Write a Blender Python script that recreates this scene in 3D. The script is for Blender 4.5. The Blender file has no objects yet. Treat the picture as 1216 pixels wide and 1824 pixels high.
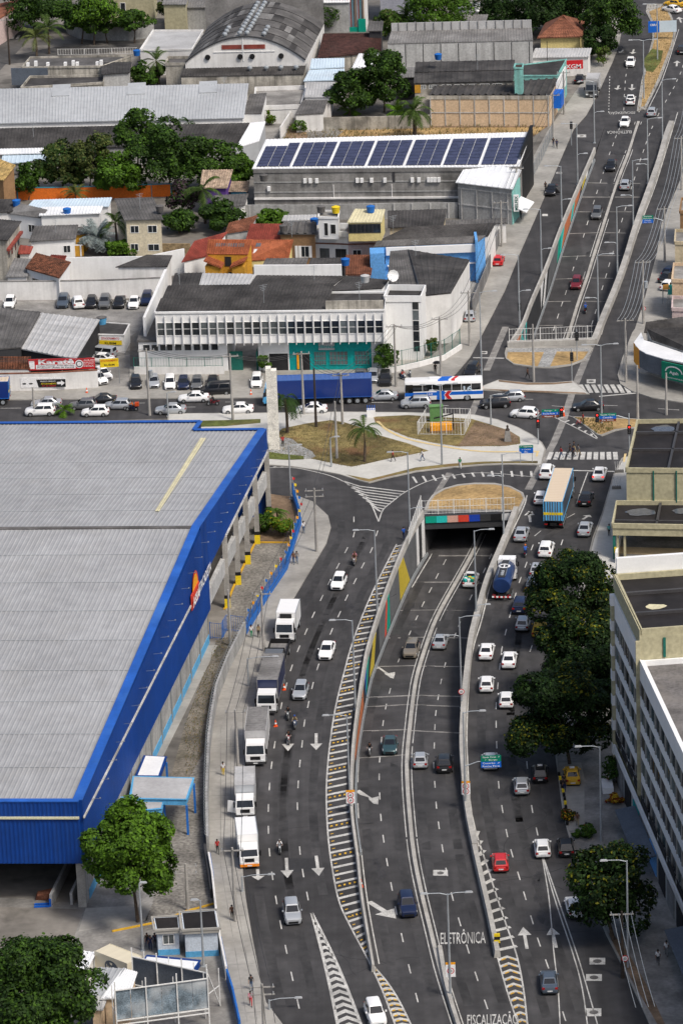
import bpy,bmesh,math,random
from mathutils import Vector,Matrix
from mathutils.geometry import tessellate_polygon
R=math.radians
random.seed(7)
S=bpy.context.scene
col=S.collection
CH,TH,RL,FPX=185.0,R(20.0),R(2.2),7300.0
Fw=Vector((0,math.cos(TH),-math.sin(TH)))
R0=Vector((1,0,0));U0=Vector((0,math.sin(TH),math.cos(TH)))
Uc=U0*math.cos(RL)+R0*math.sin(RL)
Rc=R0*math.cos(RL)-U0*math.sin(RL)
CAM=Vector((0,0,CH))
cd=bpy.data.cameras.new('camera');cam=bpy.data.objects.new('camera',cd);col.objects.link(cam)
cd.sensor_fit='VERTICAL';cd.sensor_height=36;cd.sensor_width=24
cd.lens=36*FPX/1824;cd.clip_start=1;cd.clip_end=6000
cam.matrix_world=Matrix(((Rc.x,Uc.x,-Fw.x,0),(Rc.y,Uc.y,-Fw.y,0),(Rc.z,Uc.z,-Fw.z,CH),(0,0,0,1)))
S.camera=cam
SUN_EL,SUN_AZ=R(53),R(136)
sd=Vector((math.cos(SUN_EL)*math.sin(SUN_AZ),math.cos(SUN_EL)*math.cos(SUN_AZ),math.sin(SUN_EL)))
W=bpy.data.worlds.new('World');S.world=W;W.use_nodes=True
nt=W.node_tree;bg=nt.nodes['Background']
sky=nt.nodes.new('ShaderNodeTexSky');sky.sky_type='NISHITA';sky.sun_disc=False
sky.sun_elevation=SUN_EL;sky.sun_rotation=SUN_AZ;sky.air_density=1.0;sky.dust_density=4.0;sky.ozone_density=0.6
nt.links.new(sky.outputs[0],bg.inputs[0]);bg.inputs[1].default_value=0.105
sl=bpy.data.lights.new('sun','SUN');sl.energy=2.35;sl.angle=R(12);sl.color=(1,.95,.88)
so=bpy.data.objects.new('sun',sl);col.objects.link(so)
so.rotation_euler=sd.to_track_quat('Z','Y').to_euler();so.location=(0,400,300)
S.view_settings.view_transform='Standard';S.view_settings.look='None'
S.view_settings.exposure=0.36;S.view_settings.gamma=1
S.view_settings.use_curve_mapping=False
def P(u,v,z=0.0):
 0
 d=Fw+Rc*((u-608)/FPX)+Uc*((912-v)/FPX)
 t=(z-CH)/d.z
 return CAM+d*t
def PL(pts,z=0.0):return[P(p[0],p[1],z)for p in pts]
def sc(v):return .00507*(v+1766)
def V(*a):return Vector(a)
UP=V(0,0,1)
mats={}
def M(key,c=None,rough=.8,var=.18,scale=.6,bump=0.0,bscale=8,metal=0.0,spec=.3,fine=.1,stain=0.0,stainc=(.03,.028,.025),streak=0.0,island=0.0,isl2=None,emit=0,trans=0,ys=0.0,ysx=.9):
 if key in mats:return mats[key]
 m=bpy.data.materials.new(key);mats[key]=m;m.use_nodes=True
 n=m.node_tree;b=n.nodes['Principled BSDF'];L=n.links
 b.inputs['Roughness'].default_value=rough;b.inputs['Metallic'].default_value=metal
 b.inputs['Specular IOR Level'].default_value=spec
 c4=(*c,1)
 def mixc(fac,A,B,mode='MIX'):
  x=n.nodes.new('ShaderNodeMix');x.data_type='RGBA';x.blend_type=mode
  for sck,val in((0,fac),(6,A),(7,B)):
   if hasattr(val,'links'):L.new(val,x.inputs[sck])
   else:x.inputs[sck].default_value=val
  return x.outputs[2]
 def ramp(src,a,bb):
  x=n.nodes.new('ShaderNodeMapRange');L.new(src,x.inputs[0]);x.inputs[1].default_value=a;x.inputs[2].default_value=bb
  return x.outputs[0]
 geo=n.nodes.new('ShaderNodeNewGeometry')
 pos=geo.outputs['Position']
 def noise(s,detail=4,sx=(1,1,1)):
  mp=n.nodes.new('ShaderNodeMapping');L.new(pos,mp.inputs[0]);mp.inputs['Scale'].default_value=sx
  x=n.nodes.new('ShaderNodeTexNoise');L.new(mp.outputs[0],x.inputs[0]);x.inputs['Scale'].default_value=s;x.inputs['Detail'].default_value=detail
  return x.outputs[0]
 out=c4
 if var:
  dk=tuple(k*(1-var*1.6)for k in c)+(1,);lt=tuple(min(.95,k*(1+var))for k in c)+(1,)
  out=mixc(ramp(noise(scale,6),.32,.68),dk,lt)
 if fine:
  f=mixc(ramp(noise(scale*9,3),.3,.7),(1-fine*2,)*3+(1,),(1+fine,)*3+(1,))
  out=mixc(1.0,out,f,'MULTIPLY')
 if ys:
  f=mixc(ramp(noise(1.0,4,(ysx,.012,.05)),.3,.7),(1-ys,)*3+(1,),(1+ys*.8,)*3+(1,))
  out=mixc(1.0,out,f,'MULTIPLY')
 if streak:
  s_=ramp(noise(1.0,3,(1.6,1.6,.10)),.45,.75)
  mm=n.nodes.new('ShaderNodeMath');mm.operation='MULTIPLY';L.new(s_,mm.inputs[0]);mm.inputs[1].default_value=streak
  out=mixc(mm.outputs[0],out,(*stainc,1))
 if stain:
  s_=ramp(noise(.23,8),.52,.68)
  mm=n.nodes.new('ShaderNodeMath');mm.operation='MULTIPLY';L.new(s_,mm.inputs[0]);mm.inputs[1].default_value=stain
  out=mixc(mm.outputs[0],out,(*stainc,1))
 if island:
  f=mixc(geo.outputs['Random Per Island'],(1-island,)*3+(1,),(1+island,)*3+(1,))
  if isl2:
   out=mixc(ramp(geo.outputs['Random Per Island'],isl2[1],isl2[1]+.02),out,(*isl2[0],1))
  out=mixc(1.0,out,f,'MULTIPLY')
 if hasattr(out,'links'):L.new(out,b.inputs['Base Color'])
 else:b.inputs['Base Color'].default_value=out
 if bump:
  bp=n.nodes.new('ShaderNodeBump');bp.inputs['Strength'].default_value=bump;bp.inputs['Distance'].default_value=.05
  L.new(noise(bscale,5),bp.inputs['Height']);L.new(bp.outputs[0],b.inputs['Normal'])
 if emit:
  b.inputs['Emission Color'].default_value=c4;b.inputs['Emission Strength'].default_value=emit
 if trans:
  tr=n.nodes.new('ShaderNodeBsdfTranslucent');ms=n.nodes.new('ShaderNodeMixShader')
  if hasattr(out,'links'):L.new(out,tr.inputs[0])
  else:tr.inputs[0].default_value=out
  ms.inputs[0].default_value=trans;L.new(b.outputs[0],ms.inputs[1]);L.new(tr.outputs[0],ms.inputs[2])
  L.new(ms.outputs[0],n.nodes['Material Output'].inputs[0])
 return m
origin={}
def tag(o,label=None,cat=None,group=None,kind=None):
 if label:o['label']=label
 if cat:o['category']=cat
 if group:o['group']=group
 if kind:o['kind']=kind
 return o
def thing(name,label,cat,loc=(0,0,0),rz=0,group=None):
 o=bpy.data.objects.new(name,None);col.objects.link(o);o.empty_display_size=.5
 o.location=loc;o.rotation_euler=(0,0,rz);origin[o.name]=Vector(loc)
 return tag(o,label,cat,group)
class MB:
 def __init__(s):s.v=[];s.f=[];s.m=[]
 def add(s,vs,fs,mi=0):
  b=len(s.v);s.v+=[tuple(x)for x in vs]
  for f in fs:s.f.append(tuple(i+b for i in f));s.m.append(mi)
  return s
 def quad(s,a,b,c,d,mi=0):return s.add([a,b,c,d],[(0,1,2,3)],mi)
 def poly(s,pts,mi=0):return s.add(pts,[tuple(range(len(pts)))],mi)
 def hexa(s,b4,t4,mi=0):
  return s.add(list(b4)+list(t4),[(3,2,1,0),(4,5,6,7),(0,1,5,4),(1,2,6,5),(2,3,7,6),(3,0,4,7)],mi)
 def box(s,x0,x1,y0,y1,z0,z1,mi=0):
  return s.hexa([(x0,y0,z0),(x1,y0,z0),(x1,y1,z0),(x0,y1,z0)],[(x0,y0,z1),(x1,y0,z1),(x1,y1,z1),(x0,y1,z1)],mi)
 def obox(s,c,ax,ay,az,hx,hy,hz,mi=0):
  q=lambda a,b,d:c+ax*(a*hx)+ay*(b*hy)+az*(d*hz)
  return s.hexa([q(-1,-1,-1),q(1,-1,-1),q(1,1,-1),q(-1,1,-1)],[q(-1,-1,1),q(1,-1,1),q(1,1,1),q(-1,1,1)],mi)
 def beam(s,a,b,w,h,mi=0,up=UP):
  a=Vector(a);b=Vector(b);d=(b-a);L=d.length
  if L<1e-6:return s
  d.normalize();x=d.cross(up)
  if x.length<1e-3:x=d.cross(V(0,1,0))
  x.normalize();y=x.cross(d)
  return s.obox((a+b)/2,d,x,y,L/2,w/2,h/2,mi)
 def tube(s,pts,r,n=6,mi=0,r1=None):
  pts=[Vector(p)for p in pts];k=len(pts);b=len(s.v)
  for i,p in enumerate(pts):
   d=(pts[min(i+1,k-1)]-pts[max(i-1,0)]).normalized()
   x=d.cross(UP)
   if x.length<1e-2:x=V(1,0,0)
   x.normalize();y=d.cross(x)
   rr=r if r1 is None else r+(r1-r)*i/(k-1)
   for j in range(n):
    a=2*math.pi*j/n
    s.v.append(tuple(p+x*(rr*math.cos(a))+y*(rr*math.sin(a))))
  for i in range(k-1):
   for j in range(n):
    j2=(j+1)%n
    s.f.append((b+i*n+j,b+(i+1)*n+j,b+(i+1)*n+j2,b+i*n+j2));s.m.append(mi)
  s.f.append(tuple(b+j for j in range(n)));s.m.append(mi)
  s.f.append(tuple(b+(k-1)*n+n-1-j for j in range(n)));s.m.append(mi)
  return s
 def lathe(s,c,prof,n=12,mi=0):
  c=Vector(c);b=len(s.v);k=len(prof)
  for r,z in prof:
   for j in range(n):
    a=2*math.pi*j/n;s.v.append((c.x+r*math.cos(a),c.y+r*math.sin(a),c.z+z))
  for i in range(k-1):
   for j in range(n):
    j2=(j+1)%n;s.f.append((b+i*n+j,b+i*n+j2,b+(i+1)*n+j2,b+(i+1)*n+j));s.m.append(mi)
  s.f.append(tuple(b+(k-1)*n+j for j in range(n)));s.m.append(mi)
  return s
 def prism(s,pts,z0,z1,mi=0,side=None,holes=()):
  loops=[[Vector((p[0],p[1],0))for p in pts]]+[[Vector((p[0],p[1],0))for p in h]for h in holes]
  flat=[p for l in loops for p in l]
  tris=tessellate_polygon(loops)
  b=len(s.v)
  for p in flat:s.v.append((p.x,p.y,z1))
  for t in tris:
   a,c,d=(flat[i]for i in t)
   if(c-a).cross(d-a).z<0:t=(t[0],t[2],t[1])
   s.f.append(tuple(i+b for i in t));s.m.append(mi)
  if z0 is not None:
   for l in loops:
    n=len(l)
    ar=sum(l[i].x*l[(i+1)%n].y-l[(i+1)%n].x*l[i].y for i in range(n))
    if l is not loops[0]:ar=-ar
    o=len(s.v)
    for p in l:s.v.append((p.x,p.y,z0))
    for p in l:s.v.append((p.x,p.y,z1))
    for i in range(n):
     j=(i+1)%n
     f=(o+i,o+j,o+n+j,o+n+i)if ar>0 else(o+j,o+i,o+n+i,o+n+j)
     s.f.append(f);s.m.append(mi if side is None else side)
  return s
 def corr(s,a,b,c,d,pitch=.5,dep=.06,rows=1,mi=0,step=0.0):
  0
  a,b,c,d=map(Vector,(a,b,c,d))
  n=max(2,min(420,int((b-a).length/pitch)))
  nr=(b-a).cross(d-a).normalized()
  if nr.z<0:nr=-nr
  prof=[(0,0),(.28,0),(.42,1),(.6,1),(.74,0)]
  us=[((i+q[0])/n,q[1])for i in range(n)for q in prof]+[(1,0)]
  for r in range(rows):
   t0,t1=r/rows,(r+1)/rows
   o=len(s.v)
   for u,hgt in us:
    p0=a.lerp(b,u);p1=d.lerp(c,u)
    s.v.append(tuple(p0.lerp(p1,t0)+nr*(hgt*dep+step)));s.v.append(tuple(p0.lerp(p1,t1)+nr*(hgt*dep)))
   for i in range(len(us)-1):
    s.f.append((o+2*i,o+2*i+2,o+2*i+3,o+2*i+1));s.m.append(mi)
  return s
 def build(s,name,ms,parent=None,smooth=False,local=False):
  me=bpy.data.meshes.new(name)
  off=V(0,0,0)
  if parent is not None:off=origin.get(parent.name,off)
  vs=s.v if(local or off.length==0)else[(x-off.x,y-off.y,z-off.z)for x,y,z in s.v]
  me.from_pydata(vs,[],s.f)
  if not isinstance(ms,(list,tuple)):ms=[ms]
  for m in ms:me.materials.append(m)
  if len(ms)>1:me.polygons.foreach_set('material_index',s.m)
  if smooth:
   me.polygons.foreach_set('use_smooth',[True]*len(me.polygons))
   me.set_sharp_from_angle(angle=R(38))
  me.update()
  o=bpy.data.objects.new(name,me);col.objects.link(o)
  if parent is not None:o.parent=parent;origin[o.name]=off
  return o
def fixn(o):
 bm=bmesh.new();bm.from_mesh(o.data);bmesh.ops.recalc_face_normals(bm,faces=bm.faces);bm.to_mesh(o.data);bm.free();return o
def copy_tree(o,parent=None):
 c=o.copy();col.objects.link(c)
 if parent is not None:c.parent=parent
 for ch in o.children:copy_tree(ch,c)
 return c
def put(proto,loc,rz,label,group=None,first={},bodym=None,mats_by=None):
 0
 if not first.get(proto.name):first[proto.name]=True;o=proto
 else:o=copy_tree(proto)
 o.location=loc;o.rotation_euler=(0,0,rz);o['label']=label
 if group:o['group']=group
 return o
def text_mesh(txt,h=1.0,bold=0.0):
 cu=bpy.data.curves.new('t','FONT');cu.body=txt;cu.size=1;cu.align_x='CENTER';cu.align_y='CENTER';cu.resolution_u=2
 cu.offset=bold
 o=bpy.data.objects.new('t',cu);col.objects.link(o)
 dg=bpy.context.evaluated_depsgraph_get();dg.update()
 me=bpy.data.meshes.new_from_object(o.evaluated_get(dg))
 vs=[v.co.copy()for v in me.vertices];fs=[tuple(p.vertices)for p in me.polygons]
 bpy.data.objects.remove(o);bpy.data.curves.remove(cu);bpy.data.meshes.remove(me)
 return vs,fs
def text(name,txt,c,ax,ay,w,h,m,parent=None,bold=.01,lift=.012):
 0
 vs,fs=text_mesh(txt,1,bold)
 x0=min(v.x for v in vs);x1=max(v.x for v in vs);y0=min(v.y for v in vs);y1=max(v.y for v in vs)
 nrm=ax.cross(ay).normalized()
 q=[Vector(c)+ax*((v.x-(x0+x1)/2)*w/(x1-x0))+ay*((v.y-(y0+y1)/2)*h/(y1-y0))+nrm*lift for v in vs]
 mb=MB();mb.add(q,fs);return mb.build(name,m,parent)
def arc(pts):
 s=[0.0]
 for a,b in zip(pts,pts[1:]):s.append(s[-1]+(b-a).length)
 return s
def along(pts,t,s=None):
 s=s or arc(pts);t=max(0,min(s[-1],t))
 for i in range(len(pts)-1):
  if t<=s[i+1]or i==len(pts)-2:
   k=(t-s[i])/max(1e-9,s[i+1]-s[i]);return pts[i].lerp(pts[i+1],k),(pts[i+1]-pts[i]).normalized()
def smooth_path(pts,n=4):
 0
 if len(pts)<3:return pts
 q=[pts[0]*2-pts[1]]+list(pts)+[pts[-1]*2-pts[-2]];out=[]
 for i in range(1,len(q)-2):
  for k in range(n):
   t=k/n;a,b,c,d=q[i-1],q[i],q[i+1],q[i+2]
   out.append(.5*((2*b)+(c-a)*t+(2*a-5*b+4*c-d)*t*t+(3*b-a-3*c+d)*t**3))
 out.append(pts[-1]);return out
def smooth_px(pts,n=4):
 return[(p.x,p.y)for p in smooth_path([Vector((a[0],a[1],0))for a in pts],n)]
def ribbon(mb,pts,w,z=None,mi=0):
 L=[]
 for i,p in enumerate(pts):
  d=(pts[min(i+1,len(pts)-1)]-pts[max(i-1,0)]);d.z=0;d.normalize();n=V(-d.y,d.x,0)
  L.append((p+n*(w/2),p-n*(w/2)))
 for a,b in zip(L,L[1:]):mb.quad(a[1],b[1],b[0],a[0],mi)
 return mb
def wallstrip(mb,pts,w,h,mi=0,z0=None,taper=0):
 0
 L=[]
 for i,p in enumerate(pts):
  d=(pts[min(i+1,len(pts)-1)]-pts[max(i-1,0)]);d.z=0;d.normalize();n=V(-d.y,d.x,0)
  L.append([p+n*(w/2),p-n*(w/2),p-n*(w/2-taper)+UP*h,p+n*(w/2-taper)+UP*h])
 for a,b in zip(L,L[1:]):
  for i in range(4):
   j=(i+1)%4;mb.quad(a[i],a[j],b[j],b[i],mi)
 mb.quad(*[L[0][i]for i in(3,2,1,0)],mi);mb.quad(*L[-1],mi)
 return mb
M('asphalt',(.058,.056,.057),.85,.20,.05,.25,30,fine=.14,stain=.6,stainc=(.030,.029,.030),ys=.20)
M('asphalt_stain',(.046,.044,.045),.7,.2,.8,.2,30,fine=.2);M('asphalt_new',(.036,.036,.038),.85,.12,.3,.2,30)
M('asphalt_old',(.085,.082,.080),.9,.2,.12,.2,30,stain=.4)
M('ground',(.20,.185,.165),.95,.25,.08,.3,10,stain=.5)
M('concrete',(.32,.307,.28),.9,.16,.16,.15,14,fine=.06,stain=.28,stainc=(.16,.15,.135))
M('concrete_new',(.50,.49,.455),.9,.08,.2,.1,14,fine=.04,stain=.15,stainc=(.40,.38,.34))
M('concrete_old',(.25,.24,.225),.92,.25,.3,.2,12,stain=.5,stainc=(.09,.085,.08))
M('barrier',(.40,.385,.355),.9,.14,.4,.1,14,fine=.06,streak=.35,stainc=(.22,.21,.19))
M('tunnel',(.10,.10,.10),.9,.2,.3)
M('paint',(.55,.54,.51),.75,.16,.8,fine=.2,stain=.55,stainc=(.17,.167,.16))
M('paint_worn',(.36,.355,.34),.75,.2,.5,fine=.2,stain=.6,stainc=(.10,.10,.10))
M('joint',(.24,.23,.215),.9,.25,.7,fine=.15)
M('paint_yellow',(.62,.36,.03),.7,.12,.6,fine=.1)
M('gravel',(.24,.225,.20),.95,.22,.3,.8,22,fine=.25)
M('gravel_grey',(.33,.33,.32),.95,.18,.5,.8,22,fine=.22)
M('verge',(.185,.165,.135),.95,.3,.3,.5,12,fine=.2,stain=.5,stainc=(.09,.085,.05));M('earth',(.22,.15,.095),.95,.25,.25,.5,12,fine=.15,stain=.3,stainc=(.10,.075,.045))
M('dry_grass',(.40,.27,.12),.95,.20,.25,.5,14,fine=.16,stain=.35,stainc=(.28,.17,.08))
M('lawn',(.21,.165,.065),.95,.35,.13,.5,14,fine=.2,stain=.85,stainc=(.15,.075,.036))
M('green_lawn',(.105,.125,.03),.95,.3,.2,.5,14,fine=.2,stain=.4,stainc=(.22,.16,.07))
M('white_wall',(.74,.74,.73),.8,.05,.3,fine=.02,streak=.16,stainc=(.30,.29,.27))
M('white_dirty',(.72,.71,.69),.85,.06,.3,fine=.03,streak=.24,stain=.18,stainc=(.20,.19,.17))
M('white_paint',(.78,.78,.77),.5,.03,.5,fine=.02)
M('cream_wall',(.52,.44,.30),.85,.08,.3,streak=.25,stainc=(.22,.18,.12))
M('beige_wall',(.42,.385,.25),.85,.06,.25,streak=.12,stainc=(.22,.20,.13))
M('peach_wall',(.60,.45,.30),.85,.06,.4,streak=.15,stainc=(.3,.22,.15))
M('pink_wall',(.58,.46,.44),.8,.05,.3,streak=.1)
M('yellow_wall',(.58,.40,.075),.8,.08,.4,streak=.2,stainc=(.3,.2,.06))
M('ochre_wall',(.52,.27,.03),.8,.08,.4,streak=.1)
M('pale_yellow',(.66,.55,.24),.8,.06,.4,streak=.1)
M('brown_wall',(.27,.16,.08),.8,.1,.4)
M('orange_wall',(.70,.16,.018),.8,.08,.5,streak=.15,stainc=(.35,.09,.02))
M('teal_trim',(.05,.25,.33),.7,.1)
M('teal_wall',(.0,.28,.27),.7,.05,.3)
M('turquoise_wall',(.22,.50,.46),.8,.1,.4,streak=.5,stainc=(.12,.16,.14))
M('sky_wall',(.13,.36,.72),.7,.05,.4,streak=.08)
M('grey_wall',(.36,.36,.35),.9,.12,.35,.3,5,streak=.45,stain=.3,stainc=(.11,.105,.10))
M('block_wall',(.27,.262,.25),.95,.2,.3,.3,5,streak=.5,stain=.5,stainc=(.05,.048,.045))
M('light_block',(.44,.44,.43),.9,.1,.35,.2,5,streak=.4,stainc=(.14,.135,.13))
M('stained_wall',(.46,.43,.37),.9,.2,.4,streak=.7,stain=.6,stainc=(.05,.048,.042))
M('slate_wall',(.10,.12,.15),.7,.1)
M('lilac_wall',(.30,.31,.36),.8,.05,.3)
M('purple_wall',(.10,.045,.22),.8,.05)
M('roof_dark',(.052,.049,.048),.9,.3,.25,fine=.15,streak=.0,stain=.4,stainc=(.10,.095,.09))
M('roof_grey',(.115,.11,.107),.9,.25,.3,fine=.12,stain=.45,stainc=(.05,.048,.046))
M('roof_mid',(.20,.195,.19),.9,.2,.3,fine=.12,stain=.4,stainc=(.09,.085,.08))
M('roof_light',(.42,.42,.42),.75,.10,.3,fine=.06,stain=.3,stainc=(.26,.25,.24))
M('roof_pale',(.36,.375,.39),.7,.07,.12,fine=.05,stain=.2,stainc=(.27,.28,.29))
M('roof_zinc',(.325,.328,.335),.6,.07,.06,fine=.06,stain=.3,stainc=(.265,.26,.25),ys=.035,ysx=1.6)
M('roof_white',(.74,.75,.76),.6,.05,.3,fine=.03,stain=.2,stainc=(.5,.5,.5))
M('roof_bluewhite',(.50,.60,.68),.6,.06,.3,fine=.03,stain=.2,stainc=(.4,.4,.42))
M('roof_rust',(.40,.37,.34),.7,.2,.5,fine=.1,stain=.5,stainc=(.28,.16,.10))
M('roof_yellow',(.60,.55,.36),.7,.08,.5)
M('tile_orange',(.42,.125,.055),.85,.2,1.2,fine=.2,stain=.15,stainc=(.2,.07,.04))
M('tile_red',(.27,.058,.042),.85,.2,.8,fine=.15,stain=.2)
M('tile_brown',(.19,.075,.042),.9,.45,1.6,fine=.3,stain=.5,stainc=(.05,.032,.025))
M('tile_dark',(.075,.032,.026),.9,.3,1.2,fine=.25,stain=.3)
M('tile_hip',(.24,.095,.055),.9,.25,.9,fine=.25,stain=.35,stainc=(.12,.05,.035))
M('tile_cream',(.55,.42,.31),.9,.3,1.4,fine=.3,stain=.4,stainc=(.2,.12,.08))
M('tile_straw',(.50,.35,.14),.9,.3,1.4,fine=.25)
M('membrane',(.017,.0145,.0145),.75,.3,.2,fine=.12,stain=.5,stainc=(.035,.031,.031))
M('membrane_grey',(.155,.145,.14),.9,.2,.3,fine=.15,stain=.5,stainc=(.22,.20,.18))
M('puddle',(.09,.10,.12),.08,.05,.2,spec=.6)
M('blue_clad',(.003,.040,.215),.5,.10,.12,fine=.05,streak=.18,stainc=(.03,.08,.24))
M('blue_cap',(.018,.10,.41),.5,.12,.3,fine=.06,stain=.35,stainc=(.07,.20,.52),ys=.1)
M('blue_paint',(.015,.13,.45),.6,.1,.5)
M('blue_light',(.10,.36,.62),.6,.1,.5)
M('metal_grey',(.30,.32,.33),.5,.08,1,metal=.3)
M('galv',(.42,.45,.47),.45,.06,1,metal=.4)
M('steel_white',(.70,.70,.68),.5,.08,1)
M('pole_concrete',(.36,.345,.32),.9,.12,1,streak=.2)
M('wood_dark',(.045,.035,.028),.9,.2)
M('black',(.012,.012,.013),.6,.1)
M('rubber',(.018,.018,.018),.8,.1)
M('dark_grey',(.045,.045,.048),.6,.1)
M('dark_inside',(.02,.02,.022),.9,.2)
M('glass_dark',(.018,.022,.026),.12,.1,.4,spec=.6)
M('glass_mid',(.10,.115,.12),.15,.35,.35,spec=.6)
M('glass_teal',(.10,.15,.155),.12,.45,.25,spec=.6)
M('frame_dark',(.055,.053,.055),.5,.1)
M('car_glass',(.010,.012,.015),.06,.05,spec=.7)
M('head_lamp',(.75,.77,.78),.15,0,spec=.7)
M('tail_lamp',(.30,.012,.012),.25,0)
M('tail_lit',(.9,.04,.03),.3,0,emit=1.2)
M('signal_red',(.9,.03,.02),.3,0,emit=1.6)
M('plate',(.65,.66,.66),.5,0)
M('rim',(.34,.35,.36),.4,0,metal=.5)
M('sign_green',(.0,.20,.12),.5,.03);M('sign_blue',(.006,.12,.55),.5,.03);M('sign_brown',(.20,.055,.03),.5,.03)
M('sign_white',(.8,.8,.8),.5,.03);M('sign_red',(.55,.02,.025),.5,.03);M('sign_yellow',(.75,.55,.02),.5,.03)
M('sign_amber',(.80,.33,.01),.5,.03)
M('orange_plastic',(.80,.10,.02),.5,.05)
M('solar',(.048,.052,.100),.25,.15,.7,spec=.5,fine=.1)
M('mural_teal',(.02,.48,.44),.6,.04);M('mural_green',(.0,.30,.21),.6,.04);M('mural_orange',(.50,.16,.065),.6,.05,streak=.1)
M('mural_yellow',(.52,.40,.04),.6,.06,streak=.1,stainc=(.4,.3,.03));M('mural_dark',(.035,.036,.038),.7,.08);M('mural_grey',(.125,.13,.135),.8,.1,.3,streak=.3)
M('mural_pink',(.58,.34,.27),.6,.05);M('mural_red',(.60,.055,.03),.6,.05);M('mural_blue',(.01,.05,.36),.6,.05);M('mural_white',(.70,.70,.69),.7,.06)
M('green_fence',(.012,.13,.10),.6,.1)
M('box_green',(.12,.26,.09),.6,.08)
M('trunk',(.10,.075,.055),.95,.3,3,.6,12)
M('cladstone',(.80,.77,.69),.9,.12,1.2,.8,5,fine=.2)
M('stone_wall',(.33,.24,.13),.9,.3,1.6,.6,4,fine=.25)
def leaf(key,c,isl2=None,isl=.38):return M(key,c,.62,.22,.22,fine=0,island=isl,isl2=isl2,spec=.15,trans=.22)
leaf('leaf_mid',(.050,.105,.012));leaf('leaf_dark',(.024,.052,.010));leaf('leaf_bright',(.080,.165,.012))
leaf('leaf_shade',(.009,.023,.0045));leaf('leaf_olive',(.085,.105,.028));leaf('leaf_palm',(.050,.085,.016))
leaf('leaf_silver',(.21,.25,.245));leaf('leaf_yellow',(.12,.12,.008));leaf('leaf_grass',(.16,.145,.04));leaf('leaf_straw',(.30,.21,.09));leaf('leaf_purple',(.045,.030,.035))
leaf('leaf_red',(.22,.04,.012),((.45,.28,.02),.5))
mt=mats
WL_S=PL([(757,906),(730,952),(699,1026),(674,1097),(656,1156),(650,1190),(642,1240),(635,1295),(631,1335),(629,1390),(630,1446),(640,1522),(647,1591),(668,1717)],.9)
WR_S=PL([(912,906),(892,958),(865,1020),(851,1064),(834,1126),(826,1184),(820.5,1242),(817,1300),(818,1350),(827,1441),(839,1502),(853.5,1567),(868,1631),(880,1692)],.9)
WL_N=PL([(912,606),(931,577),(947,535),(964,496),(978,462),(1001,400),(1030,332),(1042,304),(1061,260),(1082,200)],.9)
WR_N=PL([(1051,604),(1057,590),(1066,566),(1092,504),(1112,447),(1126,400),(1149.5,335),(1168,283),(1183,231),(1199,198)],.9)
for L_ in(WL_S,WR_S,WL_N,WR_N):
 L_[:]=smooth_path(L_,3)
 for i,p in enumerate(L_):L_[i]=V(p.x,p.y,0)
def xat(path,y):
 ps=sorted(path,key=lambda p:p.y)
 if y<=ps[0].y:a,b=ps[0],ps[1]
 elif y>=ps[-1].y:a,b=ps[-2],ps[-1]
 else:
  for a,b in zip(ps,ps[1:]):
   if a.y<=y<=b.y:break
 return a.x+(b.x-a.x)*(y-a.y)/(b.y-a.y)
def yv(u,v,z=.9):return P(u,v,z).y
PROF=sorted([(yv(645,v),z)for v,z in((906,-5.4),(950,-5.2),(1026,-4.7),(1097,-4.0),(1190,-2.6),(1295,-1.3),(1390,-.45),(1470,-.05),(1510,.010))]+[(yv(1000,v),z)for v,z in((606,-5.6),(577,-5.3),(535,-4.8),(462,-3.6),(400,-2.8),(332,-1.25),(270,-.35),(240,.0),(222,.010))])
def zf(y):
 if y<=PROF[0][0]:return .010
 if y>=PROF[-1][0]:return .010
 for(a,za),(b,zb)in zip(PROF,PROF[1:]):
  if a<=y<=b:
   k=(y-a)/(b-a);return za+(zb-za)*k
def PT(u,v,lift=.0):
 z=-2.0
 for _ in range(14):z=z*.4+.6*zf(P(u,v,z).y)
 return P(u,v,z+lift)
def G0(u,v,lift=0):return P(u,v,.008+lift)
YS0,YS1=PROF[0][0],yv(830,906)
YN0,YN1=yv(980,606),PROF[-1][0]
def trench_hole(WLp,WRp,y0,y1):
 ys=[y0+(y1-y0)*i/16 for i in range(17)]
 return[(xat(WRp,y)+.05,y)for y in ys]+[(xat(WLp,y)-.05,y)for y in reversed(ys)]
HS=trench_hole(WL_S,WR_S,YS0,YS1);HN=trench_hole(WL_N,WR_N,YN0,YN1)
def stru(mb,name,m,smooth=False):
 o=mb.build(name,m,None,smooth);o['kind']='structure';return o
stru(MB().prism([(-2500,-300),(2500,-300),(2500,4000),(-2500,4000)],None,0,holes=[HS,HN]),'ground',mt['ground'])
road_px=[(455,1930),(430,1560),(425,1400),(455,1190),(500,1085),(550,990),(560,930),(515,890),(400,880),(400,742),(-200,762),(-200,705),(300,703),(700,694),(800,676),(838,630),(895,517),(944,400),(1016,231),(1060,166),(1103,40),(1118,-90),(1420,-90),(1320,100),(1228,290),(1182,400),(1153,530),(1130,594),(1105,669),(1130,694),(1216,714),(1420,745),(1420,800),(1140,795),(1114,818),(1080,914),(1040,1060),(1010,1200),(1004,1348),(1018,1481),(1060,1590),(1112,1710),(1162,1824),(1220,1930)]
stru(MB().prism(PL(road_px),None,.006,holes=[HS,HN]),'road',mt['asphalt'])
stru(MB().prism(PL([(-120,190),(-60,190),(60,62),(64,30),(45,20),(-10,70)]),None,.006),'road',mt['asphalt_old'])
stru(MB().prism(PL([(-200,108),(40,96),(95,84),(280,78),(300,70),(280,86),(120,99),(40,112),(-200,128)]),None,.009),'road',mt['asphalt_old'])
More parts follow.
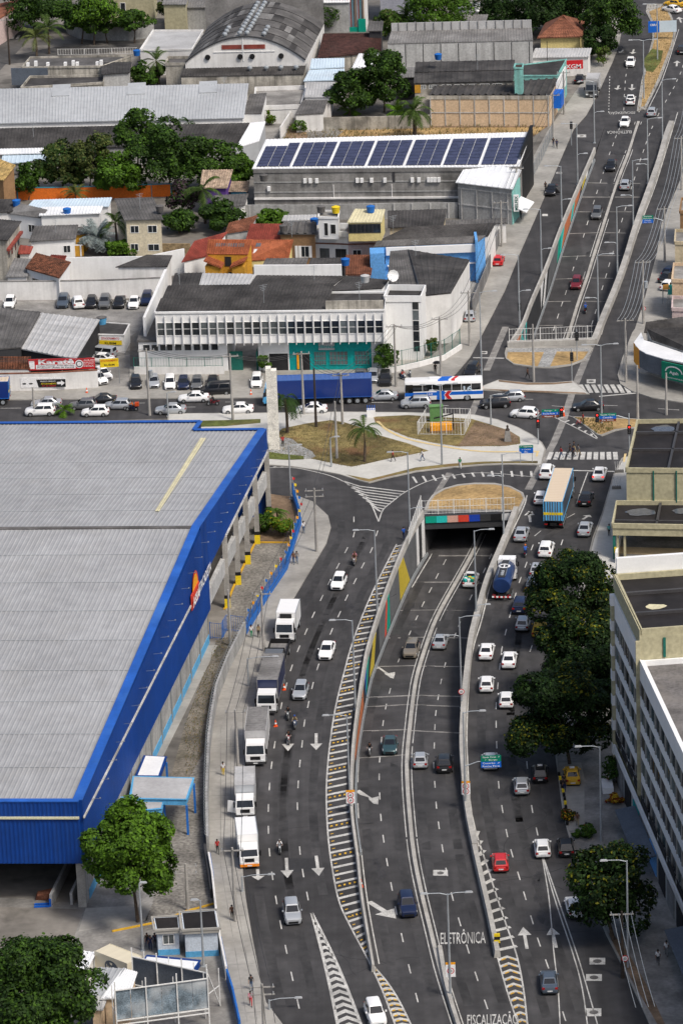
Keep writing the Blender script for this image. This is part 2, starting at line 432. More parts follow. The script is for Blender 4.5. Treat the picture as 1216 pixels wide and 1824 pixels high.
ys=[YS0-1]+[YS0+(YS1-YS0)*i/26 for i in range(27)]+[YS1+(YN0-YS1)*i/8 for i in range(1,8)]+[YN0+(YN1-YN0)*i/26 for i in range(27)]+[YN1+1]
def xl(y):
 if y<=YS1:return xat(WL_S,y)
 if y>=YN0:return xat(WL_N,y)
 k=(y-YS1)/(YN0-YS1);return xat(WL_S,YS1)*(1-k)+xat(WL_N,YN0)*k
def xr(y):
 if y<=YS1:return xat(WR_S,y)
 if y>=YN0:return xat(WR_N,y)
 k=(y-YS1)/(YN0-YS1);return xat(WR_S,YS1)*(1-k)+xat(WR_N,YN0)*k
fl=MB()
for a,b in zip(ys,ys[1:]):fl.quad((xl(a),a,zf(a)),(xr(a),a,zf(a)),(xr(b),b,zf(b)),(xl(b),b,zf(b)))
stru(fl,'underpass_road',mt['asphalt'])
tn=MB()
yt=[YS1+.3+(YN0-YS1-.6)*i/6 for i in range(7)]
for a,b in zip(yt,yt[1:]):
 tn.quad((xl(a),a,-6.5),(xl(b),b,-6.5),(xl(b),b,-.3),(xl(a),a,-.3))
 tn.quad((xr(a),a,-6.5),(xr(b),b,-6.5),(xr(b),b,-.3),(xr(a),a,-.3))
 tn.quad((xl(a),a,-.9),(xr(a),a,-.9),(xr(b),b,-.9),(xl(b),b,-.9))
stru(tn,'tunnel',mt['tunnel'])
def retaining(name,pathx,y0,y1,side,n,h=.9,w=.42):
 t=thing(name,'','retaining wall',(pathx((y0+y1)/2),(y0+y1)/2,0))
 f=MB()
 yy=[y0+(y1-y0)*i/n for i in range(n+1)]
 for a,b in zip(yy,yy[1:]):
  for s_ in(0,1):
   pass
  za,zb=zf(a)-.3,zf(b)-.3;s=side
  f.hexa([(pathx(a),a,za),(pathx(a)+s*.4,a,za),(pathx(b)+s*.4,b,zb),(pathx(b),b,zb)]if s>0 else[(pathx(a)+s*.4,a,za),(pathx(a),a,za),(pathx(b),b,zb),(pathx(b)+s*.4,b,zb)],[(pathx(a),a,-.02),(pathx(a)+s*.4,a,-.02),(pathx(b)+s*.4,b,-.02),(pathx(b),b,-.02)]if s>0 else[(pathx(a)+s*.4,a,-.02),(pathx(a),a,-.02),(pathx(b),b,-.02),(pathx(b)+s*.4,b,-.02)])
 f.build('wall_face',mt['mural_grey'],t)
 c=MB();wallstrip(c,[V(pathx(a)+side*w/2,a,-.02)for a in yy],w,h+.02,taper=.06);c.build('coping',mt['barrier'],t)
 return t
tWL=retaining('retaining_wall',xl,YS0,YS1,-1,34)
tWL['label']='painted retaining wall with yellow and orange panels, nearer side of the underpass cutting'
tWR=retaining('retaining_wall',xr,YS0,YS1,1,34,.95,.75)
tWR['label']='plain pale concrete wall and wide coping between the underpass and the uphill lanes'
tNL=retaining('retaining_wall',xl,YN0,yv(1061,262),-1,30)
tNL['label']='retaining wall with turquoise and orange triangles along the far ramp'
tNR=retaining('retaining_wall',xr,YN0,yv(1190,215),1,30,.9,.95)
tNR['label']='broad bare concrete barrier wall along the far ramp by the overhead wires'
def barrier(label,pts,w=.45,h=.85,m='barrier',tp=.1):
 t=thing('road_barrier',label,'barrier',pts[0]);mb=MB();wallstrip(mb,[V(p.x,p.y,0)for p in smooth_path(pts,3)],w,h,taper=tp);mb.build('concrete_block',mt[m],t);return t
ye=[YS0-(YS0-yv(668,1717))*i/9 for i in range(10)]
barrier('low white concrete barrier ending among the yellow studs at the ramp foot',[V(xat(WL_S,y)-.2,y,0)for y in ye])
barrier('low concrete barrier running on from the wall to the black and yellow marker',[V(xat(WR_S,y)+.3,y,0)for y in[YS0-(YS0-yv(880,1692))*i/9 for i in range(10)]],.7)
def panel(t,pathx,side,v0,v1,m,u=650,top=-.04,bot=.28,skew=0.0,skew2=None):
 0
 a,b=yv(u,v0),yv(u,v1)
 if skew2 is None:skew2=skew
 z0a,z0b=zf(a-skew)+bot,zf(b-skew2)+bot
 s=-side*.03
 q=lambda y,z,o:V(pathx(y)+o,y,z)
 mb=MB()
 b4=[q(a-skew,z0a,0),q(a-skew,z0a,s),q(b-skew2,z0b,s),q(b-skew2,z0b,0)];t4=[q(a,top,0),q(a,top,s),q(b,top,s),q(b,top,0)]
 mb.hexa(b4,t4);return fixn(mb.build('wall_panel',mt[m],t))
for v0,v1,m,sk,sk2 in((914,922,'mural_white',0,0),(922.5,930,'mural_dark',0,0),(930.5,937,'mural_white',0,0),(983,1003,'mural_yellow',-4.4,-.6),(1046,1054,'mural_green',0,2),(1056,1061,'mural_red',0,2),(1100,1113,'mural_dark',0,3),(1114,1132,'mural_yellow',3,5),(1133,1154,'mural_dark',4,4),(1155,1176,'mural_green',3,3),(1177,1196,'mural_blue',3,0),(1197,1214,'mural_dark',0,0),(1215,1330,'mural_orange',0,0)):
 panel(tWL,xl,-1,v0,v1,m,skew=sk,skew2=sk2)
for v0,v1,m,sk,sk2 in((606,580,'mural_orange',0,10),(579,560,'mural_teal',12,3),(559,500,'mural_dark',3,0),(499,488,'mural_white',4,4),(487,480,'mural_dark',4,4),(479,472,'mural_white',4,4),(471,462,'mural_dark',4,4),(418,405,'mural_green',3,3),(404.5,392,'mural_teal',3,5),(391,360,'mural_orange',5,3),(359,350,'mural_teal',3,3),(349,326,'mural_orange',3,3),(325,318,'mural_dark',2,2),(317,304,'mural_yellow',2,2),(303,296,'mural_white',1,1),(290,285,'mural_dark',1,1),(280,276,'mural_white',1,1)):
 panel(tNL,xl,-1,v0,v1,m,u=1000,skew=sk,skew2=sk2)
for(pf,y0,y1,sg,lab)in((xl,YS0,YS1,1,'foot kerb of the painted wall in the near cutting'),(xl,YN0,YN1-20,1,'foot kerb of the painted wall along the far ramp')):
 k=MB();wallstrip(k,[V(pf(y)+.22*sg,y,zf(y)-.05)for y in[y0+(y1-y0)*i/24 for i in range(25)]],.36,.42,taper=.1)
 o=k.build('kerb',mt['metal_grey']);o['kind']='structure'
def lintel(y,z0,z1,x0,x1,label,south):
 t=thing('tunnel_portal',label,'tunnel portal',((x0+x1)/2,y,0))
 MB().box(x0-.6,x1+.6,y,y+.8,z0,z1-1.0).build('beam',mt['dark_grey'],t)
 MB().box(x0-.6,x1+.6,y-.12,y+.8,z1-.998,z1).build('parapet',mt['mural_dark']if south else mt['barrier'],t)
 if south:
  cs=['mural_green','mural_teal','mural_pink','mural_red','mural_blue','mural_dark','black','mural_white']
  for i,c in enumerate(cs):
   xa=x0+.1+(x1-x0-.2)*i/8;xb=x0+.1+(x1-x0-.2)*(i+1)/8
   MB().box(xa+.01,xb-.01,y-.16,y-.118,z1-.95,z1-.03).build('painted_panel',mt[c],t)
 return t
lintel(YS1-.1,-1.75,.12,xl(YS1),xr(YS1),'dark tunnel mouth beam with a row of coloured panels under the dry mound',True)
lintel(YN0-.4,-1.7,.95,xl(YN0),xr(YN0),'pale parapet over the far tunnel mouth in front of the gravel patch',False)
med_S=[PT(*p)for p in[(858,950),(840,987),(813,1035),(783.5,1088),(766,1128),(744,1196),(735.5,1242),(729,1298),(724.5,1345),(724.5,1390),(729,1453),(736.5,1522),(748.5,1584),(765,1653),(782,1722),(800,1781),(826,1860)]]
med_N=[PT(*p)for p in[(1005,612),(1013,592),(1027,545.5),(1043,499),(1056,457),(1074,400),(1100,319.5),(1118,273),(1136,217)]]
mk=MB()
def offs(pts,d):
 o=[]
 for i,p in enumerate(pts):
  t=pts[min(i+1,len(pts)-1)]-pts[max(i-1,0)];t.z=0;t.normalize();o.append(p+V(-t.y,t.x,0)*d)
 return o
for md,lab in((med_S,0),(med_N,1)):
 q=smooth_path(md,4)
 k=MB();wallstrip(k,[p-UP*.02 for p in q],.5,.17,taper=.05);stru(k,'median_kerb',mt['barrier'])
 for d in(-.55,.55):ribbon(mk,[p+UP*.02 for p in offs(q,d)],.11)
q=smooth_path([P(u,v)for u,v in[(783,1692),(790,1735),(801,1783),(822,1850)]],4)
barrier('low concrete median block under the twin lamp between the two speed signs',q,.6,.55)
TRK=[]
def dashes(mb,pts,L=2.1,w=.13,f=G0,lift=.006):
 q=[f(*p,lift)for p in pts]
 if len(pts)>6 and L==2.1:TRK.append(q)
 for i,p in enumerate(q):
  d=q[min(i+1,len(q)-1)]-q[max(i-1,0)];d.normalize()
  n=V(-d.y,d.x,0).normalized()
  a,b=p-d*(L/2),p+d*(L/2)
  mb.quad(a-n*w/2,b-n*w/2,b+n*w/2,a+n*w/2)
def line(mb,pts,w=.15,f=G0,lift=.006):ribbon(mb,smooth_path([f(*p,lift)for p in pts],4),w)
def stripe(mb,a,b,w,f=G0,lift=.006):
 a=f(*a,lift);b=f(*b,lift);d=b-a;d.z=0;d.normalize();n=V(-d.y,d.x,0)*w/2
 mb.quad(a-n,b-n,b+n,a+n)
A_=[(630,925),(630,952),(616.5,980),(601.6,1008),(586.5,1036.5),(572.7,1065),(558,1095),(545,1125),(531.6,1155.6),(519,1189.5),(509.5,1222),(501,1257),(489,1326.6),(483.6,1363),(480,1401),(478,1439),(478,1478),(480,1518),(485,1560),(492,1603),(500,1647),(509.5,1691),(520,1739),(531,1788)]
B_=[(671,950),(661,980),(646,1007),(632,1035),(617,1064.5),(604,1094),(590,1124.7),(578,1156),(566,1188),(556.6,1221),(549,1254.6),(542,1288),(538,1325),(534,1360),(531,1397),(529.6,1436),(534,1515),(539.6,1555),(547.5,1596)]
dashes(mk,A_);dashes(mk,B_)
dashes(mk,[(804,975),(791.5,1001),(778,1026),(766,1051),(753,1076),(741.5,1101),(730,1126.5),(709,1178),(701,1204),(694,1230.6),(687,1258.6),(682,1288),(679,1318),(676,1352.5),(675,1383.6),(676,1418),(678,1456),(682.6,1494),(689,1535.6),(697,1579),(705,1622),(716,1670),(729,1725.6),(742,1777)],f=PT)
dashes(mk,[(873,991),(862,1016),(850,1039),(838,1064),(827,1089),(817.6,1111.6),(809.6,1132),(800,1158),(792,1184.5),(785,1214),(780,1242),(775.7,1270),(774,1295),(773,1328),(772,1363),(774,1397),(776.5,1434),(781,1470),(787.6,1511),(795,1553),(805,1597),(818,1642),(832.7,1690.5),(848,1739),(865,1789)],f=PT)
dashes(mk,[(1015,919),(957,950),(947,975),(936,1006),(925.6,1033),(917,1061),(908,1095),(900,1126),(893,1157),(889.6,1187),(886,1221.6),(883,1257),(883,1290),(884,1326.6),(887.6,1398),(894,1441),(902,1484),(911,1520),(923.4,1560),(934,1595.5),(946.7,1638.5),(959,1678),(973.6,1717),(988,1760),(1004,1810)])
dashes(mk,[(1000,966),(975,1040),(955,1110),(945,1155),(950,1124),(936,1240),(935,1285),(936,1327),(938,1362.5),(942,1400),(947,1441),(955.7,1481)])
dashes(mk,[(1039,419),(1033,438.5),(1027,459),(1020,479),(1007,521),(1000,541.6),(993,563),(986,584.5)],f=PT)
dashes(mk,[(1102,229),(1096,243),(1091,257),(1085,273),(1074,306),(1069,322.6),(1062.6,341.6),(1056.6,360),(1045.5,397)],f=PT)
dashes(mk,[(1102,411),(1090.5,450.7),(1084,471.5),(1078.5,491),(1072,512.5),(1060,555),(1054,574.6)],f=PT)
dashes(mk,[(1171.6,204),(1160.6,226.8),(1155.5,239.8),(1150,254),(1145,269),(1139.6,284.5),(1134,301),(1129,318),(1123.5,335),(1113,371.5),(1107,392)],f=PT)
dashes(mk,[(1116,120),(1114,134),(1112.6,146),(1112,158.5),(1111,170),(1110.5,182),(1110,194)])
dashes(mk,[(1215,118),(1211,130),(1205,143),(1199,156),(1192,167),(1185,180)])
dashes(mk,[(1085+i*-.15,137+i*5.2)for i in range(13)],L=1.0,w=.16)
for v0,pts in((0,[(20,727),(120,726),(220,725),(330,725),(430,724),(500,724)]),(1,[(240,718),(330,717),(420,716),(680,717),(780,722),(870,723),(930,711),(1000,724),(1080,722),(1190,729)])):dashes(mk,pts,L=3)
line(mk,[(706,969),(663,1054.6),(630,1137),(610.5,1206),(597,1262),(588,1320),(583,1370),(581,1418),(584,1487),(592,1549),(604.5,1608),(629,1660),(653,1705),(680.5,1763.6),(703,1824),(716,1855)],.16)
line(mk,[(664,1719),(690,1750),(712,1785),(734,1830),(745,1855)],.16)
line(mk,[(770,985),(737,1040),(707,1093),(680,1156),(660,1215),(648,1270),(640,1330),(637,1390),(638,1450),(644,1522),(652,1590),(662,1650),(675,1717)],.13,PT)
line(mk,[(938,882),(932,903),(905,961),(876,1030),(858,1102),(841,1160),(834,1225),(831,1300),(832,1352),(840,1452),(870,1552.5),(898,1638.5),(920,1703),(932,1764),(938,1818),(942,1850)],.16)
line(mk,[(884,1700),(902,1764),(920,1818),(930,1850)],.14)
line(mk,[(966,1527),(990,1610),(1020,1700),(1036,1760),(1046,1830),(1048,1850)],.13);line(mk,[(967,1527),(996,1610),(1027,1700),(1045,1760),(1063,1824),(1068,1850)],.13);line(mk,[(965,1527),(977,1600),(985,1690),(993,1760),(997,1830)],.12)
line(mk,[(432,1570),(440,1640),(455,1735),(470,1790)],.12)
line(mk,[(476,833),(520,833),(551,838),(590,848),(620,862),(642,878),(660,897),(674,929)],.16);line(mk,[(674,929),(682,908),(699,893),(722,876),(759,858),(800,848),(860,842),(958,850)],.16)
line(mk,[(1046,841),(1036,868),(1026,897)],.14)
stripe(mk,(972,836.5),(1100,840),.35);stripe(mk,(842,637),(897,638),.35);stripe(mk,(1066,706),(1132,700),.35)
line(mk,[(1102,845),(1084,898),(1068,940)],.13);line(mk,[(853,1100),(868,1050)],.1)
line(mk,[(1137,200),(1150,150),(1166,75),(1168,40)],.13);line(mk,[(1152,197),(1180,138),(1208,52)],.13)
line(mk,[(1070,596),(1083,556),(1107,499),(1140,400),(1168,325),(1194,240),(1206,200)],.14)
for i in range(11):stripe(mk,(981.5+11.3*i,805),(976+12*i,818.5),.62)
for i in range(8):stripe(mk,(1033+11.2*i,685),(1041+11.3*i,699.5),.6)
for i in range(5):stripe(mk,(1192+6*i,13),(1198+7*i,17),.5)
for i in range(3):stripe(mk,(17+9*i,63),(13+9*i,69),.5)
lad_l=smooth_path([G0(*p)for p in[(706,969),(663,1054.6),(630,1137),(610.5,1206),(597,1262),(588,1320),(583,1370),(581,1418),(584,1487),(592,1549),(604.5,1608),(629,1660),(653,1705)]],4)
lad_r=smooth_path([G0(*p)for p in[(722,969),(692,1054.6),(657,1137),(636,1206),(628,1262),(622,1320),(617,1370),(619,1418),(626,1487),(634,1549),(641,1608),(650,1660),(659,1705)]],4)
sl_,sr_=arc(lad_l),arc(lad_r);N=63;yl=MB()
for i in range(N):
 t=(i+.5)/N
 a,da=along(lad_l,sl_[-1]*t,sl_);b,_=along(lad_r,max(0,sr_[-1]*t-.9),sr_)
 d=b-a;wd=d.length
 n=da*.25
 mk.quad(a-n+UP*.006,b-n+UP*.006,b+n+UP*.006,a+n+UP*.006)
 if i%4==1:
  for k in range(4):
   p=a+d*((k+.55)/4.3);q_=a+d*((k+.95)/4.3);yl.quad(p-n*.8+UP*.013+da*.9,q_-n*.8+UP*.013+da*.9,q_+n*.8+UP*.013+da*.9,p+n*.8+UP*.013+da*.9)
 e=a+d.normalized()*.3+da*1.0;yl.quad(e-n*.35+UP*.013,e+d.normalized()*.35-n*.35+UP*.013,e+d.normalized()*.35+n*.35+UP*.013,e+n*.35+UP*.013)
def chevrons(L_,R_,n,w=.5,push=1.6,col_=None,rows=None):
 Lp=smooth_path([G0(*p)for p in L_],4);Rp=smooth_path([G0(*p)for p in R_],4);s1,s2=arc(Lp),arc(Rp)
 for i in range(n):
  t=(i+.6)/n
  a,da=along(Lp,s1[-1]*t,s1);b,db=along(Rp,s2[-1]*t,s2);m=(a+b)/2-(da+db)/2*push*min(1,(b-a).length/3)
  n1=da*w/2
  for p,q_ in((a,m),(m,b)):
   mk.quad(*[x+UP*.006 for x in(p-n1,q_-n1,q_+n1,p+n1)])
  if col_ is not None:
   for p,q_ in((a,m),(b,m)):
    k1=p.lerp(q_,.3);k2=p.lerp(q_,.8);col_.quad(*[x+UP*.014+da*.25 for x in(k1-n1*.5,k2-n1*.5,k2+n1*.5,k1+n1*.5)])
chevrons([(555,1628),(573,1695),(588,1760),(601,1824),(606,1850)],[(555.5,1628),(590,1695),(615,1752),(642.5,1824),(652,1850)],19,.75,1.3)
line(mk,[(555,1626),(573,1695),(588,1760),(601,1824),(606,1850)],.3);line(mk,[(555.5,1626),(590,1695),(615,1752),(642.5,1824),(652,1850)],.3)
chevrons([(664,1722),(680.5,1763.6),(703,1824),(712,1850)],[(666,1722),(690,1750),(712,1785),(734,1830),(743,1850)],14,.6,.7,yl)
chevrons([(885,1703),(902,1764),(920,1818),(930,1850)],[(920,1703),(932,1764),(938,1818),(942,1850)],12,.55,1.2,yl)
for i in range(13):
 k=i/12;stripe(mk,(846+36*k,1490+203*k),(850+70*k,1480+205*k),.55)
for i in range(9):
 k=i/8;stripe(mk,(612+54*k,857+46*k),(640+34*k,866+43*k),.3);stripe(mk,(722-44*k,876+35*k),(640+34*k,866+43*k),.3)
for i in range(12):
 stripe(mk,(487+13.5*i,832+.09*i*i+.2*i),(500+13.5*i,828+.10*i*i+.3*i),.3)
for i in range(13):stripe(mk,(742+17*i,860-(1.9*i if i<6 else 11)),(735+17.5*i,849-(1.2*i if i<8 else 10)),.3)
line(mk,[(978,739),(1015,757),(1063,782)],.16);line(mk,[(980,739),(1019,742),(1044,760),(1063,780)],.16)
for i in range(6):stripe(mk,(992+12*i,746+6*i),(1003+10*i,742.5+6*i),.35)
def arrow(a,b,hw=.55,sw=.16,hl=.38,f=G0):
 a=f(*a,.006);b=f(*b,.006);d=b-a;L=d.length;d=d/L;n=V(-d.y,d.x,0).normalized();m=b-d*(L*hl)
 mk.poly([a-n*sw,m-n*sw,m-n*hw,b,m+n*hw,m+n*sw,a+n*sw])
for a,b in(((513,1304),(513,1338)),((563,1306),(563,1336)),((510,1528),(512,1564)),((563,1524),(568,1560)),((459,1548),(460,1568)),((938,1690),(931,1651)),((990,1688),(981,1651)),((944,930),(941,910)),((1037,925),(1050,917)),((1128,88),(1125,96)),((1125,150),(1124,161)),((1204,118),(1205,108)),((1212,40),(1208,30)),((1109,89),(1103,94)),((1101,152),(1098,160))):
 arrow(a,b,.7,.17)
for a,b in(((671,1189),(699,1208)),((636,1408),(673,1433)),((657,1606),(705,1636))):arrow(a,b,1.2,.32,.42,PT)
arrow((938,918),(948,911),.5,.14,.5);
for u,v,w_,h_ in((784,1554.6,13,5),(1063,1712,14,6),(1057,1741,14,6),(1056,1803,14,7),(888,638+40,0,0),(1035,242,8,2.4),(1052,679,8,3.5),(970,383,5,2),(995,308,5,1.6),(861,628,6,2.5)):
 if w_:
  f=PT if u==784 else G0
  MB_=mk;MB_.quad(f(u-w_,v+h_,.006),f(u+w_,v+h_,.006),f(u+w_,v-h_,.006),f(u-w_,v-h_,.006))
stru(mk,'lane_markings',mt['paint'])
stru(yl,'road_studs',mt['paint_yellow'])
pt=MB()
for q in([(514,1529),(560,1528),(564,1552),(516,1553)],[(930,504),(944,504),(950,492),(936,492)]):pt.poly([G0(*p,.004)for p in q])
pt.poly([PT(*p,.004)for p in[(724,1076),(738,1074),(737,1083),(722,1084)]])
stru(pt,'asphalt_patch',mt['asphalt_new'])
for u,v,r in((784,1555,.38),(1063,1712,.45),(1057,1741,.45),(1057,1803,.45),(1035,242,.4),(1052,679,.4),(995,308,.4),(861,628,.4)):
 c=(PT if u==784 else G0)(u,v,.012);m_=MB().poly([c+V(r*math.cos(k*.524),r*math.sin(k*.524),0)for k in range(12)]);stru(m_,'manhole_cover',mt['roof_grey'])
jt=MB()
for a,b in(((767,990),(838,990)),((739,1037.6),(812,1037)),((712,1088),(783,1087)),((690,1137),(756,1135.5)),((667,1188),(740,1186)),((652,1243),(733,1239)),((648,1260),(731,1255)),((641,1303),(726,1300)),((638,1351),(722,1345)),((845,990),(878,990)),((818,1037.5),(858,1039)),((789,1087.5),(846,1089)),((766,1135.5),(838,1137)),((745,1187),(826,1188)),((738,1239),(820,1241)),((735,1256),(819,1259)),((730,1302),(817,1306)),((1036,325),(1094,326.5)),((1100,326.5),(1146,326.5)),((1027,351),(1086,351)),((1094,351),(1139,351)),((1018,377),(1076,377)),((1084,377),(1129,377)),((1012,416),(1066,414)),((1076,414),(1119,415)),((1000,457),(1053,455)),((1060,455),(1106,455)),((988,497),(1042,495)),((1049,495),(1094,495.5)),((974,537),(1028,536)),((1036,536),(1078,537)),((958,579.5),(1014,579)),((1024,579),(1062,580))):
 stripe(jt,a,b,.5,PT,.004)
for a,b in(((800,842),(745,930)),((745,930),(700,1000))):stripe(jt,a,b,.8,G0,.003)
for q in([(855,700),(836,745)],[(1018,700),(1004,745)],[(1004,745),(985,790)],[(985,790),(958,838)],[(958,838),(940,872)],[(900,582),(866,660)],[(1060,597),(1022,690)]):stripe(jt,q[0],q[1],1.0,G0,.003)
stru(jt,'concrete_joint',mt['joint'])
ck=MB();rc=random.Random(4)
for k in range(46):
 u,v=rc.choice([(480,1450),(520,1250),(590,1060),(560,1600),(600,1720),(690,1400),(700,1600),(900,1330),(930,1500),(960,1700),(880,1200),(760,1180),(800,1500),(850,1600),(940,1060),(1000,900),(920,730),(800,720),(1080,500),(960,440),(640,930),(720,900)]);f=PT if 640<u<870 and 1000<v<1500 else G0
 p=f(u+rc.uniform(-45,45),v+rc.uniform(-40,40),.003);a=rc.choice((0,0,1.5,.4))+rc.uniform(-.3,.3);pts=[p]
 for i in range(rc.randint(4,9)):a+=rc.uniform(-.5,.5);q=pts[-1]+V(math.cos(a),math.sin(a),0)*rc.uniform(.5,1.6);q.z=(zf(q.y)if f is PT else .008)+.003;pts.append(q)
 ribbon(ck,pts,rc.uniform(.05,.12))
stru(ck,'asphalt_crack',mt['asphalt_new'])
wt_=MB()
for q in TRK:
 for d in(-1.7,1.7):ribbon(wt_,[p-UP*.0045 for p in offs(smooth_path(q,3),d)],.95)
stru(wt_,'lane_wear',M('asphalt_wear',(.050,.048,.048),.75,.25,.12,.2,30,fine=.14,stain=.5,stainc=(.062,.060,.060),ys=.2))
for k in range(26):
 u,v=rc.choice([(480,1480),(560,1240),(600,1080),(690,1560),(740,1110),(830,1480),(900,1420),(915,1280),(960,1600),(1060,900),(740,730),(500,722),(1090,300)]);f=PT if 640<u<870 or u>1085 else G0
 c=f(u+rc.uniform(-25,25),v+rc.uniform(-40,40),.0022);a0=rc.random()*6;o=MB().poly([c+V(rc.uniform(.3,.7)*math.cos(j*.5236),rc.uniform(.5,2.2)*math.sin(j*.5236),0)for j in range(12)]);stru(o,'oil_stain',mats['asphalt_stain'])
def roadtext(txt,c,w,h,ang,f=PT,m='paint',hh=None):
 c=f(*c,.008);a=R(ang);ax=V(math.cos(a),math.sin(a),0);ay=V(-math.sin(a),math.cos(a),0)
 z2=zf(c.y+1)if f is PT else 0;z1=zf(c.y-1)if f is PT else 0
 ay=(ay+UP*((z2-z1)/2*(1 if ay.y>0 else-1))).normalized()
 o=text('road_lettering',txt,c,ax,ay,w,h,mt[m],None,.004,.004);o['kind']='structure'
roadtext('ELETRÔNICA',(824,1668),4.6,3.4,-2);roadtext('FISCALIZAÇÃO',(877,1816),5.0,3.4,-2)
roadtext('ELETRÔNICA',(1102,236),4.3,2.4,176,m='paint');roadtext('FISCALIZAÇÃO',(1107,201),4.6,2.4,176,m='paint')
def slab(name,pts,m,h=.13,sm=0,kerb=None):
 q=smooth_px(pts+[pts[0]],sm)[:-1]if sm else pts
 w=PL(q);o=MB().prism(w,-.05,h).build(name,mt[m]);o['kind']='structure'
 if kerb:
  k=MB();wallstrip(k,[V(p.x,p.y,0)for p in w]+[V(w[0].x,w[0].y,0)],.22,h+.012,taper=.02);o=k.build('kerb',mt[kerb]);o['kind']='structure'
def patch(name,pts,m,z=.15,sm=0):
 q=smooth_px(pts+[pts[0]],sm)[:-1]if sm else pts
 o=MB().prism(PL(q),None,z).build(name,mt[m]);o['kind']='structure'
slab('pavement',[(520,882),(537,935),(511,1016),(476,1068),(438,1130),(407,1189),(386,1241),(378,1292),(374,1324),(369,1435),(371,1516),(385,1620),(403,1712),(428,1850),(520,1850),(500,1824),(473,1788),(463,1750),(446,1660),(436,1600),(431,1553),(429,1450),(436,1350),(455,1250),(482,1150),(511,1085),(531,1051),(556,1009),(580,968),(588,940),(583,920),(556,895)],'concrete',kerb='concrete')
slab('pavement',[(-120,690),(176,690),(232,690),(232,655),(420,640),(700,640),(760,640),(805,610),(825,560),(835,500),(880,425),(915,345),(975,235),(1000,200),(1035,150),(1060,90),(1075,30),(1085,-40),(1110,-40),(1106,52),(1101,78),(1090,109),(1064,166),(1043,205),(1020,231),(984,314),(947,400),(924,452),(898,517),(876,560),(851,608),(836,636),(811,666),(778,690),(724,699),(668,703),(452,709),(300,710),(0,713),(-120,715)],'concrete',kerb='concrete')
slab('pavement',[(1112,815),(1107,818),(1093,845),(1073,914),(1056,958),(1036,1040),(1012,1150),(996,1260),(990,1348),(995,1387),(1002,1441),(1011,1481),(1040,1570),(1081,1667),(1103,1710),(1138,1782),(1172,1860),(1420,1860),(1420,1300),(1420,815)],'concrete_old',kerb='concrete')
patch('layby',[(996,1387),(1004,1441),(1013,1481),(1040,1481),(1040,1387),(1034,1360),(994,1360)],'concrete',.136)
patch('pavement',[(1112,816),(1094,846),(1074,915),(1058,960),(1040,1030),(1090,1030),(1128,900),(1130,816)],'concrete_new',.137)
patch('planting_strip',[(1088,1662),(1118,1700),(1150,1755),(1185,1830),(1172,1830),(1138,1772),(1104,1708),(1083,1665)],'earth',.15)
slab('pavement',[(1216,718),(1160,709),(1126,698),(1105,685),(1100,669),(1108,640),(1126,594),(1131,587),(1149,530),(1170,452),(1178,400),(1225,290),(1290,100),(1500,100),(1500,750)],'concrete',kerb='concrete')
plaza=[(300,738),(452,737),(600,735),(727,736),(843,740),(885,748.5),(920,762),(947,776),(964,790),(970,801),(963,829),(903,827.5),(860,829),(800,834),(740,841),(687,853),(657,861),(640,857),(604,846),(563,838),(520,832),(476,829),(300,829)]
slab('plaza_pavement',plaza,'concrete_new',kerb='concrete')
patch('lawn',[(300,752),(400,750),(464,748),(464,755),(400,761),(300,763)],'green_lawn')
lawnA=[(486,783),(502,765),(545,756),(589,750),(612,753.5),(640,762),(665,774),(700,784),(725,791),(763,804.6),(740,810),(695,818),(660,826),(627,833),(604,829),(551,818),(505,817),(478,813)]
patch('lawn',lawnA,'lawn')
patch('gravel_bed',[(478,800),(500,780),(520,783),(534,795),(556,806),(562,815),(551,819),(520,818),(478,816)],'gravel_grey',.156)
patch('lawn',[(476,806),(500,810),(541,814),(541,820),(510,821),(476,819)],'green_lawn',.162)
lawnB=[(665,744),(727,741),(840,748),(870,757),(905,768),(925,780),(926,792),(900,796),(816,797),(770,790),(726,780),(690,765),(668,754)]
patch('lawn',lawnB,'lawn')
patch('bare_earth',[(846,752),(870,758),(905,769),(923,780),(924,791),(900,795),(816,796),(830,775)],'earth',.158)
patch('lawn',[(616,847),(657,855),(687,848),(740,834.5),(800,828),(860,824),(957,823),(957,827),(903,826.5),(860,828),(800,833),(740,840),(687,852),(657,860),(640,856)],'lawn',.158)
for pts in([(672,752),(690,768),(726,784),(790,797),(860,806),(960,806)],):
 mb=MB();ribbon(mb,[p+UP*.16 for p in smooth_path(PL(pts),4)],.45);stru(mb,'guide_paving',M('guide',(.62,.48,.24),.8,.06))
mb=MB();mb.quad(*[G0(u,v,.14)for u,v in((953,813),(957,813),(959,803),(955,803))]);mb.quad(*[G0(u,v,.145)for u,v in((1108,823),(1112,823),(1115,808),(1111,808))]);stru(mb,'guide_paving',mats['guide'])
slab('traffic_island',[(855,695),(862,688),(887,678),(937,683),(985,683),(1019,680),(1048,703),(1010,702),(971,700),(905,698)],'concrete_new',kerb='concrete')
patch('planting_strip',[(887,678.5),(937,683.5),(985,683.5),(1017,681),(1019,683),(985,686.5),(937,687),(888,681.5)],'earth')
patch('planting_strip',[(856,694),(905,696),(971,698),(1040,701),(1044,703),(971,701),(905,699)],'earth')
isl=[(1019,743.5),(1060,745),(1128,747),(1150,750),(1150,762),(1112,764),(1094,768),(1070,777.5),(1063,775)]
slab('traffic_island',isl,'concrete',kerb='concrete');patch('bare_earth',[(1023,744.5),(1128,748),(1148,752),(1148,760),(1094,766),(1070,775.5),(1064,774)],'dry_grass')
slab('roundabout_island',[(902,620),(899,630),(901,640),(915,650),(952,655.5),(986,656),(1017,651),(1040,642),(1054,622),(1050,618)],'concrete',.15,kerb='concrete')
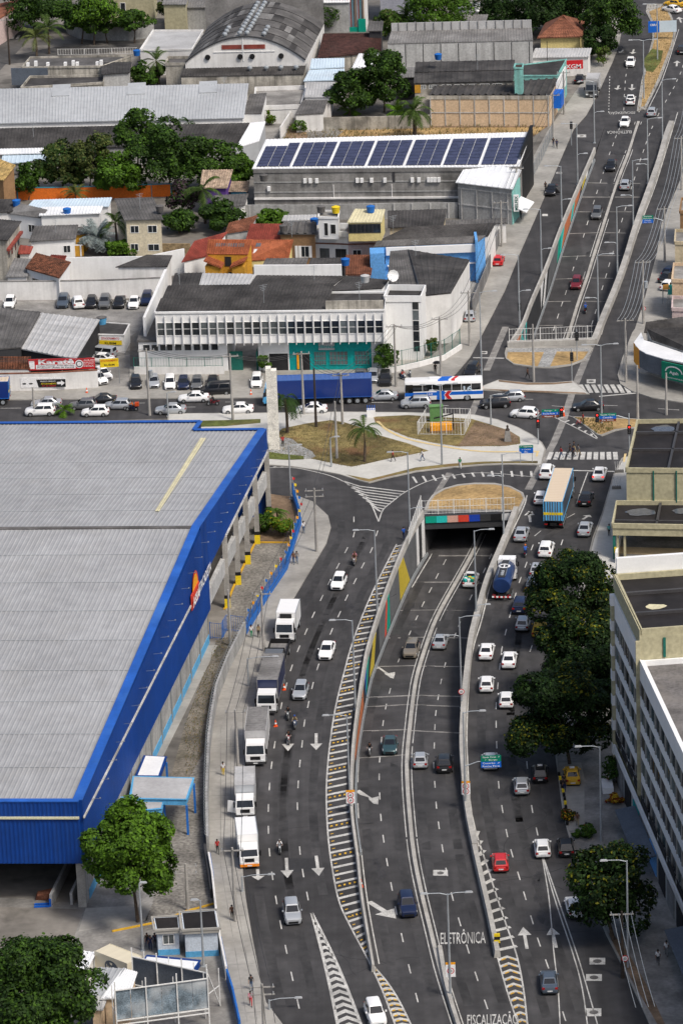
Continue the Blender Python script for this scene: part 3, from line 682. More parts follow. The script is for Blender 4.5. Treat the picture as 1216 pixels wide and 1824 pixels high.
patch('dry_lawn',[(904,629),(902,639),(915,649),(957,654.5),(968,629)],'dry_grass',.17);patch('dry_lawn',[(991,628),(979,654.5),(1016,650),(1038,641),(1047,628)],'dry_grass',.17)
patch('gravel_bed',[(904,622),(1050,622),(1047,628),(991,628),(979,655),(957,655),(968,629),(904,629)],'gravel_grey',.165)
mound=[(757,910),(761,897),(770,884),(790,872),(815,865),(845,862),(880,862.5),(908,868),(930,879.5),(934,890),(918,924),(909,913)]
slab('roundabout_island',mound,'concrete',.15,kerb='barrier')
patch('dry_lawn',[(762,908),(766,896),(775,884),(792,874),(815,867.5),(845,864.5),(880,865),(906,870),(926,880),(931,889),(917,918),(909,910)],'dry_grass',.17)
med=[(1140,196),(1134,200),(1142,145),(1152,107),(1161,73),(1163,47),(1150,22),(1152,8),(1180,8),(1194,28),(1203,52),(1198,80),(1175,140),(1147,197)]
slab('median_island',med,'concrete',.14,kerb='concrete');patch('bare_earth',[(1141,192),(1147,140),(1158,100),(1164,73),(1166,47),(1155,22),(1180,12),(1191,28),(1200,52),(1194,80),(1172,138),(1147,190)],'dry_grass',.16)
patch('lawn',[(1144,110),(1160,88),(1180,92),(1176,112),(1162,130),(1150,128)],'green_lawn',.165)
patch('car_park',[(-60,560),(0,536),(292,535),(268,575),(232,600),(232,690),(178,690),(176,600),(60,600)],'concrete_old',.02)
patch('yard',[(-120,1590),(154,1610),(185,1530),(380,1600),(408,1730),(430,1860),(-120,1860)],'concrete_old',.02)
patch('yard',[(-120,1612),(150,1620),(122,1700),(110,1860),(-120,1860)],'ground',.028)
patch('yard_pavement',[(153,1618),(268,1612),(262,1640),(140,1660)],'concrete',.03)
patch('gravel_yard',[(250,1660),(272,1610),(300,1460),(330,1400),(345,1330),(374,1330),(368,1440),(370,1520),(384,1610),(300,1650)],'gravel',.03)
patch('gravel_yard',[(402,1085),(455,968),(520,968),(505,1016),(470,1068),(436,1120),(404,1120)],'gravel',.03)
patch('earth_strip',[(386,1140),(432,1128),(404,1190),(384,1240),(374,1320),(330,1400),(300,1400),(330,1290)],'verge',.034)
patch('pavement',[(370,1150),(388,1150),(330,1270),(280,1370),(262,1370)],'concrete',.05)
patch('planting_bed',[(455,966),(478,880),(516,885),(532,935),(519,968)],'earth',.06)
patch('vacant_lot',[(440,262),(530,205),(975,225),(940,250),(480,262)],'earth',.03)
patch('vacant_lot',[(525,232),(700,228),(970,227),(955,240),(560,244)],'dry_grass',.036)
patch('rubble',[(545,236),(580,230),(612,234),(600,244),(548,246)],'gravel',.05)
yb=MB()
for pts in([(455,967),(519,967.5)],[(400,1086),(418,1042),(436,1005),(455,967)],[(200,1660),(240,1652),(290,1642),(330,1625),(384,1610)]):
 wallstrip(yb,[V(p.x,p.y,0)for p in PL(pts)],.25,.16)
yb.build('kerb',mt['paint_yellow'])['kind']='structure'
jj=MB()
for t in range(16):
 v=1160+t*43;a=(372+max(0,(1260-v))*.55 if v<1290 else 371+max(0,v-1520)*.17,v)
 b=(min(430+max(0,v-1560)*.14+max(0,1300-v)*.38,520),v-3)
 p,q=G0(*a,.13),G0(*b,.13);d=(q-p).normalized();n=V(-d.y,d.x,0)*.04
 jj.quad(p-n,q-n,q+n,p+n)
for off_ in(393,411):
 ribbon(jj,[G0(off_+max(0,1290-v)*.43+max(0,v-1540)*.17,v,.132)for v in range(1180,1840,40)],.06)
stru(jj,'pavement_joint',mt['concrete_old'])
def corners(FL,FR,BR,BL,zfr,zb):return[P(*FL,zfr),P(*FR,zfr),P(*BR,zb),P(*BL,zb)]
def at_z(p,z):return V(p.x,p.y,z)
def grow(c,o):
 0
 out=[]
 for i in range(4):
  p,n,b=c[i],c[(i+1)%4],c[i-1]
  d1=(p-n).normalized();d2=(p-b).normalized();out.append(p+(d1+d2)*o)
 return out
def bld(name,label,cat,FL,FR,BR,BL,zfr,zb=None,wall='white_wall',roof='roof_dark',kind='mono',ov=.3,pitch=.52,dep=.05,rows=1,zr=None,group=None,base=0,step=0,par=.5):
 zb=zfr if zb is None else zb
 c=corners(FL,FR,BR,BL,zfr,zb)
 ce=sum((at_z(p,0)for p in c),V(0,0,0))/4;ce.z=base
 t=thing(name,label,cat,ce,0,group)
 w=MB();top=[at_z(p,p.z-(.02 if kind!='flat' else par))for p in c]
 w.hexa([at_z(p,base)for p in c],top)
 if kind in('gable','gable2'):
  zr=zr or zfr+1.5
  m=[(c[0]+c[3])/2,(c[1]+c[2])/2]if kind=='gable' else[(c[0]+c[1])/2,(c[3]+c[2])/2]
  m=[at_z(p,zr)for p in m]
  g=grow(c,ov);gm=m[0]-m[1];gm.normalize();M0,M1=m[0]+gm*ov,m[1]-gm*ov
  if kind=='gable':
   w.add([top[0],top[3],at_z(m[0],zr-.05)],[(0,1,2)]);w.add([top[1],top[2],at_z(m[1],zr-.05)],[(0,1,2)])
   sl=[(g[0],g[1],M1,M0),(M0,M1,g[2],g[3])]
  else:
   w.add([top[0],top[1],at_z(m[0],zr-.05)],[(0,1,2)]);w.add([top[3],top[2],at_z(m[1],zr-.05)],[(0,1,2)])
   sl=[(g[0],M0,M1,g[3]),(M0,g[1],g[2],M1)]
 wo=w.build('wall',mt[wall],t)
 if kind=='flat':
  r=MB();ring=[at_z(p,p.z-par)for p in c]
  wallstrip(r,ring+[ring[0]],.28,par+.03);r.build('parapet',mt[wall],t)
  f=MB().hexa([at_z(p,p.z-par-.1)for p in c],[at_z(p,p.z-par+.05)for p in c]);f.build('roof',mt[roof],t)
 elif kind=='mono':
  g=grow(c,ov);r=MB();r.hexa([p+UP*.01 for p in g],[p+UP*.12 for p in g])
  r.corr(*[p+UP*.13 for p in g],pitch,dep,rows,step=step);r.build('roof',mt[roof],t)
 elif kind=='hip':
  g=grow(c,ov);a=(g[0]+g[1]+g[2]+g[3])/4;L=(g[1]-g[0]).length;Dp=(g[3]-g[0]).length
  ax=(g[1]-g[0]).normalized();e=max(0,(L-Dp)/2)
  r1,r2=at_z(a-ax*e,zr),at_z(a+ax*e,zr);r=MB()
  for q in((g[0],g[1],r2,r1),(g[2],g[3],r1,r2)):r.corr(q[0],q[1],q[2],q[3],pitch,dep,8,step=.05)
  r.add([g[1],g[2],r2],[(0,1,2)]);r.add([g[3],g[0],r1],[(0,1,2)]);r.hexa([p-UP*.12 for p in g],[p-UP*.02 for p in g]);r.build('roof',mt[roof],t)
 else:
  r=MB()
  for q in sl:
   r.hexa([p+UP*.01 for p in q],[p+UP*.11 for p in q]);r.corr(*[p+UP*.12 for p in q],pitch,dep,rows,step=step)
  r.build('roof',mt[roof],t)
 return t,c
TILE=dict(pitch=.36,dep=.09,rows=14,step=.05)
def outn(a,b,flip=1):
 d=(b-a);d.z=0;d.normalize();n=V(d.y,-d.x,0)
 if n.y>0:n=-n
 return d,n*flip
def window(t,a,b,t0,t1,z0,z1,pane='glass_dark',frame='white_paint',bars=1,proud=.06,n=None,fw=.08,tr=0,name='window'):
 d,nn=outn(a,b)
 if n is not None:nn=n
 L=(V(b.x,b.y,0)-V(a.x,a.y,0)).length;o=V(a.x,a.y,0)
 if-.3<t0<=1.0001 and t1<=1.0001:t0,t1=t0*L,t1*L
 p=lambda s,z,k:o+d*s+UP*z+nn*k
 f=MB()
 def bar(s0,s1,za,zb,k0=0,k1=proud):
  f.hexa([p(s0,za,k0),p(s1,za,k0),p(s1,za,k1),p(s0,za,k1)],[p(s0,zb,k0),p(s1,zb,k0),p(s1,zb,k1),p(s0,zb,k1)])
 bar(t0-fw,t1+fw,z1,z1+fw);bar(t0-fw,t1+fw,z0-fw,z0);bar(t0-fw,t0,z0,z1);bar(t1,t1+fw,z0,z1)
 for i in range(bars):
  s=t0+(t1-t0)*(i+1)/(bars+1);bar(s-.03,s+.03,z0,z1,0,proud-.01)
 for i in range(tr):
  z=z0+(z1-z0)*(i+1)/(tr+1);bar(t0,t1,z-.025,z+.025,0,proud-.015)
 fo=fixn(f.build(name,mt[frame],t))
 g=MB();g.hexa([p(t0,z0,.0),p(t1,z0,.0),p(t1,z0,.02),p(t0,z0,.02)],[p(t0,z1,0),p(t1,z1,0),p(t1,z1,.02),p(t0,z1,.02)])
 fixn(g.build('pane',mt[pane],fo));return fo
def facebox(t,a,b,s0,s1,z0,z1,k0,k1,m,name='panel',frac=True,n=None):
 0
 d,nn=outn(a,b)
 if n is not None:nn=n
 L=(V(b.x,b.y,0)-V(a.x,a.y,0)).length if frac else 1;o=V(a.x,a.y,0)
 p=lambda s,z,k:o+d*(s*L)+UP*z+nn*k
 return fixn(MB().hexa([p(s0,z0,k0),p(s1,z0,k0),p(s1,z0,k1),p(s0,z0,k1)],[p(s0,z1,k0),p(s1,z1,k0),p(s1,z1,k1),p(s0,z1,k1)]).build(name,mt[m],t))
def wallthing(label,pts,h,m,w=.2,name='boundary_wall',cap=None,z=0):
 q=[V(p.x,p.y,z)for p in PL(pts)];t=thing(name,label,'wall',q[0]);mb=MB();wallstrip(mb,q,w,h);mb.build('wall_body',mt[m],t)
 if cap:
  c=MB();wallstrip(c,[p+UP*(h+.003)for p in q],w+.08,.12);c.build('wall_cap',mt[cap],t)
 return t,q
WZ,WRZ=12.0,16.2
A0=P(153,1616);B0=P(476,923)
dS=(B0-A0);LS=dS.length;dS.normalize();nS=V(dS.y,-dS.x,0)
def side(t,k=0,z=0):p=A0+dS*t+nS*k;return V(p.x,p.y,z)
fl_=P(-30,1430,WZ);dF=at_z(fl_,0)-at_z(P(148,1430,WZ),0);dF.normalize()
tR=(P(362,941,WRZ)-A0).dot(dS)
wh=thing('warehouse','huge grey roofed warehouse with bright blue metal cladding round its eaves','warehouse',A0)
C1,C2,C3=side(0,0,WZ),side(tR,0,WRZ),side(LS+.4,0,WZ)
far=95
b1=P(366,746,WZ);b2=P(346,769,WZ)
r=MB()
D1,D2=C1+dF*far,C2+dF*far
r.corr(D1+UP*.05,C1+UP*.05,C2+UP*.05,D2+UP*.05,.55,.055,1)
r.build('roof_front_slope',mt['roof_zinc'],wh)
r=MB()
n2=C3+dF*((b2-C3).dot(dF));n1=b1-(b1-C3).dot(dS)*dS*0
r.corr(n2+UP*.05,C3+UP*.05,C2+UP*.05,C2+dF*((b2-C3).dot(dF))+UP*.05,.55,.055,1)
eL=C3+dF*far
k2=(b1-C3).dot(dS);n3=n2+dS*k2;n3.z=WZ-k2*(WRZ-WZ)/(LS-tR)
r.corr(eL+dS*k2+UP*(n3.z-WZ+.05),n3+UP*.05,C2+dF*((b2-C3).dot(dF))+UP*.05,D2+UP*.05,.55,.055,1)
r.build('roof_back_slope',mt['roof_zinc'],wh)
rd=MB();rd.beam(C2+UP*.14,D2+UP*.14,.7,.12);rd.build('ridge_cap',mt['roof_grey'],wh)
yp=[P(276,911,15.7),P(284,911,15.7),P(367,779,12.6),P(357,779,12.6)]
def onback(p):
 t=(p-A0).dot(dS);return V(p.x,p.y,WRZ-(t-tR)*(WRZ-WZ)/(LS-tR)+.16)
s_=MB();s_.corr(*[onback(p)for p in(yp[0],yp[1],yp[2],yp[3])],.3,.03);s_.build('roof_light',mt['roof_yellow'],wh)
sm_=MB()
for k,(za,zb_,t0,t1)in enumerate(((WZ,WRZ,0,tR),)):
 for i in range(1,9):
  t=t0+(t1-t0)*i/9;z=za+(zb_-za)*i/9+.125
  a=side(t,0,z);sm_.beam(a,a+dF*far,.10,.03)
for i in range(1,6):
 t=tR+(LS-tR)*i/6;z=WRZ+(WZ-WRZ)*i/6+.125;a=side(t,0,z);sm_.beam(a,a+dF*(far if i<5 else 8.5),.10,.03)
sm_.build('sheet_joint',mt['roof_pale'],wh)['kind']='stuff'
def clad(name,a,b,zb0,zb1,za0,za1,k=.35,n=nS,m='blue_clad',pitch=.45,dep=.05):
 mb=MB();aa,bb=V(a.x,a.y,0)+n*k,V(b.x,b.y,0)+n*k
 N=max(2,int((bb-aa).length/pitch));pts=[]
 for i in range(N):
  for u,h_ in((0,0),(.45,0),(.55,1),(.9,1)):pts.append(((i+u)/N,h_))
 pts.append((1,0));o=len(mb.v)
 for u,h_ in pts:
  q=aa.lerp(bb,u)+n*(h_*dep);mb.v.append((q.x,q.y,zb0+(zb1-zb0)*u));mb.v.append((q.x,q.y,za0+(za1-za0)*u))
 for i in range(len(pts)-1):mb.f.append((o+2*i,o+2*i+2,o+2*i+3,o+2*i+1));mb.m.append(0)
 mb.hexa([V(aa.x,aa.y,zb0)-n*.5,V(bb.x,bb.y,zb1)-n*.5,V(bb.x,bb.y,zb1)-n*.02,V(aa.x,aa.y,zb0)-n*.02],[V(aa.x,aa.y,za0)-n*.5,V(bb.x,bb.y,za1)-n*.5,V(bb.x,bb.y,za1)-n*.02,V(aa.x,aa.y,za0)-n*.02])
 return mb.build(name,mt[m],wh)
tS=(P(373,1085,4.4)-A0).dot(dS)
zAt=lambda t:WZ+(WRZ-WZ)*t/tR if t<=tR else WRZ+(WZ-WRZ)*(t-tR)/(LS-tR)
clad('side_cladding',side(0),side(tS),5.2,4.4,zAt(0)+.25,zAt(tS)+.25)
clad('side_cladding',side(tS),side(tR),9.6,9.6,zAt(tS)+.25,WRZ+.25)
clad('side_cladding',side(tR),side(LS+.4),9.6,9.4,WRZ+.25,WZ+.25)
nF=V(-dF.y,dF.x,0)
if nF.y>0:nF=-nF
clad('front_cladding',at_z(C1,0)+dF*far,at_z(C1,0),5.2,5.2,WZ+.25,WZ+.25,n=nF)
cp=MB()
for a,b in((C1,C2),(C2,C3)):cp.beam(a+UP*.3-nS*.15,b+UP*.3-nS*.15,1.05,.1)
cp.beam(C1+UP*.3+nF*.1,D1+UP*.3+nF*.1,.75,.1);cp.beam(C3+UP*.3,n2+UP*.3,.6,.1);cp.beam(n2+UP*.3,n3+UP*.3,.6,.1);cp.beam(n3+UP*.3,n3+dF*80+UP*.3,.6,.1)
cp.build('blue_capping',mt['blue_cap'],wh)
bk=MB()
for a,b in((C3,n2),(n2,n3),(n3,n3+dF*80)):bk.hexa([at_z(a,0),at_z(b,0),at_z(b,0)+dS*.2,at_z(a,0)+dS*.2],[a+UP*.24,b+UP*.24,b+dS*.2+UP*.24,a+dS*.2+UP*.24])
fixn(bk.build('back_wall',mt['blue_clad'],wh))
bw=MB()
for t0,t1,kk,h_ in((0,tS,0,9.0),(tS,LS,-7.5,11.5)):
 a,b=side(t0,kk),side(t1,kk)
 bw.hexa([a-nS*.3,b-nS*.3,b,a],[at_z(a,h_)-nS*.3,at_z(b,h_)-nS*.3,at_z(b,h_),at_z(a,h_)])
a,b=side(tS,0),side(tS,-7.8);bw.hexa([a,b,b-dS*.3,a-dS*.3],[at_z(p,9)for p in(a,b,b-dS*.3,a-dS*.3)])
fixn(bw.build('side_wall',mt['grey_wall'],wh))
st=MB();wallstrip(st,[side(2,.03),side(tS,.03)],.08,1.1);st.build('blue_plinth',mt['blue_light'],wh)
for i in range(1,12):
 t=tS*i/12;facebox(wh,side(0),side(tS),t/tS-.0022,t/tS+.0022,0,5,.02,.14,'metal_grey','downpipe',n=nS)
so_=MB();so_.hexa([side(tS,-7.5,9.45),side(LS,-7.5,9.45),side(LS,.3,9.45),side(tS,.3,9.45)],[side(tS,-7.5,9.6),side(LS,-7.5,9.6),side(LS,.3,9.6),side(tS,.3,9.6)]);so_.build('soffit',mt['concrete_old'],wh)
gb=MB();gb.hexa([side(tS+.5,-.3,4.6),side(LS,-.3,4.6),side(LS,.25,4.6),side(tS+.5,.25,4.6)],[side(tS+.5,-.3,6.6),side(LS,-.3,6.6),side(LS,.25,6.6),side(tS+.5,.25,6.6)]);fixn(gb.build('gallery_beam',mt['light_block'],wh))
for u,v in((475.6,923),(454,968),(436,1004),(417.6,1040.5),(399.6,1082)):
 p=P(u,v);t=(p-A0).dot(dS);q=side(t,.28)
 c=MB().box(q.x-.32,q.x+.32,q.y-.32,q.y+.32,1.75,9.5).build('column',mt['pole_concrete'],wh)
 MB().box(q.x-.35,q.x+.35,q.y-.35,q.y+.35,0,1.3).build('yellow_base',mt['sign_yellow'],c);MB().box(q.x-.36,q.x+.36,q.y-.36,q.y+.36,1.301,1.75).build('black_band',mt['black'],c)
q=side(0,-.2);MB().box(q.x-.55,q.x+.3,q.y-.1,q.y+.7,0,5.4).build('corner_column',mt['pole_concrete'],wh)
def onside(u,v,k=.5):
 o=A0+nS*k;d=P(u,v,5)-CAM;return CAM+d*((o-CAM).dot(nS)/d.dot(nS))
wl=MB();wl.beam(onside(150,1456),onside(342,1076),.16,.22);wl.build('white_line',mt['paint'],wh)
wl=MB();a_=V(C1.x,C1.y,onside(150,1456).z)+nF*.5;wl.beam(a_,a_+dF*far,.16,.24);wl.build('white_line',M('cream_line',(.62,.60,.42),.6,.05),wh)
wl=MB();wl.beam(side(tS+12,.45,9.5),side(LS,.45,9.3),.2,.25);wl.build('white_line',mt['paint'],wh)
sA,sB=onside(348,1060),onside(364,1027);sd1=(sB-sA).normalized()
text('sign_lettering','ATACADISTA',onside(363.5,1029,.62),dS,UP,8.6,1.25,mt['white_paint'],wh,.03,.1)
text('sign_lettering','ASSAÍ',onside(348,1061,.70),dS,UP,4.4,1.5,mt['white_paint'],wh,.04,.16)
def sun_(r,k,m):hs=MB();cc=onside(348.5,1052,k);hs.poly([cc+dS*(r*math.cos(math.pi*i/14))+UP*(1.15*r*math.sin(math.pi*i/14))for i in range(15)]);hs.build('sign_sun',mt[m],wh)
sun_(2.15,.5,'mural_red');sun_(1.8,.58,'sign_amber')
hs=MB();hs.obox(onside(348,1061,.6),dS,nS,UP,2.5,.06,.95);hs.build('sign_back',mt['mural_red'],wh)
for i in range(26):
 t=4+i*(LS-8)/25;z=zAt(t)-1.6;a=side(t,.45,z);m_=MB();m_.beam(a,a+nS*.9+UP*.1,.03,.03);m_.box(a.x+nS.x*.9-.07,a.x+nS.x*.9+.07,a.y-.07,a.y+.07,z+.03,z+.13);m_.build('floodlight',mt['metal_grey'],wh)
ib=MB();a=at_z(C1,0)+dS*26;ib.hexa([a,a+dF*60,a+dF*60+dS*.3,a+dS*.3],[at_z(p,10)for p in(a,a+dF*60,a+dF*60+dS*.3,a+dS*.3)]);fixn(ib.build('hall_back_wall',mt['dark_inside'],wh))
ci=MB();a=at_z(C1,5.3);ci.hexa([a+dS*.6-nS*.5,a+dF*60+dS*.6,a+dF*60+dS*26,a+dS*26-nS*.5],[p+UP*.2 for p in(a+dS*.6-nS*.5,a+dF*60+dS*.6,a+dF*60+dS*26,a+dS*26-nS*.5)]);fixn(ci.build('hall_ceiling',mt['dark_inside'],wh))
for u,v in((92,1615),(128,1612)):
 p=P(u,v);MB().obox(p+dS*6+UP*.7,dS,nS,UP,6,.14,.7).build('dock_wall',mt['light_block'],wh)
ob,c=bld('office_building','long white office building with a row of fins and windows above a turquoise shopfront','office building',(276,556),(684,551),(688,520),(300,520),9.6,9.6,kind='flat',base=4.7,par=.25,wall='white_wall',roof='roof_dark')
a,b=at_z(c[0],0),at_z(c[1],0);dX,nX=outn(a,b);LX=(b-a).length
r=MB();e0,e1=at_z(c[0],9.55),at_z(c[0].lerp(c[1],.74),9.55);w_=(at_z(c[3],0)-a)
dep_=w_.length
for k0,k1,z0,z1 in((.02,.46,9.6,10.3),(.47,1.0,9.9,10.6)):r.corr(e0+w_*k0+UP*(z0-9.55),e1+w_*k0+UP*(z0-9.55),e1+w_*k1+UP*(z1-9.55),e0+w_*k1+UP*(z1-9.55),.5,.06)
r.build('corrugated_roof',mt['roof_dark'],ob)
facebox(ob,at_z(e1,0)+w_*.02,at_z(c[1],0)+w_*.02,.02,.98,9.6,10.9,-.2,0,'stained_wall','roof_upstand')
NF=26
for i in range(NF+1):facebox(ob,a,b,.004+.99*i/NF-.0011,.004+.99*i/NF+.0011,4.45,9.0,.02,.30,'white_wall','fin')
for i in range(NF):
 s=.004+.99*i/NF
 window(ob,a,b,s*LX+.13,s*LX+.99*LX/NF-.13,6.05,7.95,'glass_mid' if i in(0,1,5,6,7,9,12,13,14,21,22)else 'glass_dark','white_paint',0,.10,fw=.06,tr=1)
lo=MB();inn=-nX*1.2
def seg(s0,s1,z1,m,name,k0=-12,k1=-1.2):return facebox(ob,a,b,s0,s1,0,z1,k0,k1,m,name)
seg(-.085,.305,4.7,'white_wall','lower_wall');seg(.44,.575,4.7,'white_wall','lower_wall');seg(.575,.935,4.7,'teal_wall','shopfront_wall');seg(.935,1.0,4.7,'white_wall','lower_wall')
facebox(ob,a,b,-.09,.02,4.7,5.0,-12,-1.0,'roof_grey','low_roof')
for i,s in enumerate((-.07,-.033,.005,.03,.07,.112,.152,.19,.23)):window(ob,a-nX*1.2,b-nX*1.2,s*LX+.2,s*LX+1.15,3.35,4.25,'glass_dark','white_paint',0,.06,fw=.05)
window(ob,a-nX*1.2,b-nX*1.2,.487*LX,.57*LX,.1,2.7,'dark_inside','white_paint',0,.05)
for s0,s1 in((.685,.735),(.752,.83),(.862,.925)):window(ob,a-nX*1.2,b-nX*1.2,s0*LX,s1*LX,.9,2.9,'glass_mid','teal_wall',4,.08,tr=2)
window(ob,a-nX*1.2,b-nX*1.2,.62*LX,.665*LX,.1,2.6,'dark_inside','teal_wall',0,.05)
facebox(ob,a,b,.608,.618,.3,2.8,-1.2,-1.05,'sign_amber','yellow_sign')
facebox(ob,a,b,.705,.775,3.2,4.3,-1.2,-1.0,'roof_pale','shop_sign')
text('sign_lettering','clinica',a+dX*(.74*LX)+UP*3.75-nX*.99,dX,UP,2.6,.5,mt['teal_wall'],ob,.02)
seg(.305,.44,.05,'concrete_old','driveway',-20,.5)
facebox(ob,a,b,.315,.37,0,3.0,-1.6,-1.45,'green_fence','green_gate');facebox(ob,a,b,.43,.436,0,3.0,-5,-1.3,'green_fence','green_gate')
tw,tc=bld('stair_tower','plain white stair tower with one tall dark strip window','building',(684,527),(749,527),(757,508),(692,507),9.9,kind='flat',wall='white_wall',roof='roof_dark',par=.9)
ta,tb=at_z(tc[0],0),at_z(tc[1],0)
for k,zz in enumerate((1.4,3.0,4.6,6.2,7.8)):window(tw,ta,tb,.76,.93,zz,zz+1.5,'glass_mid' if k==3 else 'glass_dark','white_wall',0,.05,fw=.03)
facebox(tw,ta,tb,-.42,.06,9.0,9.1,.1,1.6,'roof_mid','small_canopy')
for k in range(2):facebox(tw,ta,tb,-.34+.2*k,-.2+.2*k,6.6,7.3,.1,.7,'white_paint','air_unit')
wl_,_=bld('workshop_hall','white side hall with streaked wall and sagging dark roof along the uphill street','hall',(752,528),(802,523),(835.6,464),(727,446),7.6,7.6,kind='mono',wall='white_dirty',roof='roof_dark',ov=.05,rows=3,step=.04)
rd_,_=bld('workshop_hall','low hall with dark ribbed roof hidden behind the dish antenna','hall',(690,506),(748,510),(727,446),(695,449),7.0,7.4,kind='mono',roof='roof_grey',wall='white_dirty',ov=.05)
for lab,q,z,rf,wl in(('dark roofed shed between the white office roof and the yard wall',[(303,519),(350,519.5),(361,487),(312,488)],7.2,'roof_dark','white_dirty'),('bright translucent roof between white parapets behind the office',[(352,519.5),(437,519.5),(456,489.5),(361,488)],7.4,'roof_light','white_wall'),('long black ribbed roof below the white parapet behind the office',[(438,519.5),(583,518),(614,493),(457,491.6)],7.6,'roof_dark','white_wall'),('black ribbed roof beside the dish behind the office',[(585,520),(680,515),(692,500),(616,493)],7.5,'roof_dark','white_wall')):
 bld('rear_shed',lab,'shed',*q,z,z+.3,kind='mono',roof=rf,wall=wl,ov=.02)
t,q=wallthing('tall white parapet wall behind the black ribbed roofs',[(457,577),(540,577),(612,576)],9.3,'white_wall',.35)
t,q=wallthing('slanting white wall from the car park to the office roof',[(262,657),(300,568)],7.9,'white_wall',.4)
sd_=thing('satellite_dish','white dish antenna aimed over the workshop roof','satellite dish',P(700,491,7.6));p=P(700,491,9.2)
MB().tube([P(697,497,7.6),P(697,497,9.0)],.12).build('mast',mt['white_paint'],sd_)
m_=MB();ax=V(.35,-.9,.3).normalized();e1_=ax.cross(UP).normalized();e2_=e1_.cross(ax)
prev=[p];
rings=[[p-ax*.35+e1_*0]*10]+[[p-ax*(.35-.35*(k/3)**2)+(e1_*math.cos(j*.628)+e2_*math.sin(j*.628))*(.9*k/3)for j in range(10)]for k in(1,2,3)]
for r0,r1 in zip(rings,rings[1:]):
 for j in range(10):m_.quad(r0[j],r0[(j+1)%10],r1[(j+1)%10],r1[j])
m_.build('dish',mt['white_paint'],sd_);MB().beam(p-ax*.3,P(690,491,9.0),.35,.35).build('arm',mt['white_paint'],sd_)
so1,c=bld('warehouse_hall','grey block hall with a white roof covered by solar panels','hall',(451,301),(923,297),(944,237),(475,250),7.4,9.2,kind='mono',wall='block_wall',roof='roof_white',ov=.15,pitch=.6)
a,b=at_z(c[0],0),at_z(c[1],0);dX,nX=outn(a,b);LX=(b-a).length
g0,g1,g2,g3=[p+UP*.26 for p in c]
def onr(u,w):return g0.lerp(g1,u).lerp(g3.lerp(g2,u),w)
nrm=(g1-g0).cross(g3-g0).normalized()
xs=[0.006,.142,.284,.426,.569,.711,.853,.996]
for bi in range(7):
 ncol=3;w0,w1=xs[bi]+.0045,xs[bi+1]-.0045
 for i in range(ncol):
  for j in range(8):
   if bi==0 and i<2 and j==7:continue
   u0=w0+(w1-w0)*i/ncol+.0012;u1=w0+(w1-w0)*(i+1)/ncol-.0012;v0=.03+.80*j/8+.005;v1=.03+.80*(j+1)/8-.005
   b4=[onr(u0,v0),onr(u1,v0),onr(u1,v1),onr(u0,v1)]
   MB().hexa(b4,[p+nrm*.07 for p in b4]).build('solar_panel',mt['solar'],so1)
facebox(so1,a,b,0,1,6.75,7.3,.02,.14,'roof_mid','eave_trim')
for z in(5.0,3.3):facebox(so1,a,b,0,.77,z,z+.22,.02,.08,'grey_wall','concrete_band')
facebox(so1,a,b,0,.80,2.2,2.5,.02,.3,'white_dirty','wall_ledge')
for i,s in enumerate((.195,.215,.24,.393,.41,.447,.497,.60,.625,.662,.672,.685,.70,.057)):
 z=5.0 if i<13 else 3.7;u_=facebox(so1,a,b,s-.006,s+.006,z,z+.75,.02,.42,'white_paint','air_unit')
for s in(.30,.52):facebox(so1,a,b,s,s+.003,2.4,4.6,.02,.12,'white_dirty','pipe')
facebox(so1,a,b,.525,.535,5.0,7.2,.02,.1,'dark_grey','vent_grille')
bw_,_=bld('black_shopfront','tall black screen wall at the street end of the solar hall','shopfront',(926,274),(928,271),(948,223),(945,223),8.9,10.4,kind='flat',wall='black',roof='roof_white',par=.1)
t,q=wallthing('grey block yard wall with concrete posts in front of the solar hall',[(430,392),(560,392),(700,389),(815,388)],2.6,'grey_wall',.25)
for k in range(12):
 p=q[0].lerp(q[-1],(k+.5)/12.0);MB().box(p.x-.15,p.x+.15,p.y-.25,p.y-.13,0,2.65).build('post',mt['light_block'],t)
mf,c=bld('shop_building','grey block building with a bright white tilted roof and green street front','shop',(815,325),(910,336),(924,305),(836,289),6.2,7.4,kind='mono',wall='grey_wall',roof='roof_white',ov=.35,pitch=1.0)
a,b=at_z(c[0],0),at_z(c[1],0)
for i in range(4):facebox(mf,a,b,.05+.29*i,.065+.29*i,0,5.4,.02,.14,'light_block','concrete_post')
for z in(2.5,5.2):facebox(mf,a,b,0,1,z,z+.2,.02,.10,'light_block','concrete_band')
a2,b2=at_z(c[1],0),at_z(c[2],0);nE=V((b2-a2).y,-(b2-a2).x,0).normalized()
if nE.x<0:nE=-nE
facebox(mf,a2,b2,0,1,0,6.4,.02,.12,'turquoise_wall','green_front',n=nE)
sgn=MB();p=a2+nE*.3;sgn.box(p.x,p.x+.9,p.y-.15,p.y,2.4,5.2);sgn.build('sign_board',mt['sign_white'],mf)
text('sign_lettering','MELFEX',V(p.x+.45,p.y-.17,3.8),UP,V(-1,0,0),2.4,.5,mt['green_fence'],mf,.02)
aw=MB();aw.quad(a2+nE*.2+UP*3.2,a2+nE*2.4+UP*2.3,b2+nE*2.4+UP*2.3,b2+nE*.2+UP*3.2);aw.quad(a2+nE*.2+UP*3.1,b2+nE*.2+UP*3.1,b2+nE*2.4+UP*2.2,a2+nE*2.4+UP*2.2);aw.build('awning',mt['roof_white'],mf)
cw,c=bld('factory_building','cream panelled factory wall with a black wavy roof by the vacant lot','factory',(765,170),(978,170),(992,141),(773,155),5.6,5.9,kind='mono',wall='peach_wall',roof='roof_dark',ov=.1,pitch=1.3,dep=.2)
a,b=at_z(c[0],0),at_z(c[1],0)
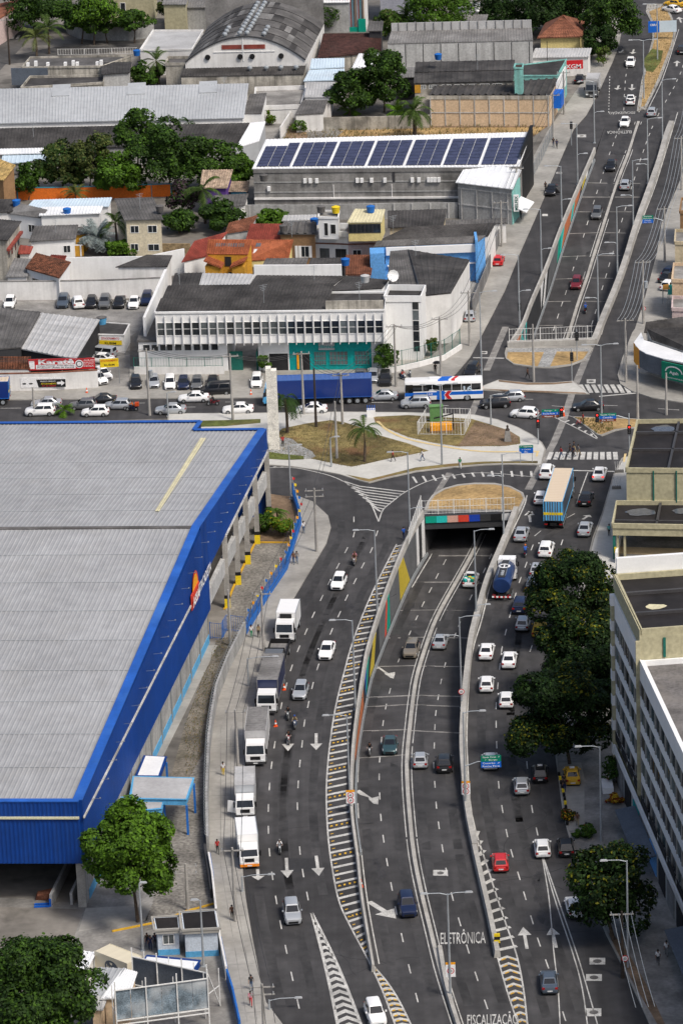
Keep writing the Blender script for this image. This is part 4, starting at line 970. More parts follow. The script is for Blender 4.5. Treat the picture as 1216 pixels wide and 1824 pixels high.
for i in range(9):facebox(cw,a,b,.0+.123*i,.008+.123*i,0,5.5,.02,.12,'light_block','concrete_post')
facebox(cw,a,b,0,1,2.4,2.55,.02,.1,'light_block','concrete_band');facebox(cw,a,b,-.04,1,4.9,5.6,.02,.1,'stained_wall','stained_band')
fb,c=bld('factory_building','low factory with strip windows under a long black roof','factory',(738,150),(912,146),(915,108),(741,112),6.4,7.4,kind='mono',wall='stained_wall',roof='roof_dark',ov=.15,pitch=1.0,rows=2,step=.1)
a,b=at_z(c[0],0),at_z(c[1],0)
for i in range(7):window(fb,a,b,.02+.13*i,.11+.13*i,5.55,6.15,'glass_mid','white_dirty',3,.06,tr=1)
facebox(fb,a,b,0,.06,4.8,6.3,.02,.1,'ochre_wall','yellow_pier')
tb_,c=bld('shop_building','turquoise flat roofed shop with advertising boards on its street side','shop',(910,134),(992,134),(1008,105),(914,117),6.6,kind='flat',wall='turquoise_wall',roof='roof_dark',par=.2)
a,b=at_z(c[1],0),at_z(c[2],0)
nE=V((b-a).y,-(b-a).x,0).normalized();nE=nE if nE.x>0 else-nE
facebox(tb_,a,b,-.25,.75,2.6,6.0,.1,.3,'sign_white','billboard',n=nE);facebox(tb_,a,b,-.6,-.3,2.4,5.0,.1,1.6,'sign_blue','billboard',n=nE)
bld('water_tower','small turquoise roof turret stained dark at its top','turret',(915,120),(930,120),(931,113),(917,113),10.6,kind='flat',wall='turquoise_wall',roof='tile_dark',base=5.6,par=.3)
gb_,c=bld('depot_building','long grey rendered depot with dark vertical joints and a pale parapet','depot',(690,79),(948,73),(946,50),(697,56),7.5,8.2,kind='mono',wall='light_block',roof='roof_mid',ov=.05)
a,b=at_z(c[0],0),at_z(c[1],0)
for i in range(9):facebox(gb_,a,b,.12+.122*i,.124+.122*i,0,7.4,.02,.06,'black','wall_joint')
a3,b3=at_z(c[3],0),at_z(c[2],0);facebox(gb_,a3,b3,0,1,8.2,9.8,.0,.25,'roof_light','parapet');
for i in range(15):facebox(gb_,a3,b3,.05+.063*i,.054+.063*i,8.2,9.85,.25,.4,'roof_mid','parapet_post')
bld('lean_to','plain grey lean-to between the depot and the big round tree','lean-to',(705,139),(738,137),(738,122),(708,121),4.2,4.8,roof='roof_mid',wall='dark_grey')
hg=thing('arched_hangar','old hangar with a broad curved grey roof, rows of vents and a white gable','hangar',P(437,150))
fL,fR,bL,bR=P(330,111,6),P(544,107,6),P(371,47,6),P(577,43,6)
def arch(a,b,n=22,rise=4.6):return[a.lerp(b,i/n)+UP*(rise*(1-(2*i/n-1)**2))for i in range(n+1)]
f_,b_=arch(fL,fR),arch(bL,bR)
m_=MB();
for k in range(6):
 for i in range(22):
  p=[f_[i].lerp(b_[i],k/6),f_[i+1].lerp(b_[i+1],k/6),f_[i+1].lerp(b_[i+1],(k+1)/6),f_[i].lerp(b_[i],(k+1)/6)]
  st_=random.choice((0,0,0,0,0,1,2,2))if i>2 else 0
  m_.quad(p[0]+UP*.08,p[1]+UP*.08,p[2],p[3],st_)
m_.build('curved_roof',[mt['roof_grey'],mt['roof_mid'],mt['roof_dark']],hg)
g_=MB();g_.poly([at_z(fL,0),at_z(fR,0)]+[p-UP*.03 for p in reversed(f_)]);g_.poly([at_z(bL,0),at_z(bR,0)]+[p-UP*.03 for p in reversed(b_)])
g_.quad(at_z(fR,0),at_z(bR,0),bR,fR);g_.quad(at_z(fL,0),at_z(bL,0),bL,fL);g_.build('gable_wall',mt['white_dirty'],hg)
rm=MB();
for p,q in zip(f_,f_[1:]):rm.beam(p+V(0,-.12,.05),q+V(0,-.12,.05),.25,.22)
rm.build('verge',mt['dark_grey'],hg)
a,b=at_z(fL,0),at_z(fR,0)
for s0,s1 in((.31,.475),(.49,.67)):facebox(hg,a,b,s0,s1,8.3,9.1,.02,.1,'tile_red','louvre')
for s in(.19,.46,.56,.80):
 d_,n_=outn(a,b);p=a.lerp(b,s)+UP*6.9;m_=MB();m_.tube([p+n_*.02,p+n_*.35],.5,10);m_.build('vent_fan',mt['black'],hg)
facebox(hg,a,b,.24,.75,7.75,7.85,.02,.12,'white_paint','string_course');facebox(hg,a,b,.483,.49,6,10.4,.02,.1,'white_paint','pilaster')
def turbine(p,par):
 m_=MB();m_.lathe(p,[(.16,0),(.16,.3),(.42,.35),(.5,.55),(.42,.8),(.15,.95)],10);return m_.build('roof_vent',mt['galv'],par,True)
def onarch(u,w):
 p=fL.lerp(fR,u).lerp(bL.lerp(bR,u),w);return p+UP*(4.6*(1-(2*u-1)**2))
for k in range(11):
 turbine(onarch(.46,.03+.085*k),hg);turbine(onarch(.52,.03+.085*k),hg)
for k in range(3):turbine(onarch(.325,.08+.09*k),hg);turbine(onarch(.655,.06+.09*k),hg)
an,c=bld('hangar_annex','low annex with a black roof and steel vents along the foot of the hangar','annex',(323,137),(540,133),(545,114),(330,116),4.2,5.0,kind='mono',wall='stained_wall',roof='roof_dark',ov=.1)
for s in(.555,.69,.81,.935):turbine(c[0].lerp(c[1],s).lerp(c[3].lerp(c[2],s),.35)+UP*.2,an)
for s in(.53,.61,.69,.78,.87,.95):turbine(c[0].lerp(c[1],s).lerp(c[3].lerp(c[2],s),.95)+UP*.2,an)
t,q=wallthing('grey sheet screen standing behind the hangar roof',[(368,70),(470,66),(578,62)],9.5,'roof_mid',.2)
ls,c=bld('long_shed','very long shed with a pale metal roof and white wall with dark windows','shed',(-60,221),(432,210),(440,151),(-60,162),4.2,7.0,kind='mono',wall='white_wall',roof='roof_pale',ov=.3,pitch=.55)
a,b=at_z(c[0],0),at_z(c[1],0)
for i,(x0,x1)in enumerate(((2,10),(47,72),(90,101),(103,115),(133,144),(146,158),(176,201),(220,230),(233,243),(276,288),(305,331),(349,360),(363,374),(390,402))):window(ls,a,b,(x0+60)/492,(x1+60)/492,1.9,3.3,'glass_dark','white_dirty',0 if i%3 else 1,.05,fw=.05)
for u in(107,240,366):
 p=P(u,167,6.1);k=(u+60)/492;q0=c[0].lerp(c[1],k).lerp(c[3].lerp(c[2],k),.74);q1=c[0].lerp(c[1],k+.035*2).lerp(c[3].lerp(c[2],k+.07),.74)
 m_=MB();hx=V(1.6,0,0);m_.hexa([q0-hx+UP*.1,q0+hx+UP*.1,q0+hx+V(0,5,.9),q0-hx+V(0,5,.9)],[q0-hx+UP*.35,q0+hx+UP*.35,q0+hx+V(0,5,1.15),q0-hx+V(0,5,1.15)]);m_.build('roof_monitor',mt['roof_pale'],ls)
bld('side_annex','small annex with grey roof and white end at the end of the long shed','annex',(434,203),(465,203),(474,167),(446,169),4.0,4.6,kind='mono',roof='roof_grey',wall='white_wall',ov=.1)
ld,c=bld('long_shed','long low shed with a dark weathered roof behind the trees','shed',(-60,268),(422,258),(442,221),(-60,232),3.2,5.0,kind='mono',roof='roof_dark',wall='grey_wall',ov=.2,pitch=.55,rows=2,step=.03)
bld('low_shed','bluish white sheet roof in front of the dark long shed','shed',(5,291),(98,288),(101,268),(10,272),2.8,3.2,kind='mono',roof='roof_bluewhite',wall='grey_wall',pitch=.7)
bld('low_shed','narrow white roof strip along the dark long shed','shed',(-40,276),(100,272),(101,265),(-40,268),3.4,3.5,kind='mono',roof='roof_white',wall='grey_wall')
bld('tall_shed','white sheet roof shed stepping down beside the lane','shed',(420,265),(461,252),(472,218),(447,220),4.6,5.4,kind='mono',roof='roof_white',wall='roof_pale',ov=.1,pitch=.6)
l1,c=bld('low_building','low building with a streaked grey roof, white edging and air units','building',(40,119),(182,117),(234,98),(54,101),4.6,kind='flat',roof='roof_grey',wall='stained_wall',par=.35)
a,b=at_z(c[0],0),at_z(c[1],0)
for i,s in enumerate((.05,.15,.30,.52,.62,.67,.92,.97)):facebox(l1,a,b,s,s+.035,4.6,5.2+.3*(i%3==1),-1.0,-.2,'white_paint','air_unit')
facebox(l1,a,b,-.14,.32,1.2,4.4,.0,.3,'slate_wall','blue_grey_fascia')
bld('low_building','squat building with a black stained flat roof','building',(38,155),(184,146),(186,133),(54,135),3.6,kind='flat',roof='roof_dark',wall='stained_wall',par=.45)
bld('low_building','grey end block with dark roof beside the palm garden','building',(184,133),(229,130),(232,112),(182,113),4.4,4.4,kind='mono',roof='roof_dark',wall='light_block')
bld('flat_roof_hall','flat light grey roof hall in front of the curved hangar','hall',(250,88),(342,87),(362,53),(273,53),5.0,kind='flat',roof='roof_light',wall='white_dirty',par=.3)
bld('low_building','white stained wall with low roof under the hangar','building',(295,112),(330,112),(338,100),(300,100),4.6,kind='flat',roof='roof_grey',wall='stained_wall')
bld('white_yard_building','white peeling wall and low roof below the hangar annex','building',(452,189),(536,186),(545,152),(455,155),3.4,kind='flat',roof='concrete_old',wall='white_dirty',par=.8)
bld('tiled_shed','dark red tiled roof with a grey dish beside the hangar','shed',(568,104),(676,92),(676,61),(578,62),4.5,5.8,roof='tile_dark',wall='stained_wall',**TILE)
for lab,q,z,rf in(('pale blue sheet roof nearest the hangar corner',[(542,145),(612,143),(612,124),(552,126)],4.4,'roof_bluewhite'),('upper pale blue roof with a dark gutter',[(553,123),(612,120),(612,105),(556,106)],5.2,'roof_bluewhite'),('plain white roof square by the hangar yard',[(543,174),(588,174),(592,148),(548,148)],4.0,'roof_light'),('gleaming white roof tucked under the big round tree',[(628,122),(660,120),(676,96),(640,97)],4.2,'roof_white'),('grey brown shed roof left of the vacant lot',[(527,205),(575,202),(582,180),(540,180)],3.2,'roof_grey')):
 bld('low_shed',lab.replace('left of','beside'),'shed',*q,z,z+.5,roof=rf,wall='white_dirty',ov=.15)
wallthing('rough stained wall at the back of the vacant lot',[(520,233),(610,232),(700,230),(765,228)],2.4,'stained_wall',.25)
wallthing('pale wall running down the lane by the vacant lot',[(500,248),(522,214)],2.2,'white_dirty',.2)
patch('lane',[(445,262),(500,262),(528,195),(480,195)],'concrete_old',.045)
ab,c=bld('apartment_block','beige apartment block with a dark strip window at the far edge','apartment block',(174,38),(286,38),(292,20),(180,20),17,kind='flat',base=0,wall='beige_wall',roof='roof_grey')
c0_,c1_=P(174,38),P(286,38)
hf=outn(at_z(c[0],0),at_z(c[1],0))
ab.location=ab.location+(c0_-at_z(c[0],0));
for o_ in ab.children:pass
a,b=at_z(c[0],0),at_z(c[1],0)
for z in(1.5,5.0,8.5):window(ab,a,b,.42,.50,z,z+2.2,'glass_dark','white_paint',0,.06)
wallthing('curved grey wall along the far pavement',[(116,45),(122,60),(140,68),(170,72),(230,72),(275,66)],3.4,'grey_wall',.3)
sb,c=bld('striped_building','building clad in many coloured vertical stripes behind the tiled roof','building',(577,56),(656,56),(660,40),(582,40),9.5,kind='flat',wall='white_wall',roof='roof_white')
sb.location=sb.location+(P(577,56)-at_z(c[0],0));a,b=at_z(c[0],0),at_z(c[1],0)
for i in range(26):facebox(sb,a,b,.02+.037*i,.038+.037*i,.9,8.8,.02,.18,('brown_wall','lilac_wall','tile_red','teal_trim','wood_dark')[i%5],'cladding_stripe')
facebox(sb,a,b,0,1,8.8,9.3,.02,.25,'mural_green','green_band');facebox(sb,a,b,0,1,0,.9,.02,.25,'mural_green','green_band');facebox(sb,a,b,.83,1.0,0,2.6,.3,.5,'mural_green','green_gate')
lb,c=bld('lilac_building','plain lilac grey wall with white lettering at the far edge','building',(678,40),(760,40),(765,20),(684,20),14,kind='flat',wall='lilac_wall',roof='roof_grey');lb.location=lb.location+(P(678,40)-at_z(c[0],0))
yh,c=bld('yellow_house','pale yellow house with an orange brown hipped tile roof under the street trees','house',(962,66),(1031,64),(1040,40),(975,42),4.4,kind='hip',zr=7.2,wall='pale_yellow',roof='tile_hip',ov=.6,pitch=.5,dep=.06)
for lab,q,z,rf,wl in(('pale roofed shop with a red sign at the bend',[(948,103),(1046,101),(1050,88),(955,88)],3.6,'roof_light','white_dirty'),('white roofed shed under the far street trees',[(812,22),(850,20),(852,7),(815,7)],5,'roof_white','white_wall'),('dark shed below the far white roof',[(820,40),(862,40),(866,28),(824,28)],4,'roof_mid','dark_grey'),('dark grey block beside the striped building',[(657,55),(678,55),(680,40),(660,40)],7,'roof_grey','dark_grey'),('low teal shed row near the far boundary',[(330,14),(420,12),(425,-6),(335,-4)],4.5,'roof_mid','grey_wall'),('white roofed hall at the far edge beyond the hangar',[(510,6),(620,4),(625,-14),(515,-12)],6,'roof_white','grey_wall'),('flat grey far hall beyond the beige block',[(292,8),(330,8),(334,-10),(296,-10)],6,'roof_mid','beige_wall'),('white far house in the tree tops',[(880,4),(950,4),(955,-12),(885,-12)],5,'roof_light','white_dirty'),('terracotta shop row beside the far street',[(-10,40),(20,22),(40,0),(0,8)],5,'tile_hip','pink_wall')):
 bld('far_building',lab,'building',*q,z,z+.6,roof=rf,wall=wl)
sgm=thing('shop_sign','red shop sign board with white letters over the bend','sign',P(1020,116,2.5));p=P(1020,116,4);MB().box(p.x-1.8,p.x+1.8,p.y-.1,p.y+.1,3.3,4.9).build('board',mt['sign_red'],sgm);text('lettering','XGM',V(p.x,p.y-.11,3.8),V(1,0,0),UP,2.8,.8,mt['sign_white'],sgm)
t,q=wallthing('bright orange garden wall with blue posts and coping',[(22,356),(90,356),(170,354),(290,350),(330,349)],2.1,'orange_wall',.2,cap='teal_trim')
for k in range(9):
 p=q[0].lerp(q[-1],(k+.3)/9);MB().box(p.x-.14,p.x+.14,p.y-.2,p.y+.02,0,2.12).build('post',mt['teal_trim'],t)
hs_=[('metal_shed','corrugated shed roof with rust streaks below the orange wall',(50,371),(192,368),(197,354),(62,358),3.4,3.7,'roof_bluewhite','white_wall',{}),('white_house','bare white block house under the rusty sheet roof',(74,384),(176,380),(180,369),(78,371),4.4,4.4,'roof_white','white_wall',{}),('grey_roof_house','cream two storey house with a grey sheet roof and four windows',(225,392),(287,391),(270,354),(208,356),6.0,6.6,'roof_grey','cream_house',{}),('corner_house','weathered house with a brown band at the edge of the car park',(-40,425),(11,428),(35,396),(-10,392),6.8,6.8,'roof_dark','stained_wall',{}),('small_house','small house with patched grey roof behind the yellow wall',(56,430),(132,425),(136,403),(66,405),3.2,3.8,'roof_grey','white_wall',{}),('small_house','dark roof house by the dish near the shed',(-20,379),(20,377),(34,357),(-20,358),4.2,4.8,'roof_dark','white_dirty',{}),('small_house','white fronted house with brown fibre roof and black awning',(18,379),(72,386),(80,377),(36,366),4.0,4.8,'roof_mid','white_wall',{}),('yellow_annex','small yellow and grey annex beside the silver palm',(132,418),(152,416),(156,406),(138,407),3.0,3.4,'roof_grey','ochre_wall',{}),('tile_house','white hut with an old brown clay tile roof against the car park wall',(49,478),(105,494),(123,469),(66,454),3.8,4.6,'tile_brown','white_wall',TILE),('tile_house','little lean-to with reddish tiles at the yellow wall',(88,463),(112,466),(115,458),(94,457),3.8,4.0,'tile_red','white_wall',TILE),('red_roof_shed','tiny shed with a red painted roof beside the corner house',(36,452),(52,452),(57,441),(37,439),2.6,3.0,'tile_red','white_dirty',{}),('low_shed','flat grey sheet roof behind the tile hut',(14,494),(47,493),(57,463),(28,462),2.9,3.2,'roof_mid','white_dirty',{}),('low_shed','black roof resting on the white car park wall',(211,476),(296,475),(304,457),(262,456),4.2,4.6,'roof_dark','white_dirty',{}),('wood_house','straw coloured tile roof house at the edge of the trees',(-20,315),(6,320),(25,297),(0,287),5.2,6.6,'tile_straw','brown_wall',TILE),('white_house','white gabled house behind the slim fir',(18,312),(38,308),(58,289),(38,293),4.4,5.2,'roof_grey','white_wall',{}),('purple_house','purple walled house with a speckled cream tile roof',(360,334),(402,334),(411,305),(364,306),4.6,5.8,'tile_cream','purple_wall',TILE),('low_house','low house with old pink tiles by the solar hall',(411,340),(438,340),(441,326),(415,326),3.2,3.8,'tile_cream','teal_trim',TILE),('shed_row','grey roofed sheds under the coconut palm',(380,372),(434,366),(440,347),(384,350),3.0,3.4,'roof_grey','white_dirty',{}),('red_roof_house','house with a long maroon painted tile roof over a white wall',(328,465),(370,455),(401,417),(348,432),4.0,5.6,'tile_red','white_wall',TILE),('tile_house','narrow house with rusty tiles and a bare grey gable',(405,414),(441,409),(455,387),(410,400),5.2,6.0,'tile_hip','grey_wall',TILE),('red_roof_house','house with a dull red tile roof below the green treetop',(442,427),(500,428),(505,403),(449,403),4.6,6.2,'tile_red','white_wall',TILE),('brown_house','brown house with white shutters and a black wavy roof',(499,416),(561,416),(560,399),(508,399),6.4,7.2,'roof_grey','brown_wall',dict(pitch=1.1,dep=.18)),('low_house','dark roofed house tucked behind the pink house',(694,405),(786,402),(792,375),(694,378),5.0,5.8,'roof_dark','cream_wall',{}),('low_house','house with brick red pantiles below the pink house',(619,489),(657,489),(662,457),(620,457),3.4,4.2,'tile_hip','pink_wall',TILE),('low_shed','small grey shed with a black roof under the white parapet',(470,474),(542,473),(546,462),(476,463),6.0,6.4,'roof_grey','dark_grey',{}),('low_shed','open shed with dark interior behind the white parapet',(552,474),(612,472),(614,461),(556,462),6.0,6.2,'roof_dark','dark_inside',{}),('low_shed','cream lean-to against the block wall of the solar hall',(505,393),(560,391),(561,385),(508,386),3.2,3.5,'roof_light','white_wall',{}),('low_shed','stained lean-to with turquoise door by the block wall',(792,402),(900,397),(900,391),(794,395),3.4,3.6,'roof_grey','white_dirty',{})]
HS_={};M('cream_house',(.62,.55,.40),.8,.05,.4,streak=.12)
for nm,lab,FL,FR,BR,BL,z0,z1,rf,wl,kw in hs_:
 HS_[lab]=bld(nm,lab,nm.replace('_',' ').split()[-1],FL,FR,BR,BL,z0,z1,roof=rf,wall=wl,ov=.25 if 'shed' in nm else .35,**kw)
def fw_(key,lst,pane='glass_dark',frame='white_paint'):
 t,c=next(v for k,v in HS_.items()if key in k);a,b=at_z(c[0],0),at_z(c[1],0)
 for s0,s1,z0,z1 in lst:window(t,a,b,s0,s1,z0,z1,pane,frame,1,.06,fw=.07)
fw_('cream two storey',[(.12,.34,3.9,5.0),(.62,.86,3.9,5.0),(.10,.3,.9,2.0),(.6,.9,.9,1.9)]);fw_('brown house',[(.04,.16,2.6,4.3),(.58,.80,2.6,4.3)]);fw_('white fronted',[(.1,.3,1.2,2.4),(.6,.8,1.2,2.4)]);fw_('tile roof against',[(.15,.38,1.6,2.5)]);fw_('patched grey',[(.75,.9,1.0,2.1)])
t,c=HS_['brown house with white shutters and a black wavy roof'];a,b=at_z(c[0],0),at_z(c[1],0)
for s in(.16,.40,.50,.80):facebox(t,a,b,s+.01,s+.09,2.5,4.4,.02,.12,'white_paint','shutter')
t,c=HS_['weathered house with a brown band at the edge of the car park'];a,b=at_z(c[1],0),at_z(c[2],0);nE=V((b-a).y,-(b-a).x,0).normalized();nE=nE if nE.x>0 else-nE
facebox(t,a,b,0,1,5.0,5.4,.02,.5,'tile_red','brown_band',n=nE)
for s in(.08,.3,.55,.78):window(t,a,b,s,s+.12,3.4,4.6,'glass_dark','stained_wall',0,.05,n=nE)
oh,c=bld('orange_roof_house','ochre house with a bright orange tile roof and a row of skylights','house',(370,451),(440,452),(447,430),(373,430),5.6,7.4,roof='tile_orange',wall='ochre_wall',ov=.2,**TILE)
for i in range(5):
 f=lambda u,w:c[0].lerp(c[1],u).lerp(c[3].lerp(c[2],u),w)+UP*.26
 u0=.16+.145*i;b4=[f(u0,.42),f(u0+.13,.42),f(u0+.13,.68),f(u0,.68)];MB().hexa(b4,[p+UP*.08 for p in b4]).build('roof_window',mt['slate_wall' if i%2 else 'roof_mid'],oh)
a,b=at_z(c[0],0),at_z(c[1],0)
facebox(oh,a,b,0,.36,0,4.2,.0,2.4,'ochre_wall','bay');facebox(oh,a,b,.68,1.0,0,4.2,0,2.4,'ochre_wall','bay')
d_,n_=outn(a,b);LX=(b-a).length
for s0,s1,za,zb_ in((-.02,.42,5.2,4.1),(.62,1.02,4.1,5.2)):
 m_=MB();p0,p1=a+d_*(s0*LX)+UP*za,a+d_*(s1*LX)+UP*zb_;m_.corr(p0+n_*2.7,p1+n_*2.7,p1,p0,.36,.09,6,step=.05);m_.hexa([p0-UP*.15,p1-UP*.15,p1+n_*2.7-UP*.15,p0+n_*2.7-UP*.15],[p0-UP*.02,p1-UP*.02,p1+n_*2.7-UP*.02,p0+n_*2.7-UP*.02]);m_.build('bay_roof',mt['tile_orange'],oh)
window(oh,a,b,.44,.58,3.6,5.0,'dark_inside','wood_dark',0,.06);window(oh,a,b,.52,.64,.2,2.5,'dark_inside','frame_dark',0,.06)
o2,c=bld('orange_roof_house','cream gabled house with an orange tile roof and white skylight','house',(442,463),(512,459),(519,431),(450,431),4.2,6.6,roof='tile_orange',wall='pale_yellow',ov=.25,**TILE)
f=lambda u,w:c[0].lerp(c[1],u).lerp(c[3].lerp(c[2],u),w)+UP*.28
for(u0,u1,v0,v1,m)in((.10,.27,.25,.48,'roof_white'),(.12,.25,.62,.82,'slate_wall')):b4=[f(u0,v0),f(u1,v0),f(u1,v1),f(u0,v1)];MB().hexa(b4,[p+UP*.08 for p in b4]).build('roof_window',mt[m],o2)
window(o2,at_z(c[0],0),at_z(c[1],0),.12,.3,1.2,3.0,'glass_dark','brown_wall',1,.06)
wt,c=bld('white_terrace_house','white two storey house with roof terrace and square tower','house',(561,411),(619,413),(622,398),(564,397),6.6,kind='flat',wall='white_wall',roof='concrete_old',par=.9)
a,b=at_z(c[0],0),at_z(c[1],0)
for s0,s1 in((.14,.40),(.62,.92)):window(wt,a,b,s0,s1,2.0,3.7,'glass_mid' if s0<.3 else 'glass_dark','frame_dark',1,.06)
facebox(wt,a,b,0,1,4.5,4.7,.02,.12,'tile_hip','string_course');facebox(wt,a,b,0,1,.9,1.1,.02,.7,'tile_hip','tile_skirt')
w2,c2=bld('roof_tower','white square stair tower rising from the roof terrace','tower',(567,386),(602,387),(604,375),(569,374),9.6,kind='flat',wall='white_wall',roof='concrete_old',base=6.0,par=.3)
a,b=at_z(c2[0],0),at_z(c2[1],0);window(w2,a,b,.28,.46,6.6,8.6,'dark_inside','white_wall',0,.05);window(w2,a,b,.6,.85,6.9,8.4,'dark_inside','white_wall',0,.05)
pk,c=bld('pink_house','pale pink house with a glazed top floor and cream roof','house',(619,413),(678,412),(682,398),(622,398),6.6,kind='flat',wall='pink_wall',roof='concrete_old',par=.3)
a,b=at_z(c[0],0),at_z(c[1],0)
for s0,s1 in((.14,.38),(.64,.84)):window(pk,a,b,s0,s1,2.0,3.6,'glass_dark','white_paint',1,.06)
facebox(pk,a,b,0,1,4.5,4.7,.02,.12,'tile_hip','string_course');facebox(pk,a,b,0,1,.9,1.1,.02,.7,'tile_hip','tile_skirt')
p2,c2=bld('roof_room','glazed roof room with a cream sheet roof on top of the pink house','roof room',(620,397),(678,396),(684,375),(633,374),9.2,9.8,roof='roof_yellow',wall='pale_yellow',base=6.2,ov=.15,kind='mono')
a,b=at_z(c2[0],0),at_z(c2[1],0)
for i in range(4):window(p2,a,b,.02+.245*i,.24+.245*i,7.6,8.9,'glass_dark','frame_dark',1,.06)
bb,c=bld('blue_building','bright blue workshop with a white fascia and two dark roofs','workshop',(667,440),(848,433),(863,421),(672,431),6.2,6.8,roof='roof_grey',wall='sky_wall',ov=.1)
a,b=at_z(c[0],0),at_z(c[1],0)
facebox(bb,a,b,.11,1,4.9,6.1,.02,.5,'white_paint','fascia');window(bb,a,b,.05,.10,3.4,4.6,'wood_dark','sky_wall',0,.05);facebox(bb,a,b,-.05,.09,0,6.1,.02,3.2,'sky_wall','blue_pier');facebox(bb,a,b,.985,1.01,0,7.0,-3.5,1.2,'sky_wall','blue_pier')
facebox(bb,a,b,.12,1,3.0,3.2,.02,.4,'white_paint','ledge')
bld('dark_roof_hall','dark ribbed hall roof between the blue workshop and block wall','hall',(672,431),(868,421),(881,399),(724,406),5.6,6.6,roof='roof_dark',wall='white_dirty',ov=.1)
wallthing('dark street wall with a wire screen before the workshop',[(842,560),(866,500),(882,450),(896,415)],2.4,'roof_mid',.2)
wallthing('long white car park wall below the tile hut',[(-40,535),(100,534),(200,532),(290,528)],3.0,'white_dirty',.3,cap='concrete_old')
t,q=wallthing('tall white wall with buttresses behind the car park',[(112,503),(180,501),(262,500),(330,486)],4.0,'white_wall',.3)
for k in(.07,.30,.52):p=q[0].lerp(q[-1],k);MB().box(p.x-.25,p.x+.25,p.y-.5,p.y-.15,0,3.4).build('buttress',mt['white_wall'],t)
t,q=wallthing('mustard yellow garden wall with white posts',[(50,458),(100,458),(150,456)],1.8,'ochre_wall',.2,cap='white_paint')
for k in(.2,.58,.95):p=q[0].lerp(q[-1],k);MB().box(p.x-.12,p.x+.12,p.y-.22,p.y-.02,0,1.85).build('post',mt['white_paint'],t)
wallthing('rough stone garden wall beneath the cream house',[(236,455),(290,454),(340,454)],1.9,'stone_wall',.3)
kr,c=bld('yard_shed','light grey sheet roof over the parking yard','shed',(36,622),(135,641),(177,571),(73,559),4.2,4.6,roof='roof_light',wall='dark_inside',ov=.1,pitch=.9,dep=.08,rows=7,step=.03)
bld('yard_shed','large dark sheet roof at the edge beside the light one','shed',(-60,628),(37,620),(72,557),(-60,545),4.6,5.0,roof='roof_grey',wall='dark_grey',ov=.1,rows=3,step=.03)
es,c=bld('parking_office','small parking office with yellow banner, flat black roof and blue tank','kiosk',(167,595),(221,596),(231,577),(173,573),2.9,kind='flat',wall='white_dirty',roof='roof_dark',par=.15)
a,b=at_z(c[0],0),at_z(c[1],0);d_,n_=outn(a,b)
facebox(es,a,b,.18,.92,1.3,2.0,.02,.1,'sign_yellow','banner');facebox(es,a,b,.18,.92,2.0,2.6,.02,.1,'sign_white','banner')
mid=a.lerp(b,.55)+n_*.11;text('lettering','ESTACIONAMENTO',mid+UP*2.3,d_,UP,2.7,.36,mt['sign_red'],es);text('lettering','RUBIM',mid+UP*1.55,d_,UP,1.7,.34,mt['black'],es)
tk=thing('water_tank','blue water tank with grey lid on the parking office roof','water tank',P(182,577,2.9));p=P(182,577,2.8);m_=MB();m_.lathe((p.x,p.y,2.8),[(.6,0),(.75,.9),(.75,1.0)],12);m_.build('tank',mt['blue_light'],tk,True);m_=MB();m_.lathe((p.x,p.y,3.8),[(.8,0),(.8,.08),(.2,.25)],12);m_.build('lid',mt['roof_grey'],tk)
kw_,q=wallthing('white street wall with a parking sign and arrow below the red banner',[(-60,699),(90,696),(176,691)],2.7,'white_dirty',.25,cap='tile_hip')
a,b=q[1],q[2];d_,n_=outn(a,b);aa,bb2=q[0],q[1]
d0,n0=outn(aa,bb2);Lw=(bb2-aa).length
p=P(38,698);k0=(p-aa).dot(d0)
o=aa+d0*k0+n0*.14
m_=MB();m_.hexa([o+UP*.6,o+d0*6.6+UP*.6,o+d0*6.6+UP*.6+n0*.05,o+UP*.6+n0*.05],[o+UP*2.1,o+d0*6.6+UP*2.1,o+d0*6.6+UP*2.1+n0*.05,o+UP*2.1+n0*.05]);fixn(m_.build('sign_panel',mt['sign_white'],kw_))
m_=MB();o2_=o+n0*.055;m_.hexa([o2_+d0*2.6+UP*.62,o2_+d0*6.55+UP*.62,o2_+d0*6.55+UP*.62+n0*.01,o2_+d0*2.6+UP*.62+n0*.01],[o2_+d0*2.3+UP*1.8,o2_+d0*6.55+UP*1.8,o2_+d0*6.55+UP*1.8+n0*.01,o2_+d0*2.3+UP*1.8+n0*.01]);fixn(m_.build('sign_field',mt['black'],kw_))
o3=o2_+n0*.012
text('lettering','PREÇO ÚNICO',o3+d0*4.0+UP*1.52,d0,UP,2.2,.28,mt['sign_white'],kw_);text('lettering','ESTACIONAMENTO',o3+d0*4.1+UP*1.15,d0,UP,2.2,.24,mt['sign_yellow'],kw_);text('lettering','AV. 24 HORAS',o3+d0*4.1+UP*.82,d0,UP,2.0,.22,mt['sign_red'],kw_)
m_=MB();m_.poly([o3+d0*x+UP*z+n0*.01 for x,z in((5.3,1.05),(5.9,1.05),(5.9,.8),(6.45,1.22),(5.9,1.64),(5.9,1.4),(5.3,1.4))]);m_.build('arrow_sign',mt['sign_white'],kw_)
for dx in(.55,1.5):m_=MB();m_.poly([o3+d0*(dx+.3*math.cos(k*.63))+UP*(1.2+.13*math.sin(k*.63))for k in range(10)]);m_.build('painted_eye',mt['dark_grey'],kw_)
kb=thing('banner','long red karate banner with white lettering above the street wall','banner',P(110,690,2.8));p0,p1=P(52,661,2.7),P(170,658,2.7);p0,p1=at_z(p0,0),at_z(p1,0)
d_,n_=outn(p0,p1);Lb=(p1-p0).length
